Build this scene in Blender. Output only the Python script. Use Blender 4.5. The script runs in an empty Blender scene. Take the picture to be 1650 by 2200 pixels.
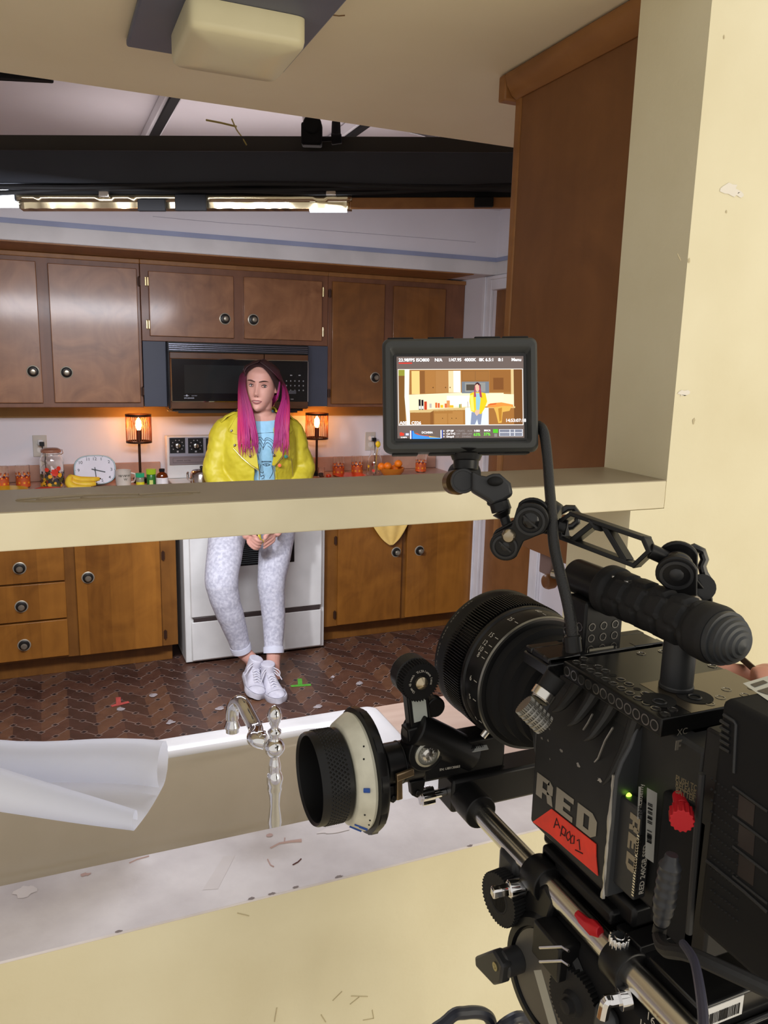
import bpy, bmesh, math, random
from mathutils import Vector, Matrix
random.seed(7)
scene = bpy.context.scene
COL = scene.collection
R = math.radians

# ------------------------------------------------------------------ camera
CAMZ = 1.62
F_PX = 1694.4
yaw, pitch, roll = R(23.254), R(11.119), R(1.418)
_f = Vector((math.sin(yaw)*math.cos(pitch), math.cos(yaw)*math.cos(pitch), -math.sin(pitch)))
_r = Vector((math.cos(yaw), -math.sin(yaw), 0))
_u = _r.cross(_f)
CR = math.cos(roll)*_r + math.sin(roll)*_u
CU = -math.sin(roll)*_r + math.cos(roll)*_u
CF = _f
cam_d = bpy.data.cameras.new('camera'); cam = bpy.data.objects.new('camera', cam_d); COL.objects.link(cam)
cam_d.sensor_fit = 'VERTICAL'; cam_d.sensor_height = 24.0; cam_d.lens = F_PX/2200*24.0
cam_d.clip_start = 0.02
cam.matrix_world = Matrix(((CR.x, CU.x, -CF.x, 0), (CR.y, CU.y, -CF.y, 0), (CR.z, CU.z, -CF.z, CAMZ), (0, 0, 0, 1)))
scene.camera = cam

# ------------------------------------------------------------------ world, lights, exposure
scene.view_settings.view_transform = 'Standard'
scene.view_settings.look = 'None'
scene.view_settings.gamma = 1.0
scene.view_settings.use_curve_mapping = False
scene.view_settings.exposure = 0.0
world = bpy.data.worlds.new('room_beyond'); scene.world = world
world.use_nodes = True
world.node_tree.nodes['Background'].inputs[0].default_value = (1.0, 0.955, 0.885, 1)
world.node_tree.nodes['Background'].inputs[1].default_value = 0.80

def light(name, kind, loc, target, power, color, size=None, sy=None, spread=None, angle=None, blend=.3):
    d = bpy.data.lights.new(name, kind); o = bpy.data.objects.new(name, d); COL.objects.link(o)
    o.location = loc; d.energy = power; d.color = color
    if target is not None:
        o.rotation_euler = (Vector(target)-Vector(loc)).to_track_quat('-Z', 'Y').to_euler()
    if kind == 'AREA':
        d.shape = 'RECTANGLE'; d.size = size; d.size_y = sy or size
        if spread: d.spread = spread
    if kind == 'POINT': d.shadow_soft_size = size or .02
    if kind == 'SPOT': d.spot_size = angle; d.spot_blend = blend; d.shadow_soft_size = size or .05
    return o
# daylight of the room the photographer stands in (window behind, to the right)
light('room_window_light', 'AREA', (1.7, -1.7, 1.55), (0.6, 0.8, 1.3), 28, (1.0, 0.90, 0.70), 1.5, 1.5)
# the film light hung over the sink: a softbox facing down and a little into the kitchen
light('softbox_light', 'AREA', (0.32, 2.02, 1.915), (0.42, 2.47, 0.9), 50, (0.90, 0.92, 1.0), 1.3, 0.30)
# added upward lamp behind the rig beam, put in to brighten the kitchen ceiling
light('ceiling_fill', 'AREA', (0.70, 2.80, 2.08), (0.65, 2.70, 2.42), 2, (1.0, 0.90, 0.90), 1.2, 0.25)
# a harder lamp in the same rig, at its left end
light('key_light', 'SPOT', (-0.30, 2.05, 1.88), (1.35, 4.0, 0.38), 105, (0.93, 0.94, 1.0), .06, None, None, R(46), .6)

# ------------------------------------------------------------------ helpers
def ray(px, py): return CF + CR*((px-825)/F_PX) - CU*((py-1100)/F_PX)
def pt(px, py, X=None, Y=None, Z=None, d=None):
    """a point of the place that the photograph shows at (px, py), on the given plane"""
    v = ray(px, py)
    if X is not None: k = X/v.x
    elif Y is not None: k = Y/v.y
    elif Z is not None: k = (Z-CAMZ)/v.z
    else: k = d
    return Vector((0, 0, CAMZ)) + v*k
def srgb(r, g, b):
    c = lambda v: (v/255/12.92 if v/255 <= .04045 else ((v/255+.055)/1.055)**2.4)
    return (c(r), c(g), c(b))

MATS = {}
def M(name, col, rough=.5, metal=0., col2=None, nscale=6., stretch=(1, 1, 1), detail=4., lo=.35, hi=.65, bump=0., bscale=60.,
      trans=0., ior=1.45, emit=None, es=1., spec=.5, coat=0., sub=0., alpha=1., rvar=0.):
    if name in MATS: return MATS[name]
    m = bpy.data.materials.new(name); m.use_nodes = True
    nt = m.node_tree; N = nt.nodes; L = nt.links
    p = N['Principled BSDF']
    p.inputs['Base Color'].default_value = (*col, 1)
    p.inputs['Roughness'].default_value = rough; p.inputs['Metallic'].default_value = metal
    p.inputs['Specular IOR Level'].default_value = spec
    p.inputs['IOR'].default_value = ior; p.inputs['Transmission Weight'].default_value = trans
    p.inputs['Coat Weight'].default_value = coat; p.inputs['Coat Roughness'].default_value = .12
    p.inputs['Alpha'].default_value = alpha
    if sub: p.inputs['Subsurface Weight'].default_value = sub; p.inputs['Subsurface Radius'].default_value = (.01, .004, .002)
    if emit: p.inputs['Emission Color'].default_value = (*emit, 1); p.inputs['Emission Strength'].default_value = es
    tc = N.new('ShaderNodeTexCoord'); mp = N.new('ShaderNodeMapping'); L.new(tc.outputs['Object'], mp.inputs[0])
    mp.inputs['Scale'].default_value = stretch
    nz = N.new('ShaderNodeTexNoise'); nz.inputs['Scale'].default_value = nscale; nz.inputs['Detail'].default_value = detail
    L.new(mp.outputs[0], nz.inputs[0])
    if col2 is None: col2 = tuple(c*.88 for c in col)
    rp = N.new('ShaderNodeValToRGB'); rp.color_ramp.elements[0].position = lo; rp.color_ramp.elements[1].position = hi
    rp.color_ramp.elements[0].color = (*col2, 1); rp.color_ramp.elements[1].color = (*col, 1)
    L.new(nz.outputs[0], rp.inputs[0]); L.new(rp.outputs[0], p.inputs['Base Color'])
    if rvar:
        mr = N.new('ShaderNodeMapRange'); mr.inputs[3].default_value = rough-rvar; mr.inputs[4].default_value = rough+rvar
        L.new(nz.outputs[0], mr.inputs[0]); L.new(mr.outputs[0], p.inputs['Roughness'])
    if bump:
        n2 = N.new('ShaderNodeTexNoise'); n2.inputs['Scale'].default_value = bscale; L.new(mp.outputs[0], n2.inputs[0])
        b = N.new('ShaderNodeBump'); b.inputs['Strength'].default_value = bump; b.inputs['Distance'].default_value = .002
        L.new(n2.outputs[0], b.inputs['Height']); L.new(b.outputs[0], p.inputs['Normal'])
    MATS[name] = m
    return m
def wood(name, c_dark, c_light, rough=.32, grain=1.0, plank=0., coat=.25, axis='Z', swirl=2.0):
    """stained wood: stretched grain + slow swirl, optionally in vertical boards of different tone"""
    m = M(name, c_light, rough, coat=coat)
    nt = m.node_tree; N = nt.nodes; L = nt.links; p = N['Principled BSDF']
    for n in [n for n in N if n.type in ('VALTORGB',)]: N.remove(n)
    tc = [n for n in N if n.type == 'TEX_COORD'][0]
    st = {'Z': (9, 9, 1.1), 'X': (1.1, 9, 9), 'Y': (9, 1.1, 9)}[axis]
    mp = N.new('ShaderNodeMapping'); mp.inputs['Scale'].default_value = st; L.new(tc.outputs['Object'], mp.inputs[0])
    n1 = N.new('ShaderNodeTexNoise'); n1.inputs['Scale'].default_value = 2.2; n1.inputs['Detail'].default_value = 7; n1.inputs['Distortion'].default_value = 1.2
    L.new(mp.outputs[0], n1.inputs[0])
    n2 = N.new('ShaderNodeTexNoise'); n2.inputs['Scale'].default_value = swirl*2; n2.inputs['Detail'].default_value = 5; n2.inputs['Distortion'].default_value = 2.2
    L.new(tc.outputs['Object'], n2.inputs[0])
    mx = N.new('ShaderNodeMath'); mx.operation = 'MULTIPLY_ADD'; mx.inputs[1].default_value = .55*grain
    L.new(n1.outputs[0], mx.inputs[0])
    m2 = N.new('ShaderNodeMath'); m2.operation = 'MULTIPLY'; m2.inputs[1].default_value = 1-.55*grain; L.new(n2.outputs[0], m2.inputs[0])
    L.new(m2.outputs[0], mx.inputs[2])
    src = mx.outputs[0]
    if plank:
        sx = N.new('ShaderNodeSeparateXYZ'); L.new(tc.outputs['Object'], sx.inputs[0])
        dv = N.new('ShaderNodeMath'); dv.operation = 'DIVIDE'; dv.inputs[1].default_value = plank; L.new(sx.outputs[0], dv.inputs[0])
        fl = N.new('ShaderNodeMath'); fl.operation = 'FLOOR'; L.new(dv.outputs[0], fl.inputs[0])
        wn = N.new('ShaderNodeTexWhiteNoise'); wn.noise_dimensions = '1D'; L.new(fl.outputs[0], wn.inputs['W'])
        a = N.new('ShaderNodeMath'); a.operation = 'MULTIPLY_ADD'; a.inputs[1].default_value = .22; L.new(wn.outputs[0], a.inputs[0])
        L.new(src, a.inputs[2]); s = N.new('ShaderNodeMath'); s.operation = 'SUBTRACT'; s.inputs[1].default_value = .11; L.new(a.outputs[0], s.inputs[0])
        src = s.outputs[0]
    rp = N.new('ShaderNodeValToRGB'); rp.color_ramp.elements[0].position = .28; rp.color_ramp.elements[1].position = .72
    rp.color_ramp.elements[0].color = (*c_dark, 1); rp.color_ramp.elements[1].color = (*c_light, 1)
    L.new(src, rp.inputs[0]); L.new(rp.outputs[0], p.inputs['Base Color'])
    return m
def glass(name, col=(1, 1, 1), rough=.02):
    m = M(name, col, rough, trans=1., ior=1.45, col2=col)
    return m

def frame(n, up=(0, 0, 1)):
    n = Vector(n).normalized(); up = Vector(up)
    if abs(n.dot(up)) > .98: up = Vector((0, 1, 0)) if abs(n.y) < .9 else Vector((1, 0, 0))
    u = up.cross(n).normalized(); v = n.cross(u).normalized()
    return u, v, n

class B:
    """collects shapes for ONE mesh"""
    def __init__(s): s.bm = bmesh.new(); s.mi = 0
    def face(s, vs):
        try:
            f = s.bm.faces.new(vs); f.material_index = s.mi; return f
        except ValueError: return None
    def vs(s, pts): return [s.bm.verts.new(p) for p in pts]
    def quad(s, *pts): s.face(s.vs(pts)); return s
    def box(s, a, b):
        x0, y0, z0 = a; x1, y1, z1 = b
        v = s.vs([(x, y, z) for z in (z0, z1) for y in (y0, y1) for x in (x0, x1)])
        for q in ((0, 2, 3, 1), (4, 5, 7, 6), (0, 1, 5, 4), (2, 6, 7, 3), (0, 4, 6, 2), (1, 3, 7, 5)): s.face([v[i] for i in q])
        return s
    def obox(s, c, dims, u, v, n):
        c = Vector(c); u, v, n = Vector(u)*dims[0]/2, Vector(v)*dims[1]/2, Vector(n)*dims[2]/2
        vv = s.vs([c+a*u+b*v+d*n for d in (-1, 1) for b in (-1, 1) for a in (-1, 1)])
        for q in ((0, 2, 3, 1), (4, 5, 7, 6), (0, 1, 5, 4), (2, 6, 7, 3), (0, 4, 6, 2), (1, 3, 7, 5)): s.face([vv[i] for i in q])
        return s
    def bar(s, p, q, w, t, nrm):
        p, q = Vector(p), Vector(q); d = (q-p); l = d.length; d.normalize()
        n = Vector(nrm); n = (n-d*n.dot(d)).normalized(); v = n.cross(d)
        return s.obox((p+q)/2, (l, w, t), d, v, n)
    def ring(s, c, u, v, ru, rv=None, seg=24, ph=0.):
        rv = ru if rv is None else rv; c = Vector(c)
        return s.vs([c+Vector(u)*ru*math.cos(2*math.pi*i/seg+ph)+Vector(v)*rv*math.sin(2*math.pi*i/seg+ph) for i in range(seg)])
    def skin(s, rings, cap0=True, cap1=True, closed=True):
        for a, b in zip(rings, rings[1:]):
            n = len(a)
            for i in range(n if closed else n-1):
                j = (i+1) % n; s.face([a[i], a[j], b[j], b[i]])
        if cap0: s.face(list(reversed(rings[0])))
        if cap1: s.face(rings[-1])
        return s
    def cyl(s, p, q, r0, r1=None, seg=20, cap0=True, cap1=True):
        p, q = Vector(p), Vector(q); u, v, n = frame(q-p)
        return s.skin([s.ring(p, u, v, r0, seg=seg), s.ring(q, u, v, r0 if r1 is None else r1, seg=seg)], cap0, cap1)
    def tube(s, pts, r, seg=10, cap=True, flat=None, closed=False):
        pts = [Vector(p) for p in pts]; n = len(pts); rs = r if isinstance(r, (list, tuple)) else [r]*n
        rings = []; u = None
        for i, p in enumerate(pts):
            if closed: t = pts[(i+1) % n]-pts[i-1]
            else: t = pts[min(i+1, n-1)]-pts[max(i-1, 0)]
            if t.length < 1e-9: t = Vector((0, 0, 1))
            t.normalize()
            if u is None: u = frame(t)[0]
            u = (u-t*u.dot(t)); u = u.normalized() if u.length > 1e-6 else frame(t)[0]
            v = t.cross(u)
            rings.append(s.ring(p, u, v, rs[i], rs[i]*(flat or 1), seg))
        if closed:
            rings.append(rings[0]); return s.skin(rings, False, False)
        return s.skin(rings, cap, cap)
    def lathe(s, prof, o=(0, 0, 0), axis=(0, 0, 1), seg=32, up=(0, 0, 1), caps=True):
        u, v, n = frame(axis, up); o = Vector(o); rings = []
        for r, z in prof: rings.append(s.ring(o+n*z, u, v, max(r, 1e-5), seg=seg))
        return s.skin(rings, caps, caps)
    def gear(s, o, axis, r0, r1, z0, z1, teeth, seg_per=4, duty=.5):
        u, v, n = frame(axis); o = Vector(o); rr = []
        for z in (z0, z1):
            ring = []
            for t in range(teeth):
                for k, r in ((0, r0), (.25, r1), (.5, r1), (.75, r0)):
                    a = 2*math.pi*(t+k)/teeth; ring.append(o+n*z+u*r*math.cos(a)+v*r*math.sin(a))
            rr.append(s.vs(ring))
        return s.skin(rr)
    def prism(s, poly, o, u, v, n, h0, h1):
        o, u, v, n = Vector(o), Vector(u), Vector(v), Vector(n)
        a = s.vs([o+u*x+v*y+n*h0 for x, y in poly]); b = s.vs([o+u*x+v*y+n*h1 for x, y in poly])
        return s.skin([a, b])
    def sph(s, c, r, seg=20, rings=12, rot=None):
        c = Vector(c); r = r if isinstance(r, (tuple, list)) else (r, r, r); rr = []
        for j in range(1, rings):
            th = math.pi*j/rings; row = []
            for i in range(seg):
                ph = 2*math.pi*i/seg
                p = Vector((r[0]*math.sin(th)*math.cos(ph), r[1]*math.sin(th)*math.sin(ph), -r[2]*math.cos(th)))
                row.append(c+(rot @ p if rot else p))
            rr.append(s.vs(row))
        lo, hi = Vector((0, 0, -r[2])), Vector((0, 0, r[2]))
        a = s.bm.verts.new(c+(rot @ lo if rot else lo)); b = s.bm.verts.new(c+(rot @ hi if rot else hi))
        s.skin(rr, False, False)
        for i in range(seg):
            s.face([a, rr[0][(i+1) % seg], rr[0][i]]); s.face([b, rr[-1][i], rr[-1][(i+1) % seg]])
        return s
    def loft(s, secs, seg=24, cap=True, pw=2.0):
        """secs: (centre, u, v, ru, rv) superellipse rings"""
        rings = []
        for c, u, v, ru, rv in secs:
            c, u, v = Vector(c), Vector(u), Vector(v); row = []
            for i in range(seg):
                a = 2*math.pi*i/seg; ca, sa = math.cos(a), math.sin(a)
                row.append(c+u*ru*math.copysign(abs(ca)**(2/pw), ca)+v*rv*math.copysign(abs(sa)**(2/pw), sa))
            rings.append(s.vs(row))
        return s.skin(rings, cap, cap)

def smooth_path(pts, n=6):
    pts = [Vector(p) for p in pts]; out = []
    for i in range(len(pts)-1):
        a, b_, c, d_ = pts[max(i-1, 0)], pts[i], pts[i+1], pts[min(i+2, len(pts)-1)]
        for k in range(n):
            s = k/n; out.append(.5*((2*b_)+(c-a)*s+(2*a-5*b_+4*c-d_)*s*s+(-a+3*b_-3*c+d_)*s**3))
    return out+[pts[-1]]
def origin_of(o):
    v = Vector((0, 0, 0))
    while o is not None: v += o.location; o = o.parent
    return v
def obj(name, b, mats, parent=None, bevel=0., smooth=35, bseg=2, solid=0., sub=0, remesh=0., smooth_it=0, label=None):
    me = bpy.data.meshes.new(name)
    bmesh.ops.recalc_face_normals(b.bm, faces=b.bm.faces[:])
    if parent is not None:
        w = origin_of(parent); bmesh.ops.translate(b.bm, verts=b.bm.verts[:], vec=-w)
    b.bm.to_mesh(me); b.bm.free()
    for m in (mats if isinstance(mats, (list, tuple)) else [mats]): me.materials.append(m)
    o = bpy.data.objects.new(name, me); COL.objects.link(o)
    if parent is not None: o.parent = parent
    if solid:
        s = o.modifiers.new('s', 'SOLIDIFY'); s.thickness = solid; s.offset = 0
    if remesh:
        r = o.modifiers.new('r', 'REMESH'); r.mode = 'VOXEL'; r.voxel_size = remesh; r.use_smooth_shade = True
        if smooth_it:
            sm = o.modifiers.new('sm', 'SMOOTH'); sm.iterations = smooth_it; sm.factor = .5
        me = bake(o)
        me.polygons.foreach_set('use_smooth', [True]*len(me.polygons))
    else:
        me.polygons.foreach_set('use_smooth', [smooth > 0]*len(me.polygons))
        if smooth and smooth < 180: me.set_sharp_from_angle(angle=R(smooth))
    if bevel:
        bv = o.modifiers.new('bv', 'BEVEL'); bv.width = bevel; bv.segments = bseg; bv.limit_method = 'ANGLE'; bv.angle_limit = R(40)
        bv.harden_normals = False
    if sub:
        sd = o.modifiers.new('sd', 'SUBSURF'); sd.levels = sub; sd.render_levels = sub
    if label: o['label'] = label
    return o
def bake(o):
    dg = bpy.context.evaluated_depsgraph_get(); dg.update()
    me = bpy.data.meshes.new_from_object(o.evaluated_get(dg))
    old = o.data; o.modifiers.clear(); o.data = me
    nm = old.name; bpy.data.meshes.remove(old); me.name = nm
    return me
def tag(o, label, cat, group=None):
    o['label'] = label; o['category'] = cat
    if group: o['group'] = group
    return o
def thing(name, label, cat, loc=(0, 0, 0), group=None):
    o = bpy.data.objects.new(name, None); COL.objects.link(o); o.location = loc; o.empty_display_size = .02
    return tag(o, label, cat, group)
def struct(name, b, m, parent=None, **k):
    o = obj(name, b, m, parent, **k)
    if parent is None: o['kind'] = 'structure'
    return o
def dup(root, loc, rotz, label, group=None):
    r = root.copy(); COL.objects.link(r); r.location = loc; r.rotation_euler = (0, 0, rotz); r['label'] = label
    if group: r['group'] = group
    for ch in list(root.children):
        c = ch.copy(); COL.objects.link(c); c.parent = r
        for g in list(ch.children):
            d = g.copy(); COL.objects.link(d); d.parent = c
    return r
def text_into(b, s, o, u, v, h, bold=0., ext=.0003, align='LEFT', sx=1.):
    """adds lettering to a mesh: baseline start o, direction u, up v, cap height h"""
    cu = bpy.data.curves.new('t', 'FONT'); cu.body = s; cu.size = 1.0; cu.extrude = 0; cu.offset = bold; cu.align_x = align; cu.resolution_u = 3
    t = bpy.data.objects.new('t', cu); COL.objects.link(t)
    dg = bpy.context.evaluated_depsgraph_get(); dg.update()
    me = bpy.data.meshes.new_from_object(t.evaluated_get(dg))
    bpy.data.objects.remove(t); bpy.data.curves.remove(cu)
    u, v = Vector(u).normalized(), Vector(v).normalized(); n = u.cross(v); k = h/.70
    o = Vector(o)+n*ext
    vs = [b.bm.verts.new(o+u*(q.co.x*k*sx)+v*(q.co.y*k)) for q in me.vertices]
    for f in me.polygons: b.face([vs[i] for i in f.vertices])
    bpy.data.meshes.remove(me)
    return b
def glyphs(b, s, o, u, v, n, h, w, gap, depth):
    """blocky capitals R E D drawn as prisms"""
    G = {'R': [[(0, 0), (.30, 0), (.30, .28), (.42, .28), (.62, 0), (1, 0), (.80, .36), (.98, .50), (.98, .80), (.75, 1), (0, 1)]],
         'E': [[(0, 0), (.95, 0), (.95, .22), (.42, .22), (.42, .40), (.80, .40), (.80, .60), (.42, .60), (.42, .78), (.95, .78), (.95, 1), (0, 1)]],
         'D': [[(0, 0), (.72, 0), (1, .25), (1, .75), (.72, 1), (.30, 1), (.30, .76), (.62, .76), (.62, .24), (.30, .24), (.30, .76), (0, .76)], [(0, .76), (.30, .76), (.30, 1), (0, 1)]]}
    x = 0
    for ch in s:
        if ch == 'D':
            for poly in ([(0, 0), (.34, 0), (.34, 1), (0, 1)], [(.34, 0), (.75, 0), (.62, .22), (.34, .22)], [(.34, .78), (.62, .78), (.75, 1), (.34, 1)], [(.75, 0), (1, .22), (1, .78), (.75, 1), (.62, .78), (.62, .22)]):
                b.prism([((x+px*w), py*h) for px, py in poly], o, u, v, n, 0, depth)
        elif ch == 'R':
            for poly in ([(0, 0), (.36, 0), (.36, 1), (0, 1)], [(.36, .80), (.75, .80), (.75, 1), (.36, 1)], [(.64, .36), (.96, .46), (.96, .84), (.75, 1), (.64, .8)], [(.36, .30), (.62, .30), (.80, .42), (.64, .50), (.36, .50)], [(.62, .30), (.70, 0), (1, 0), (.90, .40), (.80, .42)]):
                b.prism([((x+px*w), py*h) for px, py in poly], o, u, v, n, 0, depth)
        else:
            for poly in G[ch]: b.prism([((x+px*w), py*h) for px, py in poly], o, u, v, n, 0, depth)
        x += w+gap
    return b
X3, Y3, Z3 = Vector((1, 0, 0)), Vector((0, 1, 0)), Vector((0, 0, 1))

# ------------------------------------------------------------------ shared materials
m_beige = M('beige_paint', srgb(231, 223, 192), .55, col2=srgb(220, 210, 176), nscale=4, detail=7, bump=.15, bscale=140)
m_beige_dull = M('beige_gloss_paint', srgb(230, 221, 192), .4, col2=srgb(217, 207, 176), nscale=7, bump=.12, bscale=90)
m_sill = M('worn_white_paint', srgb(234, 228, 230), .5, col2=srgb(204, 196, 198), nscale=9, detail=8, bump=.2, bscale=120)
m_white_wall = M('white_wall_paint', srgb(226, 222, 226), .6, col2=srgb(218, 213, 217), nscale=2)
m_ceiling = M('cream_ceiling_paint', srgb(238, 227, 194), .6, col2=srgb(232, 220, 185), nscale=3)
m_white_trim = M('white_trim_paint', srgb(228, 226, 230), .4)
m_wood_up = wood('stained_birch_upper', srgb(120, 78, 50), srgb(166, 116, 78), .36, .35, swirl=2.4, coat=.3)
m_wood_frame = wood('stained_birch_frame', srgb(104, 66, 46), srgb(134, 88, 60), .42, .8, coat=.1)
m_wood_low = wood('stained_birch_lower', srgb(118, 72, 22), srgb(160, 104, 38), .42, .7, plank=.11, coat=.1)
m_wood_lowframe = wood('stained_birch_lower_frame', srgb(104, 64, 22), srgb(138, 90, 36), .45, .8, coat=.1)
m_wood_dark = wood('dark_stained_plywood', srgb(112, 72, 38), srgb(136, 90, 50), .5, .5, coat=0.)
m_wood_trim = wood('stained_moulding', srgb(128, 84, 42), srgb(160, 110, 60), .45, .8, axis='Y', coat=0.)
m_black = M('black_paint', (.008, .008, .009), .42, spec=.35)
m_blackmat = M('black_matte', (.008, .008, .009), .7, spec=.25)
m_blackgloss = M('black_gloss', (.01, .01, .011), .16)
m_rubber = M('black_rubber', (.011, .011, .012), .62, spec=.35, bump=.1, bscale=300)
m_anod = M('black_anodised_metal', (.009, .009, .010), .36, .2, spec=.4, rvar=.06)
m_anod2 = M('dark_grey_anodised_metal', (.030, .031, .034), .42, .3)
m_chrome = M('chrome', (.82, .82, .84), .06, 1.)
m_steel = M('brushed_steel', (.72, .70, .67), .22, 1.)
m_brass = M('aged_brass', (.55, .42, .22), .3, 1.)
m_white = M('white_enamel', srgb(226, 225, 222), .22)
m_whitepl = M('white_plastic', srgb(224, 224, 224), .4)
m_red = M('red_anodised_metal', (.55, .01, .02), .35, .2)
# ================================================================== THE SETTING
YN, YNB = 0.76, 0.882            # front and back of the wall with the pass-through
ZB0, ZB1 = 1.4415, 1.4772        # shelf rail across the opening
ZS = 1.0305                      # ledge
YB, YU, YW, XR = 4.05, 4.30, 4.62, 2.34
XL = -2.2

# floor: vinyl in a herringbone of bricks with little squares at the joints
b = B()
b.mi = 0; b.quad((XL, .8, -.002), (XR+.3, .8, -.002), (XR+.3, YW+.1, -.002), (XL, YW+.1, -.002))
W = .0797; ux, uy = math.cos(R(45)), math.sin(R(45)); ox, oy = -.093, 3.68
def P2(i, j): return (ox+W*(i*ux-j*ux), oy+W*(i*uy+j*uy))
def inr(x, y): return -1.3 < x < XR and .9 < y < 4.2
rf = random.Random(3)
def rect(i0, j0, i1, j1, z): b.quad(*[(*P2(i, j), z) for i, j in ((i0, j0), (i1, j0), (i1, j1), (i0, j1))])
def para(pts, z): b.quad(*[(*P2(i, j), z) for i, j in pts])
for m_ in range(-30, 30):          # zigzag bands: arms of two units, each row shifted by (1, 1)
    for r_ in range(-34, 34):
        i, j = 2*m_+r_, -2*m_+r_
        x, y = P2(i+1.5, j+.5)
        if not inr(x, y): continue
        b.mi = rf.choice((1, 1, 3)); para(((i, j), (i+2, j), (i+3, j+1), (i+1, j+1)), 0)
        b.mi = rf.choice((2, 2, 3)); para(((i+2, j-2), (i+3, j-1), (i+3, j+1), (i+2, j)), 0)
        b.mi = 4; rect(i, j-.024, i+2, j+.024, .0003); rect(i+2-.024, j-2, i+2.024, j, .0003)
for i in range(-60, 60):
    for j in range(-60, 60):
        x, y = P2(i, j)
        if not inr(x, y): continue
        q = .155
        b.mi = 4; rect(i-q, j-q, i+q, j+q, .0006)
        b.mi = 5; rect(i-q+.042, j-q+.042, i+q-.042, j+q-.042, .0009)
fm = [M('floor_grout', srgb(60, 42, 36), .5)]
for n, c, c2 in (('vinyl_brick_brown', (112, 78, 58), (96, 66, 50)), ('vinyl_brick_dark', (80, 54, 45), (68, 46, 38)), ('vinyl_brick_red', (98, 67, 53), (84, 56, 46))):
    fm.append(M(n, srgb(*c), .38, col2=srgb(*c2), nscale=14, rvar=.08))
fm.append(M('vinyl_light_joint', srgb(150, 128, 116), .45, col2=srgb(118, 96, 86), nscale=9, detail=6))
fm.append(M('vinyl_dark_square', srgb(48, 36, 36), .4))
struct('floor', b, fm, smooth=0)

b = B(); b.quad((XL-1, -3.5, -.002), (XR+1, -3.5, -.002), (XR+1, .8, -.002), (XL-1, .8, -.002)); struct('floor_2', b, M('bounce_floor', srgb(232, 222, 204), .6), smooth=0)  # unseen near-room floor, made pale to bounce light up to the ceiling
# wall with the pass-through (plain, seen from the front), cut at the ledge and at the right post
b = B()
b.box((XL, YN, 0), (3.2, YNB, ZS-.003))
b.box((.658, YN, ZS-.003), (3.2, YNB, ZB0-.0005)); b.box((.711, YN, ZB0-.0005), (3.2, YNB, 2.09))
b.box((XL, YN, 2.09), (3.2, YNB, 2.75))
w = struct('wall_front', b, m_beige, smooth=0)
# flaked paint, knocks and pencil marks belong to the wall
def blob(b, c, u, v, ru, rv, n=14, jag=.35, seed=0, off=.0006):
    rr = random.Random(seed); nn = Vector(u).cross(Vector(v))
    b.face(b.vs([Vector(c)+nn*off+Vector(u)*ru*(1+rr.uniform(-jag, jag))*math.cos(2*math.pi*i/n)+Vector(v)*rv*(1+rr.uniform(-jag, jag))*math.sin(2*math.pi*i/n) for i in range(n)]))
b = B()
blob(b, pt(1568, 408, Y=YN), X3, Z3, .0135, .0075, seed=2); blob(b, pt(1590, 418, Y=YN), X3, Z3, .006, .003, seed=4)
blob(b, pt(1467, 846, Y=YN), X3, Z3, .009, .004, seed=5, jag=.6)
obj('paint_flake', b, M('bare_plaster', srgb(238, 232, 220), .7), w, smooth=0)
b = B()
for x, y, r_, s in ((1490, 905, .004, 1), (1560, 455, .002, 2), (1480, 560, .003, 3), (1555, 80, .002, 6), (1510, 1200, .002, 8)):
    blob(b, pt(x, y, Y=YN), X3, Z3, r_*.5, r_, seed=s)
for pts in ([(1455, 545), (1462, 560)], [(1130, 2000), (1085, 2060)], [(755, 2140), (790, 2141)], [(772, 2142), (752, 2158)], [(800, 2170), (803, 2188), (780, 2192)], [(595, 2165), (590, 2195)], [(690, 2180), (700, 2196)], [(510, 1962), (535, 1968)], [(735, 2130), (715, 2150)]):
    b.tube([pt(x, y, Y=YN-.0004) for x, y in pts], .0006, 5)
obj('scuff_mark', b, M('pencil_grey', srgb(200, 187, 152), .7), w, smooth=0)

b = B(); b.box((XL, YN-.0003, ZS-.003), (.6575, YNB+.0005, ZS))
sill = struct('trim_1', b, [m_sill], bevel=.0006)
b = B(); b.box((XL, YN-.0005, ZB0), (.7105, YNB, ZB1-.001))
rail = struct('trim_2', b, m_beige_dull, bevel=.0012)
b = B(); b.box((XL, YN+.0002, ZB1-.001), (.7105, YNB, ZB1))
obj('painted_top', b, M('greyish_shelf_paint', srgb(168, 155, 130), .42, col2=srgb(146, 133, 110), nscale=5, detail=7, rvar=.08), rail, smooth=0)  # rail top in a greyer, darker tone than its front
# paint chips, tape remnants and red ink on the ledge; coffee rings on the rail
b = B()
for x, y, r_, s in ((1010, 1822, .003, 1), (728, 1888, .003, 2), (585, 1925, .003, 3), (540, 1935, .003, 4), (635, 1911, .0025, 5), (255, 2006, .0025, 6)):
    blob(b, pt(x, y-4, Z=ZS), X3, Y3, r_*1.4, r_*.7, seed=s)
obj('paint_chip', b, M('dark_chip', srgb(140, 128, 126), .7), sill, smooth=0)
b = B()
q = [pt(x, y, Z=ZS+.0002) for x, y in ((480, 1840), (505, 1838), (468, 1910), (435, 1912))]; b.quad(*q)
blob(b, pt(55, 1915, Z=ZS), X3, Y3, .012, .01, seed=9); blob(b, pt(720, 1783, Z=ZS), X3, Y3, .018, .006, seed=10, jag=.5)
obj('tape_remnant', b, M('old_white_tape', srgb(228, 220, 220), .5), sill, smooth=0)
b = B()
b.tube([pt(x, y, Z=ZS+.0003) for x, y in ((581, 1822), (600, 1812), (625, 1808), (648, 1806))], [.001, .0012, .0016, .0022], 6)
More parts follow.
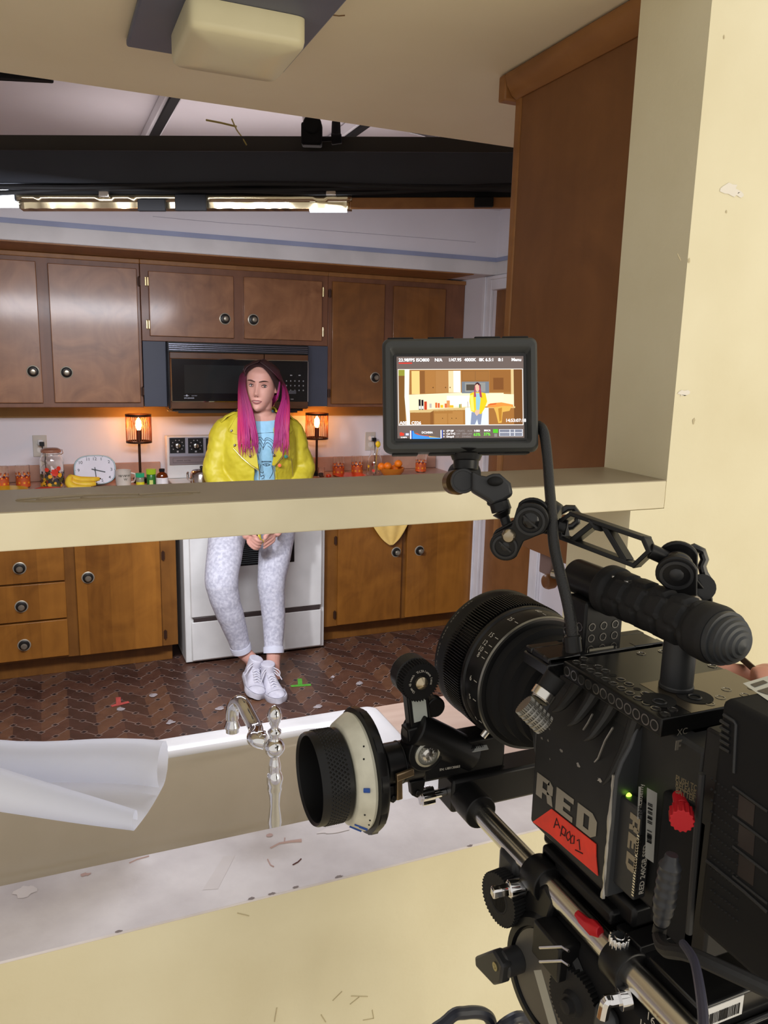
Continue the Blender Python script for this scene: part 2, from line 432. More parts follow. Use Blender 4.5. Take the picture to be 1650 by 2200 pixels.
b.tube([pt(x, y, Z=ZS+.0003) for x, y in ((575, 1846), (581, 1858), (588, 1862))], .0008, 6)
b.tube([pt(x, y, Z=ZS+.0003) for x, y in ((278, 1854), (295, 1846), (320, 1839))], .0008, 6)
b.tube([pt(x, y, Z=ZS+.0003) for x, y in ((610, 1812), (612, 1800))], .0007, 6)
blob(b, pt(579, 1795, Z=ZS), X3, Y3, .0045, .0035, seed=4, jag=.1); blob(b, pt(182, 1880, Z=ZS), X3, Y3, .007, .003, seed=12, jag=.5)
obj('ink_stain', b, M('red_ink', srgb(208, 176, 170), .6), sill, smooth=0)
b = B(); b.tube([pt(x, y, Z=ZS+.0004) for x, y in ((629, 1858), (640, 1852), (647, 1845))], .0008, 6)
obj('scratch', b, M('dark_ink', srgb(90, 40, 36), .6), sill, smooth=0)
b = B()
c = pt(175, 1070, Z=ZB1)
for k, (rx, ry, a0, a1, dx) in enumerate(((.058, .013, 20, 330, 0), (.05, .010, 100, 300, .01), (.055, .012, 170, 350, .055), (.03, .006, 0, 200, .085))):
    b.tube([c+Vector((dx+rx*math.cos(R(a)), ry*math.sin(R(a)), .0003)) for a in range(a0, a1, 10)], [.0006+.0006*abs(math.sin(a*.05+k)) for a in range(a0, a1, 10)], 5)
obj('coffee_stain', b, M('dried_coffee', srgb(146, 131, 107), .45), rail, smooth=0)

# right end: upper kitchen walls
b = B(); b.box((XL-.1, YW, 0), (XR+.1, YW+.1, 2.44)); wb = struct('wall_back', b, m_white_wall, smooth=0)
b = B(); b.box((XL-.1, YNB, 0), (XL, YW, 2.44)); struct('wall_left', b, m_white_wall, smooth=0)
D0, D1, DH = 3.434, 3.966, 2.0
b = B(); b.box((XR, D1, 0), (XR+.1, YW, 2.44)); b.box((XR, YNB, 0), (XR+.1, D0, 2.44)); b.box((XR, D0, DH), (XR+.1, D1, 2.44))
struct('wall_right', b, m_white_wall, smooth=0)
b = B()
for y0, y1, z0, z1 in ((D1, D1+.085, 0, DH+.075), (D0-.085, D0, 0, DH+.075), (D0, D1, DH, DH+.075)):
    b.box((XR-.018, y0, z0), (XR-.0002, y1, z1))
    b.box((XR-.026, y0+.055 if y0 >= D1 else y0, z0 if z0 == 0 else z1-.02), (XR-.018, y1 if y0 >= D1 else y1-.055 if z0 == 0 else y1, z1))
struct('trim_3', b, m_white_trim, bevel=.003)
b = B(); b.box((XR+.02, D0, .005), (XR+.055, D1, DH))
d = struct('door_1', b, m_wood_dark, smooth=0)
b = B(); b.lathe([(.012, 0), (.012, .03), (.026, .045), (.026, .06), (.012, .07)], (XR+.02, D0+.06, .95), (-1, 0, 0)); obj('knob', b, m_brass, d)
# kitchen ceiling, and the lowered ceiling over the sink
b = B(); b.box((XL, 1.602, 2.42), (XR, YW, 2.5)); struct('ceiling', b, m_white_wall, smooth=0)
b = B()
b.box((XL, YNB, 2.078), (.737, 1.6, 2.46)); b.box((.737, 1.22, 2.078), (XR, 1.6, 2.46)); b.box((.737, YNB, 2.078), (XR, 1.22, 2.46))
cl = struct('ceiling_2', b, m_ceiling, smooth=0)
b = B(); b.tube([pt(x, y, Z=2.0775) for x, y in ((714, 32), (728, 34), (741, 33))], .0009, 5)
obj('crack', b, M('crack_dark', srgb(120, 92, 62), .8), cl, smooth=0)
# soffit above the far cabinets with its picture-rail moulding
ZF = 2.08; YS = 3.95
b = B(); b.box((XL, YS, ZF), (XR, YW, 2.42)); so = struct('ceiling_3', b, m_white_wall, smooth=0)
b = B(); b.box((XL, YS-.012, 2.158), (XR, YS-.0002, 2.164)); b.box((XR-.012, 3.3, 2.158), (XR-.0002, YS-.012, 2.164))
b.box((XL, YS-.009, ZF+.001), (XR, YS-.0002, 2.158)); b.box((XR-.009, 3.3, ZF+.001), (XR-.0002, YS-.009, 2.158))
tq = struct('trim_4', b, M('grey_white_trim_paint', srgb(214, 210, 208), .45), smooth=0)
b = B(); b.box((XL, YS-.016, 2.148), (XR, YS-.0122, 2.170)); b.box((XR-.016, 3.3, 2.148), (XR-.0122, YS-.016, 2.170)); obj('moulding_strip', b, M('blue_grey_strip', srgb(150, 158, 186), .5), tq, smooth=0)  # thin blue-grey strip along the moulding line
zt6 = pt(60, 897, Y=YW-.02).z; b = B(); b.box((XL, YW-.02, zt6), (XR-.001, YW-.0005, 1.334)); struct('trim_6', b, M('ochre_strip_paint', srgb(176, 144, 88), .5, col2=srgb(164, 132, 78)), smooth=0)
b = B(); b.box((XL, YS+.004, ZF-.006), (2.20, YU+.01, ZF-.0005)); struct('trim_5', b, m_wood_trim, smooth=0)
b = B(); b.tube([Vector((x, YS-.0006, 2.235-.006*math.sin(x*2)+(0.004 if x > 1 else 0))) for x in [.5+.17*i for i in range(11)]], .0012, 5)
obj('seam', b, M('faint_grey', srgb(176, 170, 180), .6), so, smooth=0)
# ================================================================== CABINETS
m_hinge = m_brass; m_hd = M('dark_hinge', srgb(70, 44, 30), .5, .4)
def knob(parent, x, y, z, r=.029):
    """dark antique knob on a bright backplate, facing -Y"""
    b = B(); b.mi = 0
    b.lathe([(r*1.02, 0), (r*1.05, .002), (r*.9, .004)], (x, y, z), (0, -1, 0), 24)
    b.mi = 1; b.lathe([(r*.88, .0041), (r*.8, .006), (r*.4, .007)], (x, y, z), (0, -1, 0), 24)
    b.mi = 2; b.lathe([(r*.3, .006), (r*.28, .016), (r*.5, .022), (r*.52, .028), (r*.36, .033), (r*.12, .034)], (x, y, z), (0, -1, 0), 20)
    return obj('knob', b, [M('knob_rim', srgb(176, 168, 150), .35, .4), M('knob_dark', (.02, .018, .016), .4, .3), M('knob_pewter', srgb(150, 142, 126), .3, .6)], parent)
def hinge(parent, x, y, z, h=.05, m=None):
    b = B(); b.cyl((x, y-.004, z-h/2), (x, y-.004, z+h/2), .0035, seg=8); b.box((x-.008, y-.004, z-h/2*.8), (x+.008, y-.0005, z+h/2*.8))
    return obj('hinge', b, m or m_hd, parent)
def door(parent, x0, x1, z0, z1, y, mat, kx=None, kz=None, hx=None, hz=(), name='door', brass=False):
    b = B(); b.box((x0, y-.019, z0), (x1, y-.0005, z1)); d = obj(name, b, mat, parent, bevel=.003)
    if kx is not None: knob(d, kx, y-.019, kz)
    for z in hz: hinge(d, hx, y-.006, z, .05, m_hinge if brass else None)
    return d

# upper cabinets. measured on the face plane Y = YU
def U(px, py): v = pt(px, py, Y=YU-.02); return v.x, v.z
ZU0 = 1.332
xa = U(308, 800)[0]; xb = U(706, 742)[0]; ZM0 = U(310, 732)[1]
# left unit
t = thing('wall_cabinet', 'brown wall cabinet left of the black microwave, bluish glare on its door', 'cabinet', (-.4, YU+.16, ZU0))
b = B(); b.box((-1.9, YU, ZU0), (xa-.001, YW-.001, ZF-.007)); obj('body', b, m_wood_frame, t, bevel=.002)
door(t, U(109, 700)[0], U(293, 700)[0]+.01, U(125, 865)[1], U(200, 571)[1], YU, m_wood_up, U(143, 800)[0], U(143, 800)[1], U(297, 600)[0]+.004, (U(297, 604)[1], U(302, 841)[1]))
door(t, U(82, 700)[0]-.42, U(82, 700)[0]+.004, U(60, 866)[1], U(60, 560)[1], YU, m_wood_up, U(71, 798)[0], U(71, 798)[1])
door(t, -1.0, -.5, U(60, 866)[1], U(60, 560)[1], YU, m_wood_up, -.95, U(71, 798)[1])
b = B(); b.box((-1.9, YU-.012, ZF-.03), (xa, YU-.0005, ZF-.007)); obj('crown_moulding', b, m_wood_trim, t, bevel=.003)
# middle unit
t = thing('wall_cabinet', 'short brown wall cabinet directly above the black microwave', 'cabinet', ((xa+xb)/2, YU+.16, ZM0))
b = B(); b.box((xa+.001, YU-.004, ZM0), (xb-.001, YW-.001, ZF-.007)); obj('body', b, m_wood_frame, t, bevel=.002)
door(t, U(320, 640)[0], U(502, 640)[0], U(400, 724)[1], U(400, 587)[1], YU-.004, m_wood_up, U(483, 685)[0], U(483, 685)[1], U(317, 640)[0]-.001, (U(315, 604)[1], U(319, 697)[1]), brass=True)
door(t, U(524, 640)[0], U(692, 640)[0], U(600, 730)[1], U(600, 599)[1], YU-.004, m_wood_up, U(544, 687)[0], U(544, 687)[1], U(694, 640)[0]+.003, (U(693, 627)[1], U(693, 713)[1]), brass=True)
b = B(); b.box((xa, YU-.016, ZF-.03), (xb, YU-.0045, ZF-.007)); obj('crown_moulding', b, m_wood_trim, t, bevel=.003)
# right unit
t = thing('wall_cabinet', 'brown wall cabinet right of the microwave, partly behind the camera monitor', 'cabinet', (1.95, YU+.16, ZU0))
b = B(); b.box((xb+.001, YU, ZU0), (XR-.002, YW-.001, ZF-.007)); obj('body', b, m_wood_frame, t, bevel=.002)
m_wood_r = wood('stained_birch_amber', srgb(116, 72, 30), srgb(148, 96, 44), .42, .5, plank=.14)
door(t, U(714, 700)[0], U(826, 700)[0], U(740, 868)[1], U(760, 607)[1], YU, m_wood_r, U(806, 811)[0], U(806, 811)[1], U(710, 640)[0], (U(710, 630)[1], U(710, 845)[1]))
door(t, U(845, 700)[0], U(956, 700)[0], U(760, 868)[1], U(880, 616)[1], YU, m_wood_r, U(868, 811)[0], U(868, 811)[1])
b = B(); b.box((xb, YU-.012, ZF-.03), (XR-.002, YU-.0005, ZF-.007)); obj('crown_moulding', b, m_wood_trim, t, bevel=.003)

# base cabinets
def L_(px, py): v = pt(px, py, Y=YB-.02); return v.x, v.z
ZT = .874
xs0 = .585
t = thing('base_cabinet', 'brown base cabinet with a stack of drawers, left of the white stove', 'cabinet', (-.3, YB+.3, 0))
b = B(); b.box((-1.9, YB, .105), (xs0-.008, YW-.001, ZT)); b.box((-1.9, YB+.07, 0), (xs0-.03, YW-.002, .105)); obj('body', b, m_wood_lowframe, t, bevel=.002)
xd = L_(140, 1250)[0]
zz = [L_(0, 1162)[1]+.02, L_(60, 1255)[1], L_(60, 1337)[1], L_(60, 1420)[1]]
for k in range(3):
    z1 = zz[k]-.004 if k else ZT-.03; z0 = zz[k+1]+.004
    b = B(); b.box((-.36, YB-.019, z0), (xd, YB-.0005, z1)); d = obj('drawer', b, m_wood_low, t, bevel=.003)
    kx, kz = L_(*((42, 1221), (46, 1303), (52, 1386))[k]); knob(d, kx, YB-.019, kz)
door(t, L_(166, 1300)[0], L_(347, 1300)[0], L_(260, 1399)[1], ZT-.03, YB, m_wood_low, L_(189, 1241)[0], L_(189, 1241)[1], L_(348, 1190)[0]+.006, (L_(348, 1195)[1], L_(351, 1365)[1]))
door(t, -.9, -.4, .14, ZT-.03, YB, m_wood_low, -.45, .7)
t = thing('base_cabinet', 'brown two-door base cabinet under a hanging yellow cloth', 'cabinet', (1.86, YB+.3, 0))
b = B(); b.box((1.385, YB, .105), (XR-.002, YW-.001, ZT)); b.box((1.41, YB+.07, 0), (XR-.003, YW-.002, .105)); obj('body', b, m_wood_lowframe, t, bevel=.002)
door(t, L_(726, 1250)[0], L_(862, 1250)[0], L_(760, 1340)[1], ZT-.03, YB, m_wood_low, L_(851, 1186)[0], L_(851, 1186)[1], L_(724, 1160)[0]-.004, (L_(724, 1162)[1], L_(723, 1322)[1]))
door(t, L_(873, 1250)[0], L_(1013, 1250)[0], L_(760, 1340)[1], ZT-.03, YB, m_wood_low, L_(901, 1183)[0], L_(901, 1183)[1])

# worktops with backsplash strip
m_lam = M('tan_laminate', srgb(190, 150, 128), .35, col2=srgb(176, 136, 116), nscale=12)
for nm, x0, x1, lb in (('worktop', -1.9, xs0-.002, 'tan laminate worktop left of the stove holding the clock and jar'), ('worktop', 1.388, XR-.002, 'tan laminate worktop right of the stove holding the oranges')):
    t = thing(nm, lb, 'worktop', ((x0+x1)/2, 4.3, ZT))
    b = B(); b.box((x0, YB-.03, ZT+.0005), (x1, YW-.002, .914)); obj('slab', b, m_lam, t, bevel=.004)
    b = B(); b.box((x0, YW-.022, .9145), (x1, YW-.002, 1.003)); obj('backsplash', b, m_lam, t, bevel=.003)

# ================================================================== MICROWAVE
YM = 4.235
def Q(px, py): v = pt(px, py, Y=YM); return v.x, v.z
mx0, mx1 = Q(361, 800)[0], Q(660, 800)[0]; mz1 = ZM0-.002; mz0 = Q(500, 879)[1]
t = thing('microwave', 'black over-the-range microwave with wood-grain trim and dark side fillers', 'microwave', ((mx0+mx1)/2, YM+.1, mz0))
b = B(); b.box((mx0, YM, mz0), (mx1, YW-.002, mz1)); obj('body', b, m_black, t, bevel=.003)
m_fill = M('slate_filler_paint', srgb(70, 74, 88), .5)
for x0, x1 in ((xa+.002, mx0-.001), (mx1+.001, xb-.002)):
    b = B(); b.box((x0, YU-.012, ZU0+.004), (x1, YW-.002, ZM0-.001)); obj('filler_panel', b, m_fill, t, bevel=.001)
zv0 = Q(400, 756)[1]
b = B(); b.mi = 0; b.box((mx0, YM-.018, zv0), (mx1, YM-.0005, mz1))
b.mi = 1
for k in range(4):
    z = zv0+.008+k*(mz1-zv0-.01)/4; b.box((mx0+.004, YM-.024, z), (mx1-.004, YM-.0185, z+.003))
obj('vent_grille', b, [m_black, M('grille_silver', srgb(150, 152, 170), .25, .9)], t, smooth=0)
xdv = Q(566, 800)[0]
m_wg = wood('woodgrain_trim', srgb(70, 42, 24), srgb(112, 74, 46), .3, 1., axis='X')
zt0 = Q(450, 771)[1]; zt1 = Q(450, 862)[1]
b = B(); b.mi = 0; b.box((mx0+.006, YM-.03, mz0+.004), (xdv-.004, YM-.0005, zv0-.002))
dr = obj('door', b, [m_wg], t, bevel=.003)
b = B(); b.mi = 0; b.box((mx0+.014, YM-.033, zt1), (xdv-.006, YM-.0303, zt0)); b.mi = 1
x0_, z1_ = Q(393, 783); x1_, z0_ = Q(556, 845)
b.box((x0_, YM-.0345, z0_), (x1_, YM-.0331, z1_))
obj('window', b, [m_blackgloss, M('microwave_glass', srgb(44, 46, 46), .12)], dr, smooth=0)
b = B()
b.box((mx0+.008, YM-.036, zt0-.002), (xdv-.004, YM-.0304, zt0+.002)); b.box((mx0+.008, YM-.036, zt1-.002), (xdv-.004, YM-.0304, zt1+.002)); b.box((mx0+.008, YM-.036, zt1), (mx0+.013, YM-.0304, zt0))
obj('chrome_edge', b, m_chrome, dr, smooth=0)
b = B(); lx, lz = Q(399, 849); text_into(b, 'GENERAL       ELECTRIC', (lx-.015, YM-.0346, lz-.003), X3, Z3, .0045); b.lathe([(.005, 0), (.005, .0006)], (lx, YM-.0346, lz), (0, -1, 0), 14)
text_into(b, 'SPACEMAKER', (lx-.014, YM-.0346, lz-.016), X3, Z3, .006, .02)
obj('badge', b, M('badge_silver', srgb(170, 172, 182), .4, .4), dr, smooth=0)
b = B(); b.mi = 0; b.box((xdv, YM-.028, mz0+.004), (mx1-.003, YM-.0005, zv0-.002)); cp = obj('control_panel', b, [m_wg], t, bevel=.003)
b = B(); b.box((xdv+.003, YM-.031, zt1), (mx1-.008, YM-.0283, zt0)); obj('glass_panel', b, m_blackgloss, cp, smooth=0)
b = B(); b.box((mx1-.008, YM-.034, zt1), (mx1-.004, YM-.0283, zt0)); b.box((xdv+.003, YM-.034, zt0-.002), (mx1-.004, YM-.0283, zt0+.002)); obj('chrome_edge', b, m_chrome, cp, smooth=0)
b = B()
for r_ in range(3):
    for c_ in range(5):
        x = Q(612+9*c_, 812)[0]; z = Q(620, 818+10*r_)[1]
        b.box((x-.003, YM-.0318, z-.0035), (x+.003, YM-.0311, z+.0035))
x, z = Q(622, 806); b.box((x-.006, YM-.0318, z-.003), (x+.006, YM-.0311, z+.003)); x, z = Q(640, 806); b.box((x-.006, YM-.0318, z-.003), (x+.006, YM-.0311, z+.003))
x, z = Q(624, 857); b.box((x-.008, YM-.0318, z-.002), (x+.008, YM-.0311, z+.002))
obj('key_print', b, M('button_print', srgb(150, 150, 150), .5), cp, smooth=0)
b = B(); x, z = Q(625, 842); b.box((x-.022, YM-.0318, z-.009), (x+.02, YM-.0311, z+.009)); b.cyl((x+.012, YM-.038, z), (x+.012, YM-.0311, z), .007); obj('start_key', b, M('grey_key', srgb(92, 92, 98), .4), cp)
b = B(); b.box((mx0+.02, YM+.015, mz0-.012), (mx1-.02, YM+.30, mz0-.0005)); b.box((mx0+.05, YM+.02, mz0-.022), (mx1-.05, YM+.28, mz0-.012)); obj('hood_filter', b, M('hood_dark', srgb(54, 48, 44), .4, .5), t)
b = B(); b.box((mx0+.03, YM+.24, mz0-.03), (mx1-.03, YM+.30, mz0-.022)); obj('hood_lip', b, M('hood_cream', srgb(206, 196, 170), .4), t)

# ================================================================== STOVE
YV = 4.0; vx0, vx1 = .609, 1.374; vc = (vx0+vx1)/2
t = thing('stove', 'white electric stove the woman leans on', 'stove', (vc, 4.3, 0))
def S(px, py): v = pt(px, py, Y=YV); return v.x, v.z
b = B(); b.box((vx0, YV+.012, .01), (vx1, YW-.004, .905)); obj('body', b, m_white, t, bevel=.004)
zg = S(540, 1320)[1]+.008
b = B(); b.box((vx0+.028, YV-.02, zg+.012), (vx1-.026, YV+.0115, .80)); dr = obj('oven_door', b, m_white, t, bevel=.006, bseg=3)
hw = S(630, 1160)[0]-vc
b = B(); b.box((vc-hw, YV-.0225, S(540, 1212)[1]), (vc+hw, YV-.0205, .76)); obj('window', b, m_blackgloss, dr, bevel=.001)
b = B()
for k in range(12):
    z = S(540, 1210)[1]+.006+k*.011
    b.box((vc-hw+.02, YV-.0236, z), (vc+hw-.02, YV-.0226, z+.0035))
obj('window_grid', b, M('window_line', srgb(120, 132, 132), .3, .4), dr, smooth=0)
b = B(); b.box((vc-.27, YV-.036, .775), (vc+.27, YV-.026, .79))
for s in (-.25, .25): b.box((vc+s-.01, YV-.04, .772), (vc+s+.01, YV-.02, .793))
obj('handle', b, m_chrome, dr, bevel=.003)
b = B(); b.box((vx0+.03, YV-.016, .025), (vx1-.026, YV+.0115, zg-.014)); dw = obj('drawer', b, m_white, t, bevel=.006, bseg=3)
b = B(); b.box((vx0+.04, YV-.014, zg-.018), (vx1-.034, YV-.004, zg+.010)); obj('finger_groove', b, M('groove_brown', srgb(70, 60, 58), .4), dw, bevel=.003)
b = B(); b.box((vx0-.002, YV-.012, .905), (vx1+.002, YW-.08, .918)); obj('cooktop', b, m_white, t, bevel=.004)
for x, y, r_ in ((vx0+.19, 4.14, .10), (vx1-.19, 4.14, .08), (vx0+.19, 4.36, .08), (vx1-.19, 4.36, .10)):
    b = B()
    for k in range(3): b.lathe([(r_*(1-.27*k)-.007, .9215), (r_*(1-.27*k), .925), (r_*(1-.27*k)-.007, .928), (r_*(1-.27*k)-.014, .925)], (x, y, 0), seg=32, caps=False)
    b.cyl((x, y, .9182), (x, y, .9205), r_+.012); obj('burner', b, m_black, t)
# control backguard
YG = 4.50
def G(px, py): v = pt(px, py, Y=YG); return v.x, v.z
gx0 = G(358, 940)[0]; gx1 = gx0+.765; gz1 = G(400, 937)[1]; gz0 = G(400, 998)[1]
b = B(); b.prism([(0, .919), (0, gz0-.05), (-.008, gz0), (-.012, gz1-.004), (-.004, gz1), (.07, gz1), (.07, .919)], (0, YG+.012, 0), Y3, Z3, X3, gx0, gx1); bg = obj('backguard', b, m_white, t, bevel=.003)
m_sil = M('backguard_silver', srgb(170, 172, 188), .3, .5); m_tpe = M('backguard_taupe', srgb(140, 128, 130), .35, .3)
zm = G(400, 980)[1]
b = B(); b.mi = 0; b.box((gx0+.012, YG-.006, zm), (gx1-.012, YG-.0005, gz1-.006)); b.mi = 1; b.box((gx0+.012, YG-.006, gz0), (gx1-.012, YG-.0005, zm-.001)); b.mi = 2
b.box((gx0+.03, YG-.0072, gz0+.012), (gx1-.03, YG-.0061, gz0+.013)); b.box((gx0+.03, YG-.0072, zm-.009), (gx1-.03, YG-.0061, zm-.008)); b.box((gx0+.03, YG-.0072, gz0+.012), (gx0+.031, YG-.0061, zm-.008))
text_into(b, 'GENERAL  ELECTRIC', (gx0+.05, YG-.0064, (gz0+zm)/2-.003), X3, Z3, .006)
obj('fascia', b, [m_sil, m_tpe, m_black], bg, smooth=0)
for px in (381, 420, 458, 597, 636):
    x, z = G(px, 957); s = .042
    b = B(); b.mi = 0; b.box((x-s, YG-.008, z-s*1.02), (x+s, YG-.0062, z+s*1.02)); b.mi = 1
    for a in range(-130, 131, 37): b.box((x+.031*math.sin(R(a))-.0025, YG-.009, z+.031*math.cos(R(a))-.0025), (x+.031*math.sin(R(a))+.0025, YG-.0081, z+.031*math.cos(R(a))+.0025))
    b.box((x-.005, YG-.009, z-.038), (x+.005, YG-.0081, z-.029))
    dl = obj('dial', b, [m_black, M('dial_print', srgb(170, 168, 172), .5)], bg, smooth=0)
    b = B(); b.mi = 0; b.lathe([(.021, 0), (.019, .012), (.016, .014)], (x, YG-.008, z), (0, -1, 0), 24); b.mi = 1; b.lathe([(.0135, .0141), (.013, .022), (.010, .023)], (x, YG-.008, z), (0, -1, 0), 20); b.mi = 0; b.box((x-.002, YG-.033, z-.012), (x+.002, YG-.030, z+.012))
    obj('knob', b, [m_black, m_steel], dl)
# ================================================================== THINGS ON THE FAR WORKTOPS
ZC = .9145
def W_(px, py, Y): v = pt(px, py, Y=Y); return v.x, v.z
m_bronze = M('bronze_metal', srgb(70, 42, 26), .45, .7)
m_twig = M('copper_twig', srgb(150, 78, 30), .45, .4)
m_glass = glass('clear_glass', (.98, .99, 1))
m_bulbg = M('bulb_glow', (1, .7, .3), .4, emit=(1, .40, .08), es=130)
def make_lamp(name, label):
    t = thing(name, label, 'lamp', (0, 0, 0), 'table lamps under the wall cabinets')
    b = B(); b.box((-.035, -.035, 0), (.035, .035, .022)); obj('base', b, m_blackmat, t, bevel=.003)
    b = B(); b.cyl((0, 0, .022), (0, 0, .232), .007); obj('stem', b, m_bronze, t)
    b = B(); b.cyl((0, 0, .228), (0, 0, .285), .013); obj('socket', b, M('socket_brown', srgb(60, 36, 22), .5), t)
    b = B(); b.lathe([(.008, .286), (.014, .298), (.017, .312), (.014, .332), (.006, .348), (.001, .352)], seg=20); obj('bulb', b, m_bulbg, t)
    r0, z0, z1 = .066, .222, .365
    b = B()
    for z, h in ((z1, .006), (z0, .005)):
        if z == z0: obj('shade_ring', b, m_bronze, t); b = B()
        b.lathe([(r0-.002, z-h), (r0+.002, z-h), (r0+.002, z+h), (r0-.002, z+h), (r0-.002, z-h)], seg=48, caps=False)
    for a in (0, 120, 240): b.bar((0, 0, z0), (r0*math.cos(R(a)), r0*math.sin(R(a)), z0), .004, .002, (0, 0, 1))
    obj('shade_ring', b, m_bronze, t); sh = t
    b = B(); rr = random.Random(11)
    n = 34
    for i in range(n):
        a = 2*math.pi*i/n; f = rr.uniform(.45, .75); da = 2*math.pi/n
        P = lambda aa, zz: (r0*math.cos(aa), r0*math.sin(aa), zz)
        zf = z0+(z1-z0)*f
        b.tube([P(a, z0), P(a+rr.uniform(-.02, .02), (z0+zf)/2), P(a, zf)], .0016, 5)
        b.tube([P(a, zf), P(a+da*.25, zf+.02), P(a+da*rr.uniform(.3, .5), z1)], .0013, 5)
        b.tube([P(a, zf), P(a-da*.25, zf+.016), P(a-da*rr.uniform(.3, .5), z1)], .0013, 5)
    obj('openwork', b, m_twig, sh)
    return t
L1 = make_lamp('table_lamp', 'small glowing table lamp with openwork shade, between the wall clock and the stove')
x, z = W_(302, 1035, 4.45); L1.location = (x, 4.45, ZC)
x2, z = W_(680, 1020, 4.47)
L2 = dup(L1, (x2, 4.47, ZC), .7, 'small glowing table lamp with openwork shade, behind the woman, beside the right worktop glasses')

# wall outlets with plugs
def outlet(px, py, label):
    x, z = W_(px, py, YW)
    t = thing('wall_outlet', label, 'outlet', (x, YW-.001, z))
    b = B(); b.box((x-.035, YW-.006, z-.058), (x+.035, YW-.001, z+.058)); obj('cover_plate', b, M('outlet_ivory', srgb(196, 190, 178), .4), t, bevel=.002)
    b = B()
    for s in (-.02, .02): b.cyl((x, YW-.0085, z+s), (x, YW-.0062, z+s), .016, seg=16)
    obj('socket_face', b, M('outlet_white', srgb(214, 210, 202), .4), t)
    b = B(); b.mi = 0; b.box((x-.008, YW-.03, z+.006), (x+.016, YW-.0087, z+.034)); b.mi = 1; b.box((x-.002, YW-.052, z+.004), (x+.022, YW-.0302, z+.026))
    b.tube([(x+.01, YW-.045, z+.012), (x+.014, YW-.05, z-.03), (x+.02, YW-.03, z-.09), (x+.03, YW-.035, ZC+.02), (x+.08, YW-.05, ZC+.004)], .003, 6)
    obj('plug', b, [m_whitepl, m_black], t, bevel=.002)
    return t
outlet(86, 958, 'ivory wall outlet with a black plug, behind the flowered glass jar')
outlet(795, 948, 'ivory wall outlet with a black plug, behind the glass carafe left of the monitor')

# tumblers with orange flowers
m_tglass = glass('tumbler_glass', (1, .99, .97), .03)
m_or = M('orange_print', srgb(226, 92, 30), .5); m_rd = M('red_print', srgb(206, 52, 30), .5); m_yl = M('yellow_print', srgb(240, 176, 40), .5)
def disc_on(b, r, a, z, s, nn=10, off=.0006, k=0):
    """a printed flower on a cylinder of radius r"""
    pts = []
    for i in range(nn*2):
        q = s*(1 if i % 2 else .72) if k == 0 else s
        t_ = math.pi*i/nn; aa = a+q*math.cos(t_)/r; pts.append(((r+off)*math.cos(aa), (r+off)*math.sin(aa), z+q*math.sin(t_)))
    b.face(b.vs(pts))
def make_tumbler(label, r=.034, h=.115):
    t = thing('tumbler', label, 'drinking glass', (0, 0, 0), 'orange flowered tumblers')
    b = B(); b.lathe([(r*.9, .0005), (r, .006), (r, h), (r-.002, h), (r-.003, .008), (.001, .007)], seg=32); obj('glass_body', b, m_tglass, t)
    b = B()
    b.mi = 3; b.lathe([(r+.0003, .006), (r+.0003, .056)], seg=32, caps=False)
    for i in range(9):
        a = 2*math.pi*i/9
        for mi, (s, z) in enumerate(((.0115, .028), (.0095, .056), (.007, .074))):
            b.mi = mi % 2; disc_on(b, r, a+.4*mi, z, s)
            b.mi = 2; disc_on(b, r, a+.4*mi, z, s*.4, off=.0010, k=1)
    for i in range(10): b.mi = 0; disc_on(b, r, 2*math.pi*i/10+.2, .014, .008, k=1)
    obj('flower_print', b, [m_or, m_rd, m_yl, M('rust_print', srgb(196, 92, 44), .5)], t, smooth=0)
    return t
T1 = make_tumbler('orange flowered tumbler beside the glass jar, second from the picture edge')
x, _ = W_(49, 1020, 4.42); T1.location = (x, 4.42, ZC)
for px, Y, lb in ((2, 4.40, 'orange flowered tumbler cut by the left picture edge'), (727, 4.40, 'orange flowered tumbler behind the red plate, nearer the lamp'), (767, 4.42, 'orange flowered tumbler behind the red plate, nearer the carafe'), (904, 4.44, 'orange flowered tumbler right of the oranges under the monitor')):
    x, _ = W_(px, 1010, Y); dup(T1, (x, Y, ZC), px*.1, lb)

# big flowered jar
x, _ = W_(111, 1000, 4.38)
t = thing('storage_jar', 'large clear glass jar with red and yellow flowers, beside the clock', 'jar', (x, 4.38, ZC))
r = .058
b = B(); b.lathe([(r*.92, 0), (r, .01), (r, .13), (r*.96, .152), (r*.80, .17), (r*.78, .183), (r*.78-.003, .183), (r*.8-.003, .168), (r*.95, .148), (r-.004, .012), (.001, .010)], (x, 4.38, ZC+.0005), seg=40); obj('glass_body', b, m_tglass, t)
b = B(); b.lathe([(r*.84, .184), (r*.86, .190), (r*.84, .197), (r*.6, .205), (.001, .207)], (x, 4.38, ZC), seg=36); obj('lid', b, M('amber_lid', srgb(186, 130, 104), .25, trans=.35), t)
b = B(); b.tube([(x+r*.80, 4.38-.01, ZC+.172), (x+r*.98, 4.38-.02, ZC+.18), (x+r*.90, 4.38-.01, ZC+.198)], .002, 6); b.tube([(x+r*.8*math.cos(a), 4.38+r*.8*math.sin(a), ZC+.176) for a in [i*math.pi/12 for i in range(24)]], .0015, 5, closed=True); obj('wire_clasp', b, m_steel, t)
b = B(); rr = random.Random(4)
bb = B()
for i in range(70):
    a = rr.uniform(0, 6.28); s = rr.choice((.016, .012, .008)); z = s+.004+rr.uniform(0, .085)*rr.uniform(.4, 1); b.mi = rr.choice((0, 1, 2, 2, 2, 3, 3)); disc_on(b, r, a, z, s, 7)
for a, z, s, mi in ((-1.35, .085, .022, 0), (-1.75, .065, .012, 1), (-1.0, .105, .014, 0), (-2.0, .10, .013, 0), (-.9, .07, .014, 1)):
    b.mi = mi; disc_on(b, r, a, z, s, 7, off=.0012)
for v in b.bm.verts: v.co += Vector((x, 4.38, ZC))
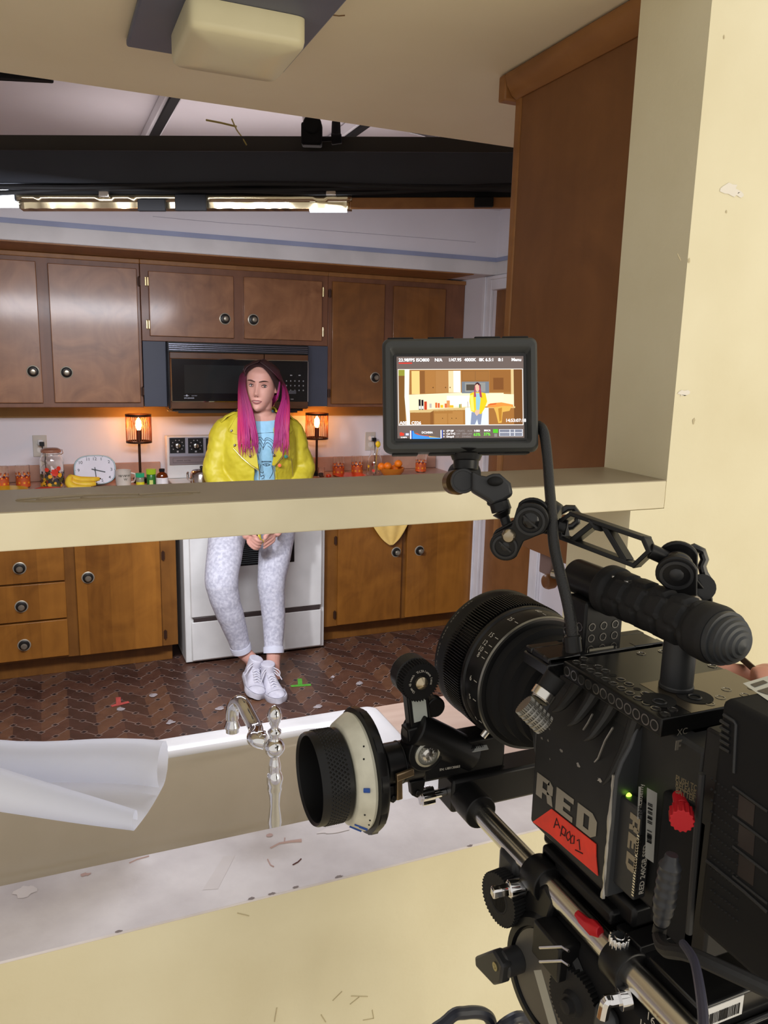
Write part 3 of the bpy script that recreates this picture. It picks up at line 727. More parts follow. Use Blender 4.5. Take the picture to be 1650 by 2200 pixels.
obj('flower_print', b, [M('poppy_red', srgb(222, 58, 36), .5), m_yl, M('leaf_green', srgb(86, 84, 40), .5), M('navy_print', srgb(60, 56, 64), .5)], t, smooth=0)

# plates at the front edge
def plate(px, py, Y, r, col, name, label):
    x, _ = W_(px, py, Y)
    b = B(); b.lathe([(r*.55, .001), (r*.62, .004), (r*.95, .017), (r, .021), (r*.97, .021), (r*.6, .008), (.001, .006)], (x, Y, ZC), seg=40)
    return tag(obj(name, b, M('glaze_'+col[0], srgb(*col[1]), .25), None), label, 'plate')
plate(8, 1045, 4.26, .11, ('yellow', (232, 184, 40)), 'plate', 'yellow plate at the left picture edge in front of the tumblers')
plate(103, 1047, 4.22, .065, ('red', (206, 66, 48)), 'plate', 'small red plate in front of the flowered glass jar')
plate(752, 1020, 4.30, .095, ('coral', (226, 72, 38)), 'plate', 'coral red plate in front of two tumblers, right of the woman')

# wall clock leaning against the backsplash
x, z = W_(204, 1012, 4.42)
t = thing('clock', 'rounded white clock in a pale blue frame leaning behind the bananas', 'clock', (x, 4.42, ZC))
u = X3; tilt = R(14); v = Vector((0, math.sin(tilt), math.cos(tilt))); n = Vector((0, -math.cos(tilt), math.sin(tilt)))
cw, chh = .106, .079; cc = Vector((x, 4.40, ZC+chh+.003))
def sq(a, b_, pw=2.75, nn=48): return [(a*math.copysign(abs(math.cos(2*math.pi*i/nn))**(2/pw), math.cos(2*math.pi*i/nn)), b_*math.copysign(abs(math.sin(2*math.pi*i/nn))**(2/pw), math.sin(2*math.pi*i/nn))) for i in range(nn)]
b = B()
rings = [b.vs([cc+u*px_+v*py_+n*h for px_, py_ in sq(cw*k, chh*k)]) for k, h in ((.96, -.03), (1., -.02), (1., .004), (.97, .009), (.94, .009), (.925, .003))]
b.skin(rings, True, False); obj('frame', b, M('clock_frame_blue', srgb(160, 186, 190), .35), t)
b = B(); b.prism(sq(cw*.925, chh*.925), cc, u, v, n, .0005, .0028); obj('face', b, M('clock_face', srgb(232, 228, 236), .5), t, smooth=0)
b = B()
for k in range(1, 13):
    a = R(90-30*k); ca, sa = math.cos(a), math.sin(a); q = 1/max((abs(ca)/(.77*cw))**3+(abs(sa)/(.74*chh))**3, 1e-9)**(1/3)
    text_into(b, str(k), cc+u*(ca*q)+v*(sa*q-.0075)+n*.0031, u, v, .0155, .01, align='CENTER')
    q2 = q*1.17; b.bar(cc+u*(ca*q2)+v*(sa*q2)+n*.0033, cc+u*(ca*q2*1.05)+v*(sa*q2*1.05)+n*.0033, .002, .0006, n)
obj('dial_print', b, M('numeral_grey', srgb(60, 58, 66), .5), t, smooth=0)
b = B(); d = lambda ang: u*math.sin(R(ang))+v*math.cos(R(ang))
b.bar(cc+n*.006-d(105)*.018, cc+n*.006+d(105)*.052, .005, .0012, n); b.bar(cc+n*.008-d(176)*.014, cc+n*.008+d(176)*.062, .004, .0012, n); b.lathe([(.005, .003), (.005, .010)], cc, n, 14)
obj('hand', b, m_black, t, smooth=0)

# bananas
mb_ = M('banana_peel', srgb(238, 204, 60), .45, col2=srgb(226, 184, 48), nscale=20); mbt = M('banana_tip', srgb(70, 50, 26), .7)
x, _ = W_(150, 1035, 4.22)
for k, lb in enumerate(('front banana of the bunch in front of the clock', 'middle banana of the bunch in front of the clock', 'banana of the bunch nearest the clock face, reaching furthest right')):
    b = B(); b.mi = 0
    st = Vector((x+.004, 4.215+.016*k, ZC+.080)); ln = (.095, .122, .142)[k]; dy = (-.05, -.015, .025)[k]; zz = (.022, .030, .046)[k]
    pts = []; rad = []
    for i in range(11):
        s = i/10; pts.append(st+Vector((-.030*math.sin(s*3.0)*(1-.6*k/2)+ln*s*(.25+.75*s), dy*s, -(.080-zz)*math.sin(min(s*1.7, 1.57))+(.018 if k else .008)*max(0, s-.6))))
        rad.append(.005+.0155*math.sin(math.pi*min(1, max(0.0, s*.9+.06)))**.6)
    b.tube(pts, rad, 8); b.mi = 1; b.sph(pts[-1]+Vector((.003, 0, .001)), .0045, 8, 6)
    tag(obj('banana', b, [mb_, mbt], None, smooth=180), lb, 'banana', 'bunch of bananas')

# mug, spices, bottle
x, _ = W_(265, 1028, 4.36)
t = thing('mug', 'cream mug with grey lettering between the clock and the spice jars', 'mug', (x, 4.36, ZC))
b = B(); b.lathe([(.036, 0), (.039, .004), (.040, .082), (.0375, .082), (.036, .006), (.001, .005)], (x, 4.36, ZC+.0005), seg=32)
b.tube([(x+.038, 4.36, ZC+.066), (x+.058, 4.355, ZC+.062), (x+.063, 4.355, ZC+.042), (x+.054, 4.36, ZC+.02), (x+.038, 4.36, ZC+.016)], .005, 8); obj('body', b, M('mug_cream', srgb(216, 208, 196), .3), t)
b = B()
for k, c in enumerate('WVWVW'):
    a = -math.pi/2-.62+.29*k; nn = Vector((math.cos(a), math.sin(a), 0)); uu = Vector((-math.sin(a), math.cos(a), 0)); text_into(b, c, Vector((x, 4.36, ZC+.05))+nn*.0402-uu*.005, uu, Z3, .012, .02)
a = -1.45; nn = Vector((math.cos(a), math.sin(a), 0)); uu = Vector((-math.sin(a), math.cos(a), 0)); text_into(b, 'W', Vector((x, 4.36, ZC+.032))+nn*.0402-uu*.006, uu, Z3, .012, .02)
obj('lettering', b, M('grey_print', srgb(112, 104, 92), .6), t, smooth=0)
def jar(px, Y, r, h, caph, capc, name, label, cat, bodyc, band=None, trans=0.):
    x, _ = W_(px, 1028, Y); t = thing(name, label, cat, (x, Y, ZC))
    b = B(); b.lathe([(r*.95, .0005), (r, .003), (r, h-caph-.004), (r*.9, h-caph)], (x, Y, ZC), seg=28); obj('body', b, M(name+str(px), srgb(*bodyc), .25, trans=trans), t)
    b = B(); b.gear((x, Y, ZC), (0, 0, 1), r*1.0, r*1.04, h-caph+.0005, h, 36); obj('cap', b, M('cap'+str(px), srgb(*capc), .4), t, smooth=30)
    if band:
        for z0, z1, c, a0, a1 in band:
            b = B(); n_ = 14; aa = [a0+(a1-a0)*i/n_ for i in range(n_+1)]
            lo_ = b.vs([(x+(r+.0006)*math.cos(q), Y+(r+.0006)*math.sin(q), ZC+z0) for q in aa]); hi_ = b.vs([(x+(r+.0006)*math.cos(q), Y+(r+.0006)*math.sin(q), ZC+z1) for q in aa])
            for i in range(n_): b.face([lo_[i], lo_[i+1], hi_[i+1], hi_[i]])
            obj('paper_label', b, M('lab%d_%d' % (px, int(z0*1000)), srgb(*c), .55), t)
    return t
jar(301, 4.28, .021, .075, .021, (40, 176, 122), 'spice_jar', 'small clear spice jar with teal cap and yellow contents', 'spice jar', (176, 176, 150), [(.004, .030, (226, 214, 40), 0, 6.28)], .4)
jar(325, 4.30, .024, .092, .027, (170, 206, 34), 'spice_jar', 'green spice jar with a lime cap, left of the brown bottle', 'spice jar', (54, 120, 50), [(.006, .036, (206, 214, 120), -2.1, -1.35)])
x, _ = W_(348, 1020, 4.26)
t = thing('extract_bottle', 'brown glass bottle with white label and black cap beside the stove', 'bottle', (x, 4.26, ZC))
b = B(); b.lathe([(.029, .0005), (.031, .003), (.031, .056), (.026, .070), (.014, .078), (.012, .082)], (x, 4.26, ZC), seg=30); obj('body', b, M('amber_glass', srgb(150, 70, 20), .1, trans=.6, col2=srgb(130, 58, 16)), t)
b = B(); b.gear((x, 4.26, ZC), (0, 0, 1), .0135, .0145, .0822, .097, 30); obj('cap', b, m_blackmat, t)
b = B(); b.lathe([(.0316, .006), (.0316, .052)], (x, 4.26, ZC), seg=30, caps=False); lb_ = obj('paper_label', b, M('label_white', srgb(226, 222, 222), .55), t)
b = B()
for k in range(4):
    a = -math.pi/2-.55; 
    for j in range(5): 
        aa = a-.06+.1*j; nn = Vector((math.cos(aa), math.sin(aa), 0)); uu = Vector((-math.sin(aa), math.cos(aa), 0)); b.obox(Vector((x, 4.26, ZC+.044-.007*k))+nn*.0319, (.0026, .0012, .0004), uu, Z3, nn)
obj('print', b, M('label_print', srgb(150, 150, 152), .6), lb_, smooth=0)

# kettle on the stove
x, _ = W_(428, 1020, 4.2); x += .012
t = thing('coffee_pot', 'steel coffee pot on the stove beside the woman\'s sleeve', 'coffee pot', (x, 4.2, .93))
b = B(); b.lathe([(.055, .0), (.060, .006), (.060, .06), (.050, .075), (.046, .078), (.001, .080)], (x, 4.2, .9285), seg=32); obj('body', b, M('pot_steel', (.62, .56, .52), .16, 1.), t)
b = B(); b.lathe([(.004, 0), (.005, .004), (.009, .01), (.008, .018), (.003, .021)], (x, 4.2, 1.0088), seg=16); obj('lid_knob', b, m_black, t)
b = B(); b.tube([(x-.058, 4.2, .955), (x-.072, 4.19, .965), (x-.076, 4.185, .995), (x-.071, 4.182, 1.0)], [.009, .007, .006, .005], 10); obj('spout', b, m_steel, t)
b = B(); b.tube([(x+.058, 4.2, .99), (x+.085, 4.2, .985), (x+.088, 4.2, .95), (x+.06, 4.2, .945)], .005, 8); obj('handle', b, m_black, t)

# right worktop: small glass, tomato, carafe, bowl of oranges, cloth
x, _ = W_(690, 1015, 4.40)
b = B(); b.lathe([(.018, .0005), (.020, .004), (.022, .055), (.0205, .055), (.018, .006), (.001, .005)], (x, 4.40, ZC), seg=24); tag(obj('shot_glass', b, m_tglass, None), 'small plain glass between the right lamp base and the flowered tumblers', 'drinking glass')
x, _ = W_(706, 1021, 4.33)
b = B(); b.mi = 0; b.lathe([(.004, .001), (.013, .005), (.017, .014), (.014, .023), (.005, .027), (.001, .025)], (x, 4.33, ZC), seg=20); b.mi = 1
for a in range(0, 360, 72): b.bar((x, 4.33, ZC+.0265), (x+.009*math.cos(R(a)), 4.33+.009*math.sin(R(a)), ZC+.026), .003, .001, (0, 0, 1))
tag(obj('tomato', b, [M('tomato_red', srgb(214, 62, 30), .3), M('calyx', srgb(70, 96, 40), .6)], None), 'small red tomato between the plain glass and the coral plate', 'tomato')
x, _ = W_(805, 990, 4.41)
t = thing('glass_carafe', 'clear glass carafe with printed flowers, left of the oranges', 'carafe', (x, 4.41, ZC))
b = B(); b.lathe([(.045, .0005), (.050, .008), (.050, .06), (.040, .10), (.026, .13), (.026, .148), (.030, .158), (.028, .158), (.024, .147), (.024, .13), (.038, .098), (.047, .06), (.047, .01), (.001, .008)], (x, 4.41, ZC), seg=36); obj('glass_body', b, m_tglass, t)
b = B()
for i in range(9): b.mi = i % 2; disc_on(b, .050, i*.7, .03+.012*(i % 3), .011, 6)
for v in b.bm.verts: v.co += Vector((x, 4.41, ZC))
obj('flower_print', b, [m_rd, m_yl], t, smooth=0)
b = B(); b.mi = 0; b.tube([(x+.0, 4.41, ZC+.06), (x-.005, 4.405, ZC+.13), (x+.004, 4.40, ZC+.19)], .0025, 6); tag(obj('spoon', b, m_steel, None), 'thin metal spoon handle standing in the glass carafe', 'spoon')
b = B(); b.sph((x+.016, 4.402, ZC+.185), (.016, .012, .02), 14, 10); b.tube([(x+.004, 4.41, ZC+.02), (x+.010, 4.408, ZC+.11), (x+.015, 4.403, ZC+.17)], .002, 6); tag(obj('yellow_flower', b, M('tulip_yellow', srgb(240, 206, 30), .5), None), 'yellow flower head standing in the glass carafe', 'flower')
x, _ = W_(842, 1010, 4.30)
b = B(); b.lathe([(.035, .0005), (.050, .006), (.072, .034), (.077, .056), (.075, .056), (.069, .035), (.046, .009), (.001, .007)], (x, 4.30, ZC), seg=40); tag(obj('fruit_bowl', b, M('amber_bowl', srgb(232, 156, 60), .12, trans=.55, col2=srgb(220, 140, 50)), None), 'amber glass bowl holding the oranges under the monitor', 'bowl')
mo = M('orange_peel', srgb(240, 132, 24), .42, col2=srgb(232, 118, 20), nscale=16, bump=.4, bscale=500)
for i, (px, py, Y, lb) in enumerate(((833, 1001, 4.28, 'front orange in the amber bowl'), (856, 996, 4.29, 'topmost orange in the amber bowl, at right'), (820, 1002, 4.30, 'orange at the left of the amber bowl, half hidden'), (848, 1006, 4.34, 'orange at the back of the amber bowl'))):
    v = pt(px, py, Y=Y); b = B(); b.mi = 0; b.sph(v, (.024, .024, .0225), 20, 14); b.mi = 1; b.cyl(v+Vector((.002, -.002, .0215)), v+Vector((.002, -.002, .0232)), .002, seg=6)
    tag(obj('orange', b, [mo, mbt], None, smooth=180), lb, 'orange', 'oranges in the amber bowl')
m_cloth = M('mustard_cloth', srgb(238, 204, 122), .8, col2=srgb(228, 190, 104), nscale=14, bump=.2, bscale=300)
b = B(); nx, ny = 18, 26; rows = []
ed = YB-.036
for j in range(ny+1):
    s = j/ny; row = []
    for i in range(nx+1):
        a = i/nx-.5
        if s < .45:
            k = s/.45; y = 4.18-(4.18-ed)*k; z = ZC+.006+.014*abs(math.sin(a*9+k*5))*(1-k*.5)+.004*math.sin(k*17); xx = 1.78+a*(.34+.08*k)+.02*math.sin(k*6)
        else:
            k = (s-.45)/.55; wd = .42*(1-k)**.65+.014; y = ed-.014-.012*math.sin(a*16)*(1-k)*(.4+k)-.006*k; z = ZC+.006-.352*k+.06*abs(a)*k*(1-k); xx = 1.745+a*wd+.022*k
        row.append((xx, y, z))
    rows.append(b.vs(row))
b.skin(rows, False, False, closed=False)
tag(obj('cloth', b, m_cloth, None, smooth=180, solid=.003, sub=1), 'mustard yellow cloth hanging over the edge of the right worktop', 'cloth')
# floor: tape marks and litter
for nm, c, pts, lb in (('tape_mark', (96, 176, 60), (((625, 1474), (668, 1471)), ((645, 1472), (644, 1458))), 'green tape T mark on the floor right of the white sneakers'), ('tape_mark', (204, 92, 84), (((239, 1517), (277, 1508)), ((255, 1513), (254, 1498))), 'red tape T mark on the floor below the drawers')):
    b = B()
    for k, (p, q) in enumerate(pts): b.bar(pt(*p, Z=.0016+.0006*k), pt(*q, Z=.0016+.0006*k), .022, .0006, (0, 0, 1))
    tag(obj(nm, b, M('tape_'+str(c[0]), srgb(*c), .6, col2=srgb(c[0]-16, c[1]-10, c[2]-8), nscale=40), None, smooth=0), lb, 'floor tape')
rl = random.Random(5)
m_scr = M('scrap_white', srgb(170, 160, 160), .8)
for i, (px, py, lb) in enumerate(((329, 1494, 'curled pale scrap on the floor between the red tape and the stove'), (366, 1552, 'crumpled pale scrap on the floor above the paper roll, nearest the sink'), (473, 1522, 'pale scrap on the floor just left of the faucet spout'), (773, 1468, 'pale scrap on the floor right of the green tape'), (683, 1518, 'pale scrap on the floor right of the faucet handle'), (258, 1524, 'white scrap on the floor right under the red tape'), (715, 1455, 'tiny pale scrap on the floor far right of the green tape'))):
    c = pt(px, py, Z=.002); b = B(); s = .022 if i != 6 else .014
    rr2 = [b.vs([c+Vector((s*(1-.28*j)*math.cos(a)*rl.uniform(.6, 1.2), s*(1-.28*j)*math.sin(a)*rl.uniform(.4, 1.1), .001+.004*j*rl.uniform(.6, 1.2))) for a in [2*math.pi*k/9 for k in range(9)]]) for j in range(3)]
    b.skin(rr2); tag(obj('paper_scrap', b, m_scr, None, smooth=30), lb, 'scrap', 'scraps on the floor')
# ================================================================== THE WOMAN
m_skin = M('skin', srgb(206, 156, 140), .5, col2=srgb(198, 146, 130), nscale=9, sub=.12)
m_jacket = M('yellow_leather', srgb(196, 182, 48), .5, col2=srgb(184, 168, 40), nscale=10, bump=.15, bscale=200)
m_tee = M('pale_blue_jersey', srgb(150, 196, 222), .8, col2=srgb(140, 186, 212), nscale=40)
m_denim = M('acid_wash_denim', srgb(206, 206, 216), .85, col2=srgb(174, 174, 188), nscale=70, detail=9, lo=.36, hi=.64, bump=.2, bscale=400)
m_cuff = M('denim_cuff', srgb(214, 216, 228), .85)
m_shoe = M('white_canvas', srgb(214, 212, 222), .8, col2=srgb(196, 194, 206), nscale=24)
m_sole = M('white_rubber', srgb(206, 204, 212), .6, col2=srgb(176, 172, 180), nscale=18)
m_lace = M('white_lace', srgb(222, 220, 228), .8)
PX, PY = .962, 3.84
person = thing('person', 'woman with long pink hair, yellow jacket and pale jeans leaning on the stove', 'person', (PX, PY, 0))

def interp(keys, t):
    for (a, va), (b_, vb) in zip(keys, keys[1:]):
        if t <= b_:
            s = (t-a)/(b_-a) if b_ > a else 0; s = max(0, min(1, s)); return va+(vb-va)*(s*s*(3-2*s)*.5+s*.5)
    return keys[-1][1]
# ---- head
HC = pt(561, 829, Y=3.80); HS = 1.0; HYAW = R(-27)
HR = Matrix.Rotation(HYAW, 3, 'Z') @ Matrix.Rotation(R(3), 3, 'Y')
def HL(x, y, z): return HC+HR @ Vector((x*HS, y*HS, z*HS))
KW = [(-.121, .006), (-.117, .020), (-.104, .036), (-.085, .047), (-.065, .056), (-.04, .064), (-.005, .069), (.03, .072), (.06, .070), (.09, .056), (.108, .036), (.119, .006)]
KF = [(-.121, .066), (-.117, .078), (-.104, .086), (-.085, .086), (-.065, .086), (-.04, .086), (-.005, .085), (.03, .090), (.06, .084), (.09, .060), (.108, .034), (.119, .004)]
KB = [(-.121, -.05), (-.117, -.04), (-.104, -.01), (-.085, .02), (-.065, .045), (-.04, .066), (-.005, .085), (.03, .094), (.06, .090), (.09, .068), (.108, .040), (.119, .004)]
g = lambda d, s: math.exp(-(d/s)**2)
def bump_(x, z):
    a = abs(x); o = 0.
    if -.052 < z < .02:
        h = interp([(-.052, 0.), (-.046, .010), (-.037, .023), (-.02, .015), (0., .007), (.02, .001)], z); sg = interp([(-.052, .015), (-.037, .0125), (-.02, .009), (.02, .009)], z)
        o += h*g(x, sg)
    o -= .010*g(a-.031, .015)*g(z-.003, .0115)
    o += .0035*g(a-.030, .02)*g(z-.024, .008)
    o += .004*g(x, .02)*g(z+.064, .006)+.005*g(x, .017)*g(z+.0775, .006)-.0025*g(x, .022)*g(z+.0705, .0022)-.002*g(x, .02)*g(z+.088, .006)
    o += .005*g(x, .016)*g(z+.108, .012)+.003*g(a-.046, .016)*g(z+.03, .02)
    return o
def face_y(x, z):
    w, f = interp(KW, z), interp(KF, z); k = min(1, abs(x)/w)
    return -(f*(1-k**2.3)**(1/2.3)+bump_(x, z))
bd = B()
rings = []; NZ = 78; NS = 72
for i in range(NZ):
    s = i/(NZ-1); z = -.121+.240*(.5-.5*math.cos(math.pi*s))*.5+.240*s*.5
    w, f, bk = interp(KW, z), interp(KF, z), interp(KB, z); row = []
    for j in range(NS):
        a = 2*math.pi*j/NS; ca, sa = math.cos(a), math.sin(a); pw = 2.3
        x = w*math.copysign(abs(ca)**(2/pw), ca)
        if sa <= 0: y = -f*abs(sa)**(2/pw); y -= bump_(x, z)*min(1, abs(sa)*2)
        else: y = bk*abs(sa)**(2/pw)
        row.append(HL(x, y, z))
    rings.append(bd.vs(row))
bd.skin(rings)
# ear on the picture's right
for s in (1, -1):
    bd.sph(HL(s*.074, .012, -.004), (.008, .017, .029), 14, 10, HR @ Matrix.Rotation(R(-18)*s, 3, 'Z') @ Matrix.Rotation(R(-8), 3, 'X'))
# neck and inner torso
def el(c, ru, rv, up=None): return (Vector(c), X3, Y3, ru, rv)
NB = Vector((HC.x+.006, 3.835, 1.33))
bd.loft([el((HC.x+.004, 3.80, HC.z-.07), .050, .052), el((HC.x+.005, 3.812, HC.z-.11), .049, .052), el((NB.x, 3.828, 1.345), .051, .054), el((NB.x, 3.838, 1.315), .070, .062), el((PX, 3.845, 1.29), .13, .075)], 28)
TOR = [(.80, 3.855, .150, .096), (.90, 3.852, .148, .096), (.98, 3.850, .132, .092), (1.08, 3.846, .140, .102), (1.18, 3.840, .152, .112), (1.26, 3.845, .160, .098), (1.305, 3.848, .150, .080), (1.335, 3.845, .085, .062)]
bd.loft([el((PX, y, z), rx, ry) for z, y, rx, ry in TOR], 32)
SH = {-1: Vector((PX-.150, 3.862, 1.262)), 1: Vector((PX+.158, 3.862, 1.262))}
EL = {-1: Vector((.750, 3.845, 1.045)), 1: Vector((1.190, 3.84, 1.045))}
WR = {-1: pt(527, 1128, Y=3.67), 1: pt(599, 1124, Y=3.67)}
for s in (-1, 1):
    bd.tube(smooth_path([SH[s], SH[s].lerp(EL[s], .5), EL[s], EL[s].lerp(WR[s], .5), WR[s]], 4), [.047-.021*i/16 for i in range(17)], 14)
# hands: fingers meet in front of the jeans
def hand(s):
    W0 = WR[s]
    if s < 0:
        palm = [W0, pt(531, 1142, Y=3.655), pt(537, 1155, Y=3.645)]; kn = [((534, 1166), (546, 1178), (556, 1179)), ((539, 1164), (550, 1174), (560, 1174.5)), ((543, 1160), (553, 1168), (562, 1169)), ((546, 1156), (555, 1162), (562, 1164))]; th = ((541, 1146), (549, 1153), (556, 1160))
    else:
        palm = [W0, pt(594, 1138, Y=3.655), pt(588, 1150, Y=3.645)]; kn = [((587, 1162), (576, 1171), (566, 1178)), ((584, 1158), (573, 1166), (566, 1172)), ((580, 1154), (571, 1160), (565, 1166)), ((577, 1150), (570, 1156), (566, 1161))]; th = ((582, 1142), (573, 1149), (566, 1155))
    bd.tube(smooth_path(palm, 4), [.025, .027, .029, .031, .033, .034, .034, .031, .024], 14, flat=.62)
    for k, (a, b_, c) in enumerate(kn):
        y0 = 3.628-.006*k if s < 0 else 3.635-.006*k
        p = [palm[2].lerp(pt(*a, Y=y0), .3), pt(*a, Y=y0), pt(*b_, Y=y0-.016), pt(*c, Y=y0-.010)]
        bd.tube(smooth_path(p, 4), [.0105-.0035*i/12 for i in range(13)], 9)
    p = [palm[1].lerp(palm[2], .4), pt(*th[0], Y=3.618), pt(*th[1], Y=3.605), pt(*th[2], Y=3.606)]
    bd.tube(smooth_path(p, 4), [.0125-.0045*i/12 for i in range(13)], 9)
hand(-1); hand(1)
# legs under the jeans and bare ankles
LEG = {-1: [(Vector((.865, 3.855, .84)), .098), (pt(490, 1148, Y=3.83), .092), (pt(482, 1195, Y=3.745), .086), (pt(476, 1245, Y=3.68), .081), (pt(484, 1290, Y=3.675), .071), (pt(498, 1330, Y=3.69), .064), (pt(510, 1366, Y=3.71), .054), (pt(519, 1397, Y=3.72), .046)],
       1: [(Vector((1.06, 3.86, .84)), .100), (pt(596, 1140, Y=3.85), .092), (pt(590, 1195, Y=3.80), .082), (pt(583, 1250, Y=3.75), .070), (pt(585, 1290, Y=3.73), .063), (pt(588, 1330, Y=3.715), .058), (pt(588, 1370, Y=3.69), .050), (pt(588, 1402, Y=3.665), .045)]}
ANK = {-1: (pt(520, 1398, Y=3.72), pt(543, 1420, Y=3.705)), 1: (pt(588, 1400, Y=3.665), pt(586, 1438, Y=3.64))}
for s in (-1, 1):
    bd.tube([p for p, r_ in LEG[s]], [r_*.72 for p, r_ in LEG[s]], 16)
    a, b_ = ANK[s]; bd.tube([a+(a-b_)*.4, a, a.lerp(b_, .5), b_, b_+Vector((0, -.02, -.05))], [.037, .036, .035, .036, .034], 16)
body = obj('body', bd, m_skin, person, remesh=.0034, smooth_it=2)

# ---- face
def on_face(x, z, off=0.): return HL(x, face_y(x, z)-off, z)
for s in (-1, 1):
    c = HL(s*.031, face_y(.031, .003)+.0085, .003); fw = (Vector((0, 0, CAMZ))-c).normalized()
    b = B(); b.mi = 0; b.sph(c, .0112, 20, 14); b.mi = 1; u, v, n = frame(fw); b.lathe([(.0058, .0098), (.0050, .0110), (.001, .0113)], c, fw, 18); b.mi = 2; b.lathe([(.0026, .0112), (.0008, .0116)], c, fw, 12)
    obj('eye', b, [M('eye_white', srgb(224, 214, 214), .2), M('iris_hazel', srgb(84, 70, 60), .2), M('pupil', (.005, .005, .005), .1)], person, smooth=60)
    b = B(); xs = [(-.015+.030*i/10) for i in range(11)]
    up = [HL(s*.031+q, face_y(s*.031+q, .003)+.003-.0062*(1-(q/.0155)**2), .003+.0072*(1-(q/.0155)**2)-.001) for q in xs]
    b.tube(up, [.0016+.0018*(1-abs(q)/.016) for q in xs], 6)
    lo_ = [HL(s*.031+q, face_y(s*.031+q, .003)+.003-.006*(1-(q/.0155)**2), .003-.0058*(1-(q/.0155)**2)-.001) for q in xs]
    b.tube(lo_, .0014, 5); obj('eyelash', b, M('lash_brown', srgb(60, 40, 38), .7), person)
    b = B(); xs = [.010+.040*i/12 for i in range(13)]
    b.tube([on_face(s*q, .0205+.0065*math.sin(math.pi*min(1, (q-.010)/.052)), .0008) for q in xs], [.0018+.0042*math.sin(math.pi*min(.98, .12+(q-.010)/.046)) for q in xs], 8, flat=.55); obj('eyebrow', b, M('brow_brown', srgb(82, 56, 48), .8), person)
b = B(); xs = [-.0255+.051*i/16 for i in range(17)]
b.mi = 0
upz = lambda q: -.0655-.0045*(abs(q)/.0255)**1.5-.0016*g(q, .004)
b.tube([on_face(q, upz(q), .0006) for q in xs], [.0012+.0036*(1-(abs(q)/.0262)**2) for q in xs], 8, flat=.6)
b.tube([on_face(q*.9, -.0785+.0075*(abs(q)/.0255)**2, .0006) for q in xs], [.0012+.0046*(1-(abs(q)/.0262)**2) for q in xs], 8, flat=.6)
b.mi = 1; b.tube([on_face(q*.8, -.0715+.001*(abs(q)/.0255)**2, .0004) for q in xs], [.0006+.0022*(1-(abs(q)/.0262)**2) for q in xs], 8, flat=.5)
obj('lips', b, [M('lip_rose', srgb(160, 92, 94), .45), M('teeth_shadow', srgb(206, 180, 172), .4)], person, smooth=180)
b = B()
for s in (-1, 1): b.sph(HL(s*.0065, face_y(s*.0065, -.0465)+.0008, -.0475), (.0036, .003, .0018), 10, 8)
obj('nostril', b, M('nostril_dark', srgb(110, 62, 56), .7), person)

# ---- hair: brown at the roots, dyed pink below
m_hair = bpy.data.materials.new('dyed_hair'); m_hair.use_nodes = True
N = m_hair.node_tree.nodes; L = m_hair.node_tree.links; p = N['Principled BSDF']; p.inputs['Roughness'].default_value = .5; p.inputs['Specular IOR Level'].default_value = .35
at_ = N.new('ShaderNodeAttribute'); at_.attribute_name = 'dye'; L.new(at_.outputs['Color'], p.inputs['Base Color'])
hb = B(); lay = hb.bm.verts.layers.float_color.new('dye'); rh = random.Random(21)
c_root, c_mid, c_pink, c_mag = srgb(52, 32, 32), srgb(92, 22, 52), srgb(184, 48, 92), srgb(142, 32, 100)
def mixc(a, b_, t): t = max(0, min(1, t)); return tuple(x+(y-x)*t for x, y in zip(a, b_))
def strand(pts, r, tint, k0=.20, k1=.42, flat=.45, seg=6):
    path = smooth_path(pts, 5); n = len(path); v0 = len(hb.bm.verts)
    dirs = None; hb.bm.verts.ensure_lookup_table()
    rad = [r*(.55+.45*math.sin(math.pi*min(1, .12+.95*i/n)))*(1 if i < n*.75 else max(.12, 1-(i/n-.75)*3.4)) for i in range(n)]
    hb.tube(path, rad, seg, flat=flat); hb.bm.verts.ensure_lookup_table()
    for i in range(len(hb.bm.verts)-v0):
        s = (i//seg)/max(1, n-1)
        c = mixc(mixc(c_root, c_mid, (s-k0*.4)/(k0*.8)), tint, (s-k0)/(k1-k0)); hb.bm.verts[v0+i][lay] = (*c, 1)
v0 = 0
# scalp cap
rings = []
for i in range(26):
    a = i/25; row = []
    for j in range(40):
        ph = 2*math.pi*j/40; back = .5+.5*math.sin(ph)     # 1 at the back
        sd = abs(math.cos(ph)); lim = -.07*back+(.094-.07*sd**3)*(1-back); z = .126-(.126-lim)*a**1.3 if a < 1 else lim
        zz = min(z, .1255); w, f, bk = interp(KW, min(zz-.006, .118)), interp(KF, min(zz-.006, .118)), interp(KB, min(zz-.006, .118))
        k = 1.09 if a > 0 else 0.02
        x = math.cos(ph)*(w+.006)*k; y = math.sin(ph)*((bk if math.sin(ph) > 0 else f)+.006)*k
        row.append(HL(x, y, z))
    rings.append(hb.vs(row))
hb.skin(rings, True, False)
for v in hb.bm.verts: v[lay] = (*c_root, 1)
def surf(ph, z, off):
    w, f, bk = interp(KW, min(z, .117)), interp(KF, min(z, .117)), interp(KB, min(z, .117))
    return HL(math.cos(ph)*(w+off), math.sin(ph)*((bk if math.sin(ph) > 0 else f)+off), z)
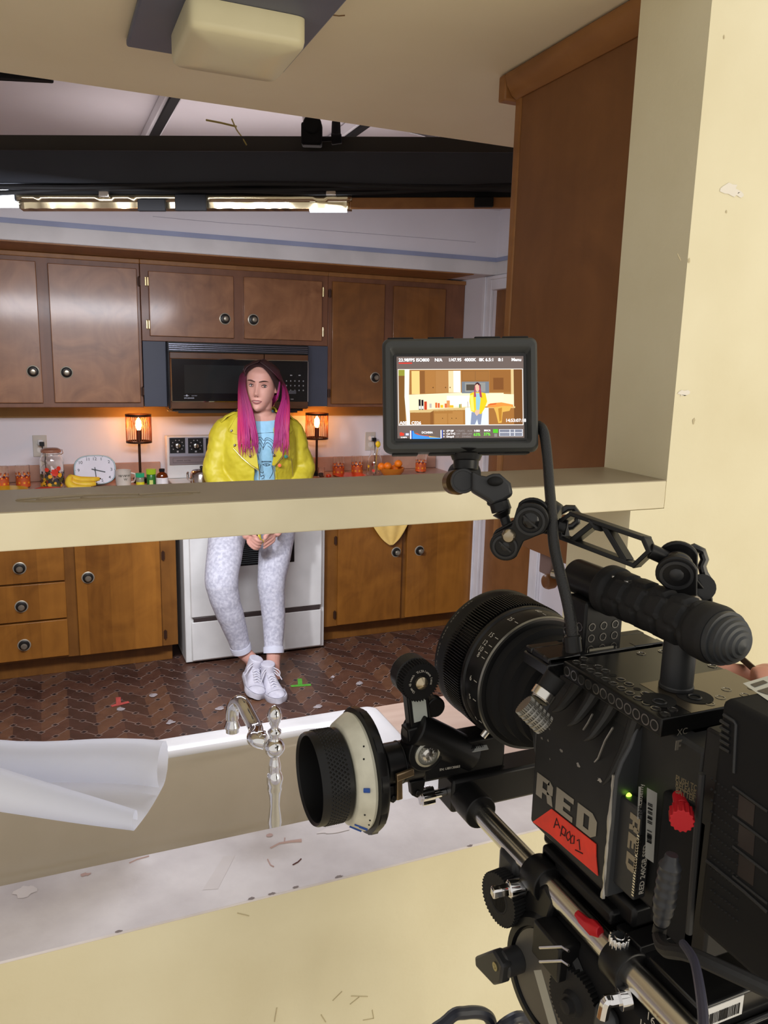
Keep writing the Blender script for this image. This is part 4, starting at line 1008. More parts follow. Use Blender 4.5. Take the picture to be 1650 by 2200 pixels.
for i in range(46):          # picture left
    f = (i+.5)/46+rh.uniform(-.02, .02); e = rh.uniform(-14, 12)
    tint = mixc(c_mag, c_pink, rh.uniform(.0, .35) if f > .35 else rh.uniform(.4, 1))
    ph = math.pi+R(46)-R(78)*(1-f)*1.0
    y0 = -.062+.10*(1-f)
    pts = [HL(-.004, y0, .1225-.7*max(0, -y0-.03)*.4), surf(math.pi+R(46)-R(80)*(1-f), .092, .018), surf(math.pi+R(38)-R(76)*(1-f), .066, .018),
           pt(519+10*f, 806, Y=3.775+.05*(1-f)), pt(514+14*f, 834, Y=3.75+.05*(1-f)), pt(513+31*f+rh.uniform(-2, 2), 888, Y=3.705+.06*(1-f)), pt(513+41*f+rh.uniform(-3, 3), 940, Y=3.688+.012*abs(f-.5)), pt(512+44*f+rh.uniform(-3, 3), 972+e, Y=3.684)]
    strand(pts, .0085, tint, .52, .74)
for i in range(46):          # picture right, behind the ear
    f = (i+.5)/46+rh.uniform(-.02, .02); e = rh.uniform(-14, 14)
    tint = mixc(c_mag, c_pink, rh.uniform(.0, .25) if f > .3 else rh.uniform(.3, 1))
    y0 = -.062+.10*(1-f)
    pts = [HL(.004, y0, .1225-.7*max(0, -y0-.03)*.4), surf(-R(52)+R(70)*(1-f), .088, .018), surf(-R(22)+R(60)*(1-f), .05, .022), pt(611-6*f, 826, Y=3.84-.02*f),
           pt(620-14*f, 856, Y=3.80-.03*f), pt(621-29*f+rh.uniform(-2, 2), 898, Y=3.735), pt(622-34*f+rh.uniform(-3, 3), 942, Y=3.695+.01*(1-f)), pt(620-36*f+rh.uniform(-3, 3), 975+e, Y=3.69)]
    strand(pts, .0085, tint, .38, .62)
for i in range(30):          # down the back
    f = i/29; ph = R(15)+R(150)*f
    strand([HL(0, .03, .126), surf(ph, .09, .012), surf(ph, .03, .014), surf(ph, -.05, .02), Vector((HC.x+.085*math.cos(ph), 3.885+.03*math.sin(ph), 1.36)), Vector((PX+.09*math.cos(ph), 3.945, 1.22+rh.uniform(-.02, .02)))], .012, mixc(c_mag, c_pink, rh.random()*.4))
obj('hair', hb, m_hair, person, smooth=180)

# ---- t-shirt with a line drawing
def tor_at(z):
    for a, b_ in zip(TOR, TOR[1:]):
        if z <= b_[0]: s = max(0, (z-a[0])/(b_[0]-a[0])); return [a[k]+(b_[k]-a[k])*s for k in (1, 2, 3)]
    return list(TOR[-1][1:])
b = B(); rows = []
for i in range(24):
    s = i/23; row = []
    for j in range(48):
        a = 2*math.pi*j/48; fr = .5-.5*math.sin(a); top = 1.350-.050*fr**2; z = .86+(top-.86)*s
        y, rx, ry = tor_at(z); row.append((PX+(rx+.008)*math.cos(a), y+(ry+.008)*math.sin(a), z))
    rows.append(b.vs(row))
b.skin(rows, True, False)
tee = obj('t_shirt', b, m_tee, person, smooth=180)
def solve(px, py, f):
    y = 3.72
    for _ in range(12): v = pt(px, py, Y=y); y = f(v.x, v.z)
    return pt(px, py, Y=y)
def tee_y(x, z):
    y, rx, ry = tor_at(z); k = min(.98, abs(x-PX)/(rx+.008)); return y-(ry+.0105)*math.sqrt(1-k*k)
b = B()
for pl in ([(552, 931), (588, 929)], [(553, 942), (560, 939), (567, 947), (571, 941), (580, 942), (587, 948)], [(551, 950), (559, 944), (566, 955), (572, 945), (582, 948), (588, 956)], [(552, 960), (558, 951), (565, 962), (573, 951), (581, 955), (586, 964)], [(566, 956), (565, 966)], [(553, 966), (557, 974), (560, 962)], [(575, 958), (583, 964), (586, 975)], [(562, 991), (583, 991)], [(562, 992.5), (583, 992.5)], [(564, 998), (572, 996), (580, 998), (572, 1001), (564, 998)], [(571, 997), (573, 1001)], [(561, 998), (558, 1012), (564, 1016), (566, 1013)], [(557, 996), (556, 1004), (560, 1024)], [(560, 1024), (566, 1021), (567, 1026), (562, 1029)], [(584, 1000), (586, 1014), (579, 1028)], [(554, 978), (556, 988)], [(586, 976), (587, 990)]):
    pts = [solve(x, y, tee_y) for x, y in pl]
    b.tube(smooth_path(pts, 4) if len(pts) > 2 else pts, .0011, 5)
obj('line_drawing', b, M('black_ink_print', srgb(34, 40, 52), .8), tee)

# ---- jeans
b = B()
b.loft([el((PX, 3.850, .985), .150, .104), el((PX, 3.852, .90), .166, .112), el((PX, 3.852, .83), .172, .110), el((PX, 3.852, .775), .150, .096)], 28)
for s in (-1, 1):
    path = smooth_path([p for p, r_ in LEG[s]], 4); rr_l = [r_ for p, r_ in LEG[s]]; n = len(path)
    rad = []
    for i in range(n):
        q = i/4; a = min(int(q), len(rr_l)-2); rad.append(rr_l[a]+(rr_l[a+1]-rr_l[a])*(q-a))
    rad = [r_*(1+(.018*math.sin(i*2.1) if 10 < i < 22 else .006*math.sin(i*1.7))) for i, r_ in enumerate(rad)]
    b.tube(path, rad, 24)
jeans = obj('jeans', b, m_denim, person, remesh=.006, smooth_it=2)
for s in (-1, 1):
    a, c = LEG[s][-1][0], LEG[s][-2][0]; d = (a-c).normalized(); b = B()
    b.lathe([(.046, -.030), (.0515, -.030), (.0525, -.014), (.051, .002), (.046, .002)], a, d, 28); obj('cuff', b, m_cuff, jeans, smooth=60)
# seams
b = B()
for pl, Y0 in (([(530, 1180), (520, 1230), (514, 1275), (516, 1300), (521, 1340), (527, 1372)], 3.66), ([(556, 1190), (555, 1250), (560, 1300), (564, 1350), (568, 1385)], 3.69)):
    pass

# ---- jacket: C-shaped shell plus sleeves
JK = [(.945, 3.852, .182, .132, 17), (1.00, 3.850, .188, .138, 16), (1.06, 3.846, .192, .144, 16), (1.14, 3.840, .194, .148, 17), (1.20, 3.842, .192, .142, 19), (1.255, 3.848, .186, .128, 23), (1.295, 3.852, .178, .110, 30), (1.325, 3.854, .140, .092, 40), (1.345, 3.856, .105, .080, 55), (1.362, 3.860, .088, .074, 68)]
def jk_at(z):
    z = max(JK[0][0], min(JK[-1][0], z))
    for a, b_ in zip(JK, JK[1:]):
        if z <= b_[0]: s = (z-a[0])/(b_[0]-a[0]); return [a[k]+(b_[k]-a[k])*s for k in (1, 2, 3, 4)]
def jk_y(x, z, off=.002):
    y, rx, ry, _ = jk_at(z); k = min(.97, abs(x-PX)/rx); return y-(ry+off)*math.sqrt(1-k*k)
b = B(); rows = []; nz = 34; na = 56
for i in range(nz):
    z = JK[0][0]+(JK[-1][0]-JK[0][0])*i/(nz-1); y, rx, ry, gap = jk_at(z); row = []
    for k, th in ((0, 0.), (1, .011)):
        arr = [R(-90+gap)+(2*math.pi-2*R(gap))*j/(na-1) for j in range(na)]
        if k: arr = arr[::-1]
        for a in arr: row.append((PX+(rx-th)*math.cos(a), y+(ry-th)*math.sin(a), z))
    rows.append(b.vs(row))
b.skin(rows)
JS = {}
for s in (-1, 1):
    p = smooth_path([SH[s]+Vector((-.02*s, 0, .012)), SH[s]+Vector((.022*s, -.003, -.040)), SH[s].lerp(EL[s], .55)+Vector((.006*s, 0, 0)), EL[s]+Vector((.004*s, 0, 0)), EL[s].lerp(WR[s], .45)+Vector((0, -.006, 0)), EL[s].lerp(WR[s], .93)], 6)
    n = len(p); rad = [interp([(0, .056), (.10, .066), (.3, .064), (.5, .060), (.62, .060), (.8, .052), (1, .043)], i/(n-1))*(1+.025*math.sin(i*1.9)*(1 if i > 8 else .3)) for i in range(n)]
    b.tube(p, rad, 24); JS[s] = p
jacket = obj('jacket', b, m_jacket, person, remesh=.0055, smooth_it=3)
tx = bpy.data.textures.new('folds', 'CLOUDS'); tx.noise_scale = .075; tx.noise_depth = 2
dm = jacket.modifiers.new('d', 'DISPLACE'); dm.texture = tx; dm.strength = .011; dm.mid_level = .5
tx2 = bpy.data.textures.new('creases', 'CLOUDS'); tx2.noise_scale = .028; tx2.noise_depth = 1
dm2 = jacket.modifiers.new('d2', 'DISPLACE'); dm2.texture = tx2; dm2.strength = .005; dm2.mid_level = .5
# collar, lapels, zips, studs
def patch(name, poly, off, th, mat, parent, **k):
    b = B(); pts = [solve(x, y, lambda X, Zz: jk_y(X, Zz, off)) for x, y in poly]; c = sum(pts, Vector())/len(pts)
    nn = Vector((0, -1, 0)); f = b.vs(pts); bk = b.vs([p_+Vector((0, th, 0)) for p_ in pts]); b.skin([f, bk]); return obj(name, b, mat, parent, **k)
patch('lapel', [(517, 884), (504, 902), (490, 925), (496, 931), (520, 936), (541, 941), (548, 925), (540, 903)], .016, .012, m_jacket, jacket, bevel=.004, smooth=30)
patch('lapel', [(501, 961), (514, 952), (531, 944), (549, 948), (553, 985), (557, 1010), (540, 999), (520, 982)], .016, .012, m_jacket, jacket, bevel=.004, smooth=30)
patch('lapel', [(612, 884), (622, 905), (630, 925), (624, 932), (606, 936), (590, 938), (588, 922), (596, 900)], .016, .012, m_jacket, jacket, bevel=.004, smooth=30)
patch('lapel', [(620, 946), (612, 940), (594, 946), (590, 972), (585, 1000), (590, 1002), (604, 982), (616, 964)], .016, .012, m_jacket, jacket, bevel=.004, smooth=30)
b = B()
b.tube([solve(x, y, lambda X, Zz: jk_y(X, Zz, .020)) for x, y in ((501, 963), (520, 984), (540, 1001), (557, 1012))], .0022, 6)
b.tube([solve(x, y, lambda X, Zz: jk_y(X, Zz, .012)) for x, y in ((557, 1012), (557, 1030))], .0022, 6)
b.tube([solve(x, y, lambda X, Zz: jk_y(X, Zz, .020)) for x, y in ((621, 948), (605, 984), (588, 1003), (591, 1030))], .0020, 6)
b.tube([solve(x, y, lambda X, Zz: jk_y(X, Zz, .010)) for x, y in ((626, 985), (630, 1028))], .0018, 6)
obj('zipper', b, M('zip_gold', srgb(206, 190, 130), .3, .8), jacket)
def stud(name, lst, mat, r):
    for x, y in lst:
        b = B(); c = solve(x, y, lambda X, Zz: jk_y(X, Zz, .021)); b.lathe([(r, 0), (r, .001), (r*.8, .0022), (r*.1, .0028)], c+Vector((0, .003, 0)), (-.15, -1, .05), 14); obj(name, b, mat, jacket, smooth=25)
stud('stud', [(498, 926), (505, 957), (521, 953), (526, 969), (540, 963), (538, 980), (620, 922), (618, 947), (605, 949), (589, 978)], m_chrome, .0068)
stud('badge', [(615, 981)], M('badge_green', srgb(40, 130, 110), .3), .009); stud('badge', [(601, 1000)], M('badge_orange', srgb(220, 110, 70), .3), .009)
for s in (-1, 1):
    b = B(); sx = PX+s*.150
    b.tube([(PX+s*.085, 3.842, 1.344), (PX+s*.125, 3.842, 1.334), (PX+s*.160, 3.84, 1.318), (PX+s*.188, 3.838, 1.290)], [.020, .021, .021, .018], 12, flat=.28); obj('epaulette', b, m_jacket, jacket, smooth=180)
    b = B(); b.lathe([(.007, 0), (.007, .003), (.003, .005)], (PX+s*.115, 3.825, 1.346), (s*.3, -.3, 1), 12); obj('stud', b, m_anod2, jacket)
b = B(); b.tube([(.905, 3.715, .945), pt(556, 1118, Y=3.66), pt(557, 1150, Y=3.635), pt(559, 1166, Y=3.615)], [.008, .008, .008, .007], 8, flat=.4); b.tube([pt(556, 1164, Y=3.603), pt(561, 1158, Y=3.600), pt(567, 1163, Y=3.603), pt(562, 1168, Y=3.600)], .003, 6, closed=True); obj('belt_strap', b, m_jacket, jacket)

# ---- sneakers
def shoe(tag_, toe, heel, roll_=0., lift=0.):
    toe, heel = Vector(toe), Vector(heel); d = (toe-heel); ln = d.length; d.normalize(); up0 = Vector((0, 0, 1)); side = d.cross(up0).normalized()
    rot = Matrix.Rotation(roll_, 3, d); side = rot @ side; up = rot @ up0; up = (up-d*up.dot(d)).normalized()
    P = lambda s, x, h: heel+d*(s*ln)+side*x+up*(h+lift)
    KWs = [(0, .028), (.06, .034), (.25, .036), (.5, .040), (.72, .048), (.86, .045), (.95, .033), (1, .010)]
    b = B(); rings = []
    for i in range(30):
        s = i/29; w = interp(KWs, s); h = interp([(0, .085), (.2, .090), (.36, .085), (.5, .070), (.68, .052), (.85, .044), (.95, .036), (1, .022)], s)
        rings.append(b.vs([P(s, (w*.96)*math.copysign(abs(math.cos(a))**.8, math.cos(a)), .012+(h-.012)*(max(0, math.sin(a))**.75 if math.sin(a) > 0 else 0)) for a in [2*math.pi*j/28 for j in range(28)]]))
    b.skin(rings)
    rings = []
    for i in range(8):
        q = i/7; rings.append(b.ring(P(.20+.02*q, 0, .05+.075*q), d, side, .052-.006*q, .036-.001*q, 24))
    b.skin(rings)
    sh = obj('sneaker', b, m_shoe, person, remesh=.004, smooth_it=2)
    b = B(); rings = []
    for h, k in ((-.0, 1.0), (.004, 1.06), (.022, 1.06), (.026, 1.0)):
        row = []
        for j in range(60):
            a = 2*math.pi*j/60; s = .5+.515*math.cos(a); s2 = max(0, min(.97, s)); w = interp(KWs, s2)*k+.003; row.append(P(s, w*math.copysign(min(1, abs(math.sin(a))*1.9)**.9, math.sin(a)), h))
        rings.append(b.vs(row))
    b.skin(rings); obj('sole', b, m_sole, sh, smooth=50)
    b = B(); rings = []
    b.tube([P(.80+.0*abs(x), x, .0465-.9*x*x*8) for x in [-.042+.0105*i for i in range(9)]], .0018, 5)
    b.tube([P(.60+.40*math.sin(math.pi*i/24), (.052)*math.cos(math.pi*i/24), .0275) for i in range(25)], .0012, 5); obj('toe_seam', b, M('seam_grey', srgb(150, 148, 160), .8), sh)
    b = B()
    for k in range(6):
        s = .36+.062*k; h = interp([(0, .085), (.2, .090), (.36, .086), (.5, .072), (.68, .054), (.85, .044)], s)+.003
        for sg in (-1, 1): b.tube([P(s, -.018*sg, h-.006), P(s+.02, 0, h+.001), P(s+.04, .018*sg, h-.008)], .0028, 6)
    for sg in (-1, 1):
        lp = [P(.30, 0, .105), P(.36, .02*sg, .112), P(.42, .045*sg, .095), P(.40, .04*sg, .07), P(.32, .012*sg, .10)]; b.tube(smooth_path(lp, 4), .0026, 6)
        b.tube(smooth_path([P(.31, 0, .105), P(.40, .03*sg, .095), P(.46, .052*sg, .055)], 4), .0026, 6)
    obj('lace', b, m_lace, sh)
tr = pt(597, 1507, Z=.0); tl = pt(552, 1502, Z=.0)
shoe('right', (tr.x, tr.y-.026, 0), (tr.x+.004, tr.y+.236, 0), R(2))
shoe('left', (tl.x-.004, tl.y-.022, .002), (tl.x+.014, tl.y+.236, .014), R(-14), .006)
# ================================================================== NEAR WORKTOP, SINK, FAUCET, PAPER
ZK = .905                      # near worktop
YKE = pt(500, 1567, Z=ZK).y    # its far edge
m_near = wood('light_laminate', srgb(160, 132, 114), srgb(192, 168, 152), .4, 1., axis='X', coat=.1)
sx0, sx1 = -.62, pt(822, 1545, Z=ZK).x; sy0, sy1 = YNB+.035, YKE-.020
t = thing('worktop', 'pale wood-look worktop beside the sink, behind the cinema lens', 'worktop', (.6, 1.1, .86))
b = B(); b.box((sx1+.002, YNB+.001, ZK-.035), (XR-.002, YKE, ZK)); b.box((XL+.002, YKE-.006, ZK-.035), (sx1+.002, YKE, ZK-.004)); b.box((XL+.002, YNB+.001, ZK-.035), (sx0-.002, YKE-.006, ZK)); obj('slab', b, m_near, t, bevel=.003)
b = B(); b.box((XL+.01, YKE-.02, .08), (XR-.01, YKE-.008, ZK-.036)); b.box((XL+.01, YNB+.002, .08), (XL+.03, YKE-.02, ZK-.036)); b.box((XR-.03, YNB+.002, .08), (XR-.01, YKE-.02, ZK-.036)); b.box((XL+.05, YNB+.02, 0), (XR-.05, YKE-.07, .08)); obj('cabinet_front', b, m_wood_lowframe, t)
# sink: white enamel with rounded basin
t = thing('sink', 'white enamel sink under the pass-through ledge', 'sink', ((sx0+sx1)/2, 1.1, ZK))
b = B(); nn = 64
def rr_(x0, x1, y0, y1, r, z):
    pts = []
    for cx, cy, a0 in ((x1-r, y1-r, 0), (x0+r, y1-r, 90), (x0+r, y0+r, 180), (x1-r, y0+r, 270)):
        for k in range(9): a = R(a0+90*k/8); pts.append((cx+r*math.cos(a), cy+r*math.sin(a), z))
    return b.vs(pts)
bx0, bx1, by0, by1 = sx0+.05, sx1-.10, YNB+.13, sy1-.055
rings = [rr_(sx0, sx1, YNB+.004, sy1+.004, .02, ZK+.0005), rr_(sx0, sx1, YNB+.004, sy1+.004, .02, ZK+.010), rr_(sx0+.006, sx1-.006, YNB+.010, sy1-.002, .02, ZK+.014), rr_(sx0+.02, sx1-.02, YNB+.02, sy1-.016, .02, ZK+.011),
         rr_(bx0-.012, bx1+.012, by0-.012, by1+.012, .07, ZK+.010), rr_(bx0, bx1, by0, by1, .065, ZK+.002), rr_(bx0+.008, bx1-.012, by0+.006, by1-.008, .06, ZK-.03), rr_(bx0+.02, bx1-.035, by0+.016, by1-.02, .06, ZK-.14), rr_(bx0+.05, bx1-.07, by0+.05, by1-.05, .06, ZK-.175), rr_(bx0+.15, bx1-.16, by0+.12, by1-.12, .03, ZK-.18)]
b.mi = 0; b.skin(rings[:6], False, False); b.mi = 1; b.skin(rings[5:], False, True)
obj('basin', b, [M('sink_enamel', srgb(214, 212, 212), .16, coat=.3), M('shaded_basin_enamel', srgb(206, 196, 180), .2, col2=srgb(196, 186, 168), nscale=5, coat=.3)], t, smooth=60)  # basin tone darkened for the shade inside it; rim kept white
b = B(); b.lathe([(.04, 0), (.04, .003), (.03, .003), (.028, .001), (.001, .001)], ((bx0+bx1)/2, (by0+by1)/2, ZK-.1795), seg=28); obj('drain', b, m_chrome, t)
# bridge-style single post faucet
fy = YNB+.055
p0 = pt(590, 1606, Y=fy)
fx, fz = p0.x, p0.z; pxm = (pt(620, 1606, Y=fy)-pt(570, 1606, Y=fy)).length/50     # metres per pixel here
t = thing('faucet', 'chrome faucet with curved spout and baluster post at the sink', 'faucet', (fx, fy, ZK+.011))
base = ZK+.0115
def zpx(y): return pt(592, y, Y=fy).z
b = B()
prof = [(26, None), (26, base+.006), (17, base+.012), (15, base+.018)]
P = [(1790, 18), (1784, 17), (1779, 13.5), (1774, 13), (1764, 15), (1748, 13), (1728, 10.5), (1712, 12), (1698, 14.5), (1693, 16), (1687, 14.5), (1682, 16.5), (1672, 17.5), (1662, 15), (1656, 12), (1648, 13), (1640, 12), (1630, 9.5), (1624, 9)]
pr = [(.030, base), (.030, base+.005), (.022, base+.012)]+[(r_*pxm, zpx(y)) for y, r_ in P if zpx(y) > base+.013]
b.lathe(pr, (fx, fy, 0), seg=32); obj('post', b, m_chrome, t, smooth=60)
b = B(); b.sph((fx, fy, fz), 21*pxm, 28, 18); b.lathe([(12*pxm, 0), (19*pxm, .004), (18*pxm, .010), (12*pxm, .014)], (fx-.010, fy+.012, fz+.006), (-.75, .62, .12), 28); obj('valve_ball', b, m_chrome, t, smooth=70)
b = B(); b.lathe([(13*pxm, zpx(1592)), (10*pxm, zpx(1586)), (10*pxm, zpx(1580)), (14*pxm, zpx(1574)), (14*pxm, zpx(1570)), (9*pxm, zpx(1566)), (7*pxm, zpx(1562)), (12*pxm, zpx(1550)), (15*pxm, zpx(1540)), (15*pxm, zpx(1532)), (11*pxm, zpx(1522)), (4*pxm, zpx(1516)), (.0005, zpx(1515))], (fx, fy, 0), seg=28); obj('handle', b, m_chrome, t, smooth=60)
sy = fy+.10
pts = [(fx-.010, fy+.010, fz+.005), Vector((fx-.022, fy+.02, fz+.007)), pt(550, 1568, Y=fy+.05), pt(534, 1535, Y=fy+.075), pt(522, 1513, Y=fy+.09), pt(512, 1508, Y=sy), pt(502, 1516, Y=sy+.006), pt(499, 1530, Y=sy+.008), pt(499, 1545, Y=sy+.008)]
b = B(); sp = smooth_path(pts); b.tube(sp, [.0165*pxm/.00065*(.68-.10*i/len(sp))*.95 for i in range(len(sp))], 20); obj('spout', b, m_chrome, t, smooth=180)
e = sp[-1]
b = B(); k = pxm; b.lathe([(13*k, 4*k), (13*k, -2*k), (17*k, -15*k), (18*k, -18*k), (17*k, -20*k), (15*k, -21*k), (15*k, -30*k), (12*k, -30*k), (11*k, -24*k)], e, (0, 0, 1), 28); obj('aerator', b, m_chrome, t, smooth=50)

# roll of white diffusion paper lying across ledge and sink
m_pap = M('diffusion_paper', srgb(243, 245, 252), .55, col2=srgb(238, 241, 250))
pn = [n for n in m_pap.node_tree.nodes if n.type == 'BSDF_PRINCIPLED'][0]
b = B(); rows = []
# cross-section runs from the far roll over the flat sheet to the near roll; lofted along the length
def psec(far, near, sag, rf, rn):
    """far, near: centres of the two curled edges"""
    far, near = Vector(far), Vector(near); pts = []
    d = (near-far); d.normalize(); up = Vector((0, 0, 1))
    for k in range(13): a = R(-200+290*k/12); pts.append(far+(-d*math.sin(a)*-1*rf)+up*(rf*math.cos(a)))
    pts = [far+d*(rf*math.sin(R(a)))+up*(rf*math.cos(R(a))) for a in range(250, -81, -30)]
    pts = [far+d*(-rf*math.cos(R(a)))+up*(rf*math.sin(R(a))) for a in (225, 200, 170, 140, 110, 80, 50, 20, -10, -40, -70, -90)]
    q0, q1 = pts[-1], near+up*(-rn)
    mid = [q0.lerp(q1, s)+up*(-sag*math.sin(math.pi*s)) for s in (.2, .4, .6, .8)]
    tail = [near+d*(rn*math.sin(R(a)))+up*(-rn*math.cos(R(a))) for a in (0, 30, 70, 110, 150, 190, 230, 270, 300)]
    return pts+mid+tail
end_far = pt(350, 1644, Y=1.03); end_near = pt(290, 1762, Y=.90)
far0 = pt(-330, 1616, Y=1.01); near0 = pt(-330, 1622, Y=.90)
rf_ = lambda s: .024+.008*s
for k in range(13):
    s = k/12; e1 = far0.lerp(end_far, s); e2 = near0.lerp(end_near, s)
    rows.append(b.vs(psec(e1+Vector((0, 0, .004*math.sin(s*9))), e2, .004, rf_(s), .040-.028*s)))
b.skin(rows, False, False, closed=False)
tr_ = m_pap.node_tree.nodes.new('ShaderNodeBsdfTranslucent'); tr_.inputs[0].default_value = (.9, .92, 1., 1)
mxs = m_pap.node_tree.nodes.new('ShaderNodeMixShader'); mxs.inputs[0].default_value = .45
m_pap.node_tree.links.new(pn.outputs[0], mxs.inputs[1]); m_pap.node_tree.links.new(tr_.outputs[0], mxs.inputs[2])
m_pap.node_tree.links.new(mxs.outputs[0], [n for n in m_pap.node_tree.nodes if n.type == 'OUTPUT_MATERIAL'][0].inputs[0])
tag(obj('paper_roll', b, m_pap, None, smooth=180), 'loosely rolled sheet of white paper lying over the sink at left', 'paper roll')
# brown wooden corner at the lower left edge of the frame
b = B(); b.box((-.5, .50, .55), (pt(22, 2165, Y=.62).x, .70, .845)); tag(obj('wooden_post', b, m_wood_trim, None, bevel=.006), 'brown wooden corner at the bottom left edge of the photo', 'post')
# ================================================================== OVERHEAD: CEILING LAMP, LIGHT RIG, STRUTS, NEAR WALL CABINET
zc2 = 2.078
t = thing('ceiling_light', 'square ceiling lamp with cream glass diffuser on the lowered ceiling', 'ceiling lamp', (.26, 1.2, zc2))
def C(px, py): return pt(px, py, Z=zc2)
lx0, lx1, ly1 = C(272, 78).x, C(612, 137).x, C(590, 137).y; ly0 = ly1-.36
b = B(); b.box((lx0, ly0, zc2-.012), (lx1, ly1, zc2-.0005)); obj('base_plate', b, M('lamp_plate', srgb(104, 108, 124), .55), t, bevel=.003)
gx0_, gx1_ = lx0+.054, lx1-.030; gy1 = ly1-.062; gy0 = ly1-.225
b = B(); rings = []
for k, z in ((1., -.0125), (1., -.040), (.985, -.046), (.93, -.050), (.55, -.055), (.2, -.056)):
    cx, cy = (gx0_+gx1_)/2, (gy0+gy1)/2; hx, hy = (gx1_-gx0_)/2*k, (gy1-gy0)/2*k
    rings.append(b.vs([(cx+hx*px_, cy+hy*py_, zc2+z) for px_, py_ in sq(1, 1, 12, 56)]))
b.skin(rings); obj('diffuser', b, M('cream_glass', srgb(226, 218, 182), .4, col2=srgb(218, 210, 172)), t, smooth=50)

# film light rig: bars roughly parallel to the picture plane
rd = Vector((math.cos(yaw-R(1.5)), -math.sin(yaw-R(1.5)), 0)); rn = Vector((-rd.y, rd.x, 0))
DR = 2.15
def RG(px, py, dd=0.): return pt(px, py, d=DR+dd)
rig = thing('light_rig', 'black film light rig hanging across the kitchen above the sink', 'light rig', (.5, 2.0, 1.95))
def slab(p, q, h0, h1, d0, d1):
    """long bar from p to q; h below/above, d in depth"""
    p, q = Vector(p), Vector(q); b_ = []
    for e in (p, q):
        for dd, hh in ((d0, h0), (d1, h0), (d1, h1), (d0, h1)): b_.append(e+rn*dd+Z3*hh)
    return b_
def slabm(b, *a):
    v = b.vs(slab(*a)); b.skin([v[:4], v[4:]])
A0, A1 = RG(-120, 358), RG(1180, 364)
zt_ = (RG(500, 325)-RG(500, 360)).z; zb_ = (RG(500, 394)-RG(500, 360)).z
b = B(); slabm(b, A0, A1, zb_, zt_, 0, .05); obj('beam', b, M('beam_blue_black', srgb(52, 55, 63), .45, .2), rig, bevel=.003)
b = B(); q0, q1 = RG(-120, 308, .12), RG(1180, 314, .12); slabm(b, q0, q1, -.020, .024, 0, .04); obj('rear_beam', b, M('olive_dark', srgb(58, 54, 46), .6), rig, bevel=.002)
b = B()
for k, (y0, y1, sag) in enumerate(((398, 400, 5), (404, 408, -4), (412, 404, 8))):
    b.tube([RG(-100+128*i, y0+(y1-y0)*i/10+sag*math.sin(i*.9+k), -.015+.01*k) for i in range(11)], .007, 8)
obj('cable', b, m_rubber, rig)
b = B(); p, q = RG(-60, 416, .03), RG(1170, 420, .03); slabm(b, p, q, -.018, .022, 0, .05); obj('housing', b, m_blackmat, rig, bevel=.004)
# crinkled mirror strips under the housing
b = B(); rr = random.Random(8); rows = []
for i in range(61):
    s = i/60; p = RG(36+720*s, 426, .025); k = rr.uniform(-1, 1)
    rows.append(b.vs([p+rn*-.006+Z3*(.008), p+rn*(.002+.002*k)-Z3*(.008), p+rn*(.008+.002*k)-Z3*(.0085), p+rn*.012-Z3*(.024+.001*k), p+rn*.04-Z3*.027]))
b.skin(rows, False, False, closed=False); obj('reflector', b, M('mirror_foil', srgb(190, 176, 146), .16, .95), rig, smooth=60, solid=.001)
b = B(); slabm(b, RG(752, 434, .03), RG(1120, 433, .03), -.016, .012, 0, .02); obj('wooden_batten', b, m_wood_trim, rig, bevel=.002)
for x0, x1, y0, y1 in ((296, 355, 428, 453), (376, 443, 418, 452), (1020, 1060, 424, 444)):
    p, q = RG(x0, (y0+y1)/2, .012), RG(x1, (y0+y1)/2, .012); h = (RG(x0, y0)-RG(x0, y1)).z/2; b = B(); slabm(b, p, q, -h, h, -.004, .012); obj('gaffer_tape', b, m_blackmat, rig, bevel=.002)
b = B(); slabm(b, RG(212, 414, .0), RG(234, 414, .0), -.012, .008, -.004, .01); slabm(b, RG(700, 414, 0), RG(722, 414, 0), -.006, .006, -.004, .01); obj('clip', b, m_steel, rig, bevel=.002)
m_led = M('led_panel', (.8, .85, 1), .4, emit=(.80, .86, 1.0), es=9)
b = B(); p, q = RG(-50, 424, .03), RG(30, 424, .03); slabm(b, p, q, -.022, .020, 0, .03); obj('led_panel', b, m_led, rig)
b = B(); p, q = RG(665, 450, .04), RG(745, 450, .04); slabm(b, p, q, -.003, .003, 0, .03); obj('led_strip', b, m_led, rig)
# clamp with knob on top of the beam
t = thing('clamp', 'black grip clamp sitting on the overhead beam', 'clamp', RG(672, 300, .08))
b = B(); b.obox(RG(670, 290, .07), (.058, .06, .04), rd, Z3, rn); b.cyl(RG(672, 272, .07)-rn*.03, RG(672, 272, .07)+rn*.03, .026); obj('jaw', b, m_blackmat, t, bevel=.006)
b = B(); b.cyl(RG(690, 300, .07), RG(722, 298, .07), .006); b.cyl(RG(712, 299, .07), RG(734, 298, .07), .015, .013); b.cyl(RG(722, 300, .07), RG(722, 262, .09), .014, .012); obj('handle', b, m_blackmat, t, bevel=.002)
b = B(); b.cyl(RG(657, 268, .075), RG(652, 240, .11), .007); obj('pin', b, m_steel, t)
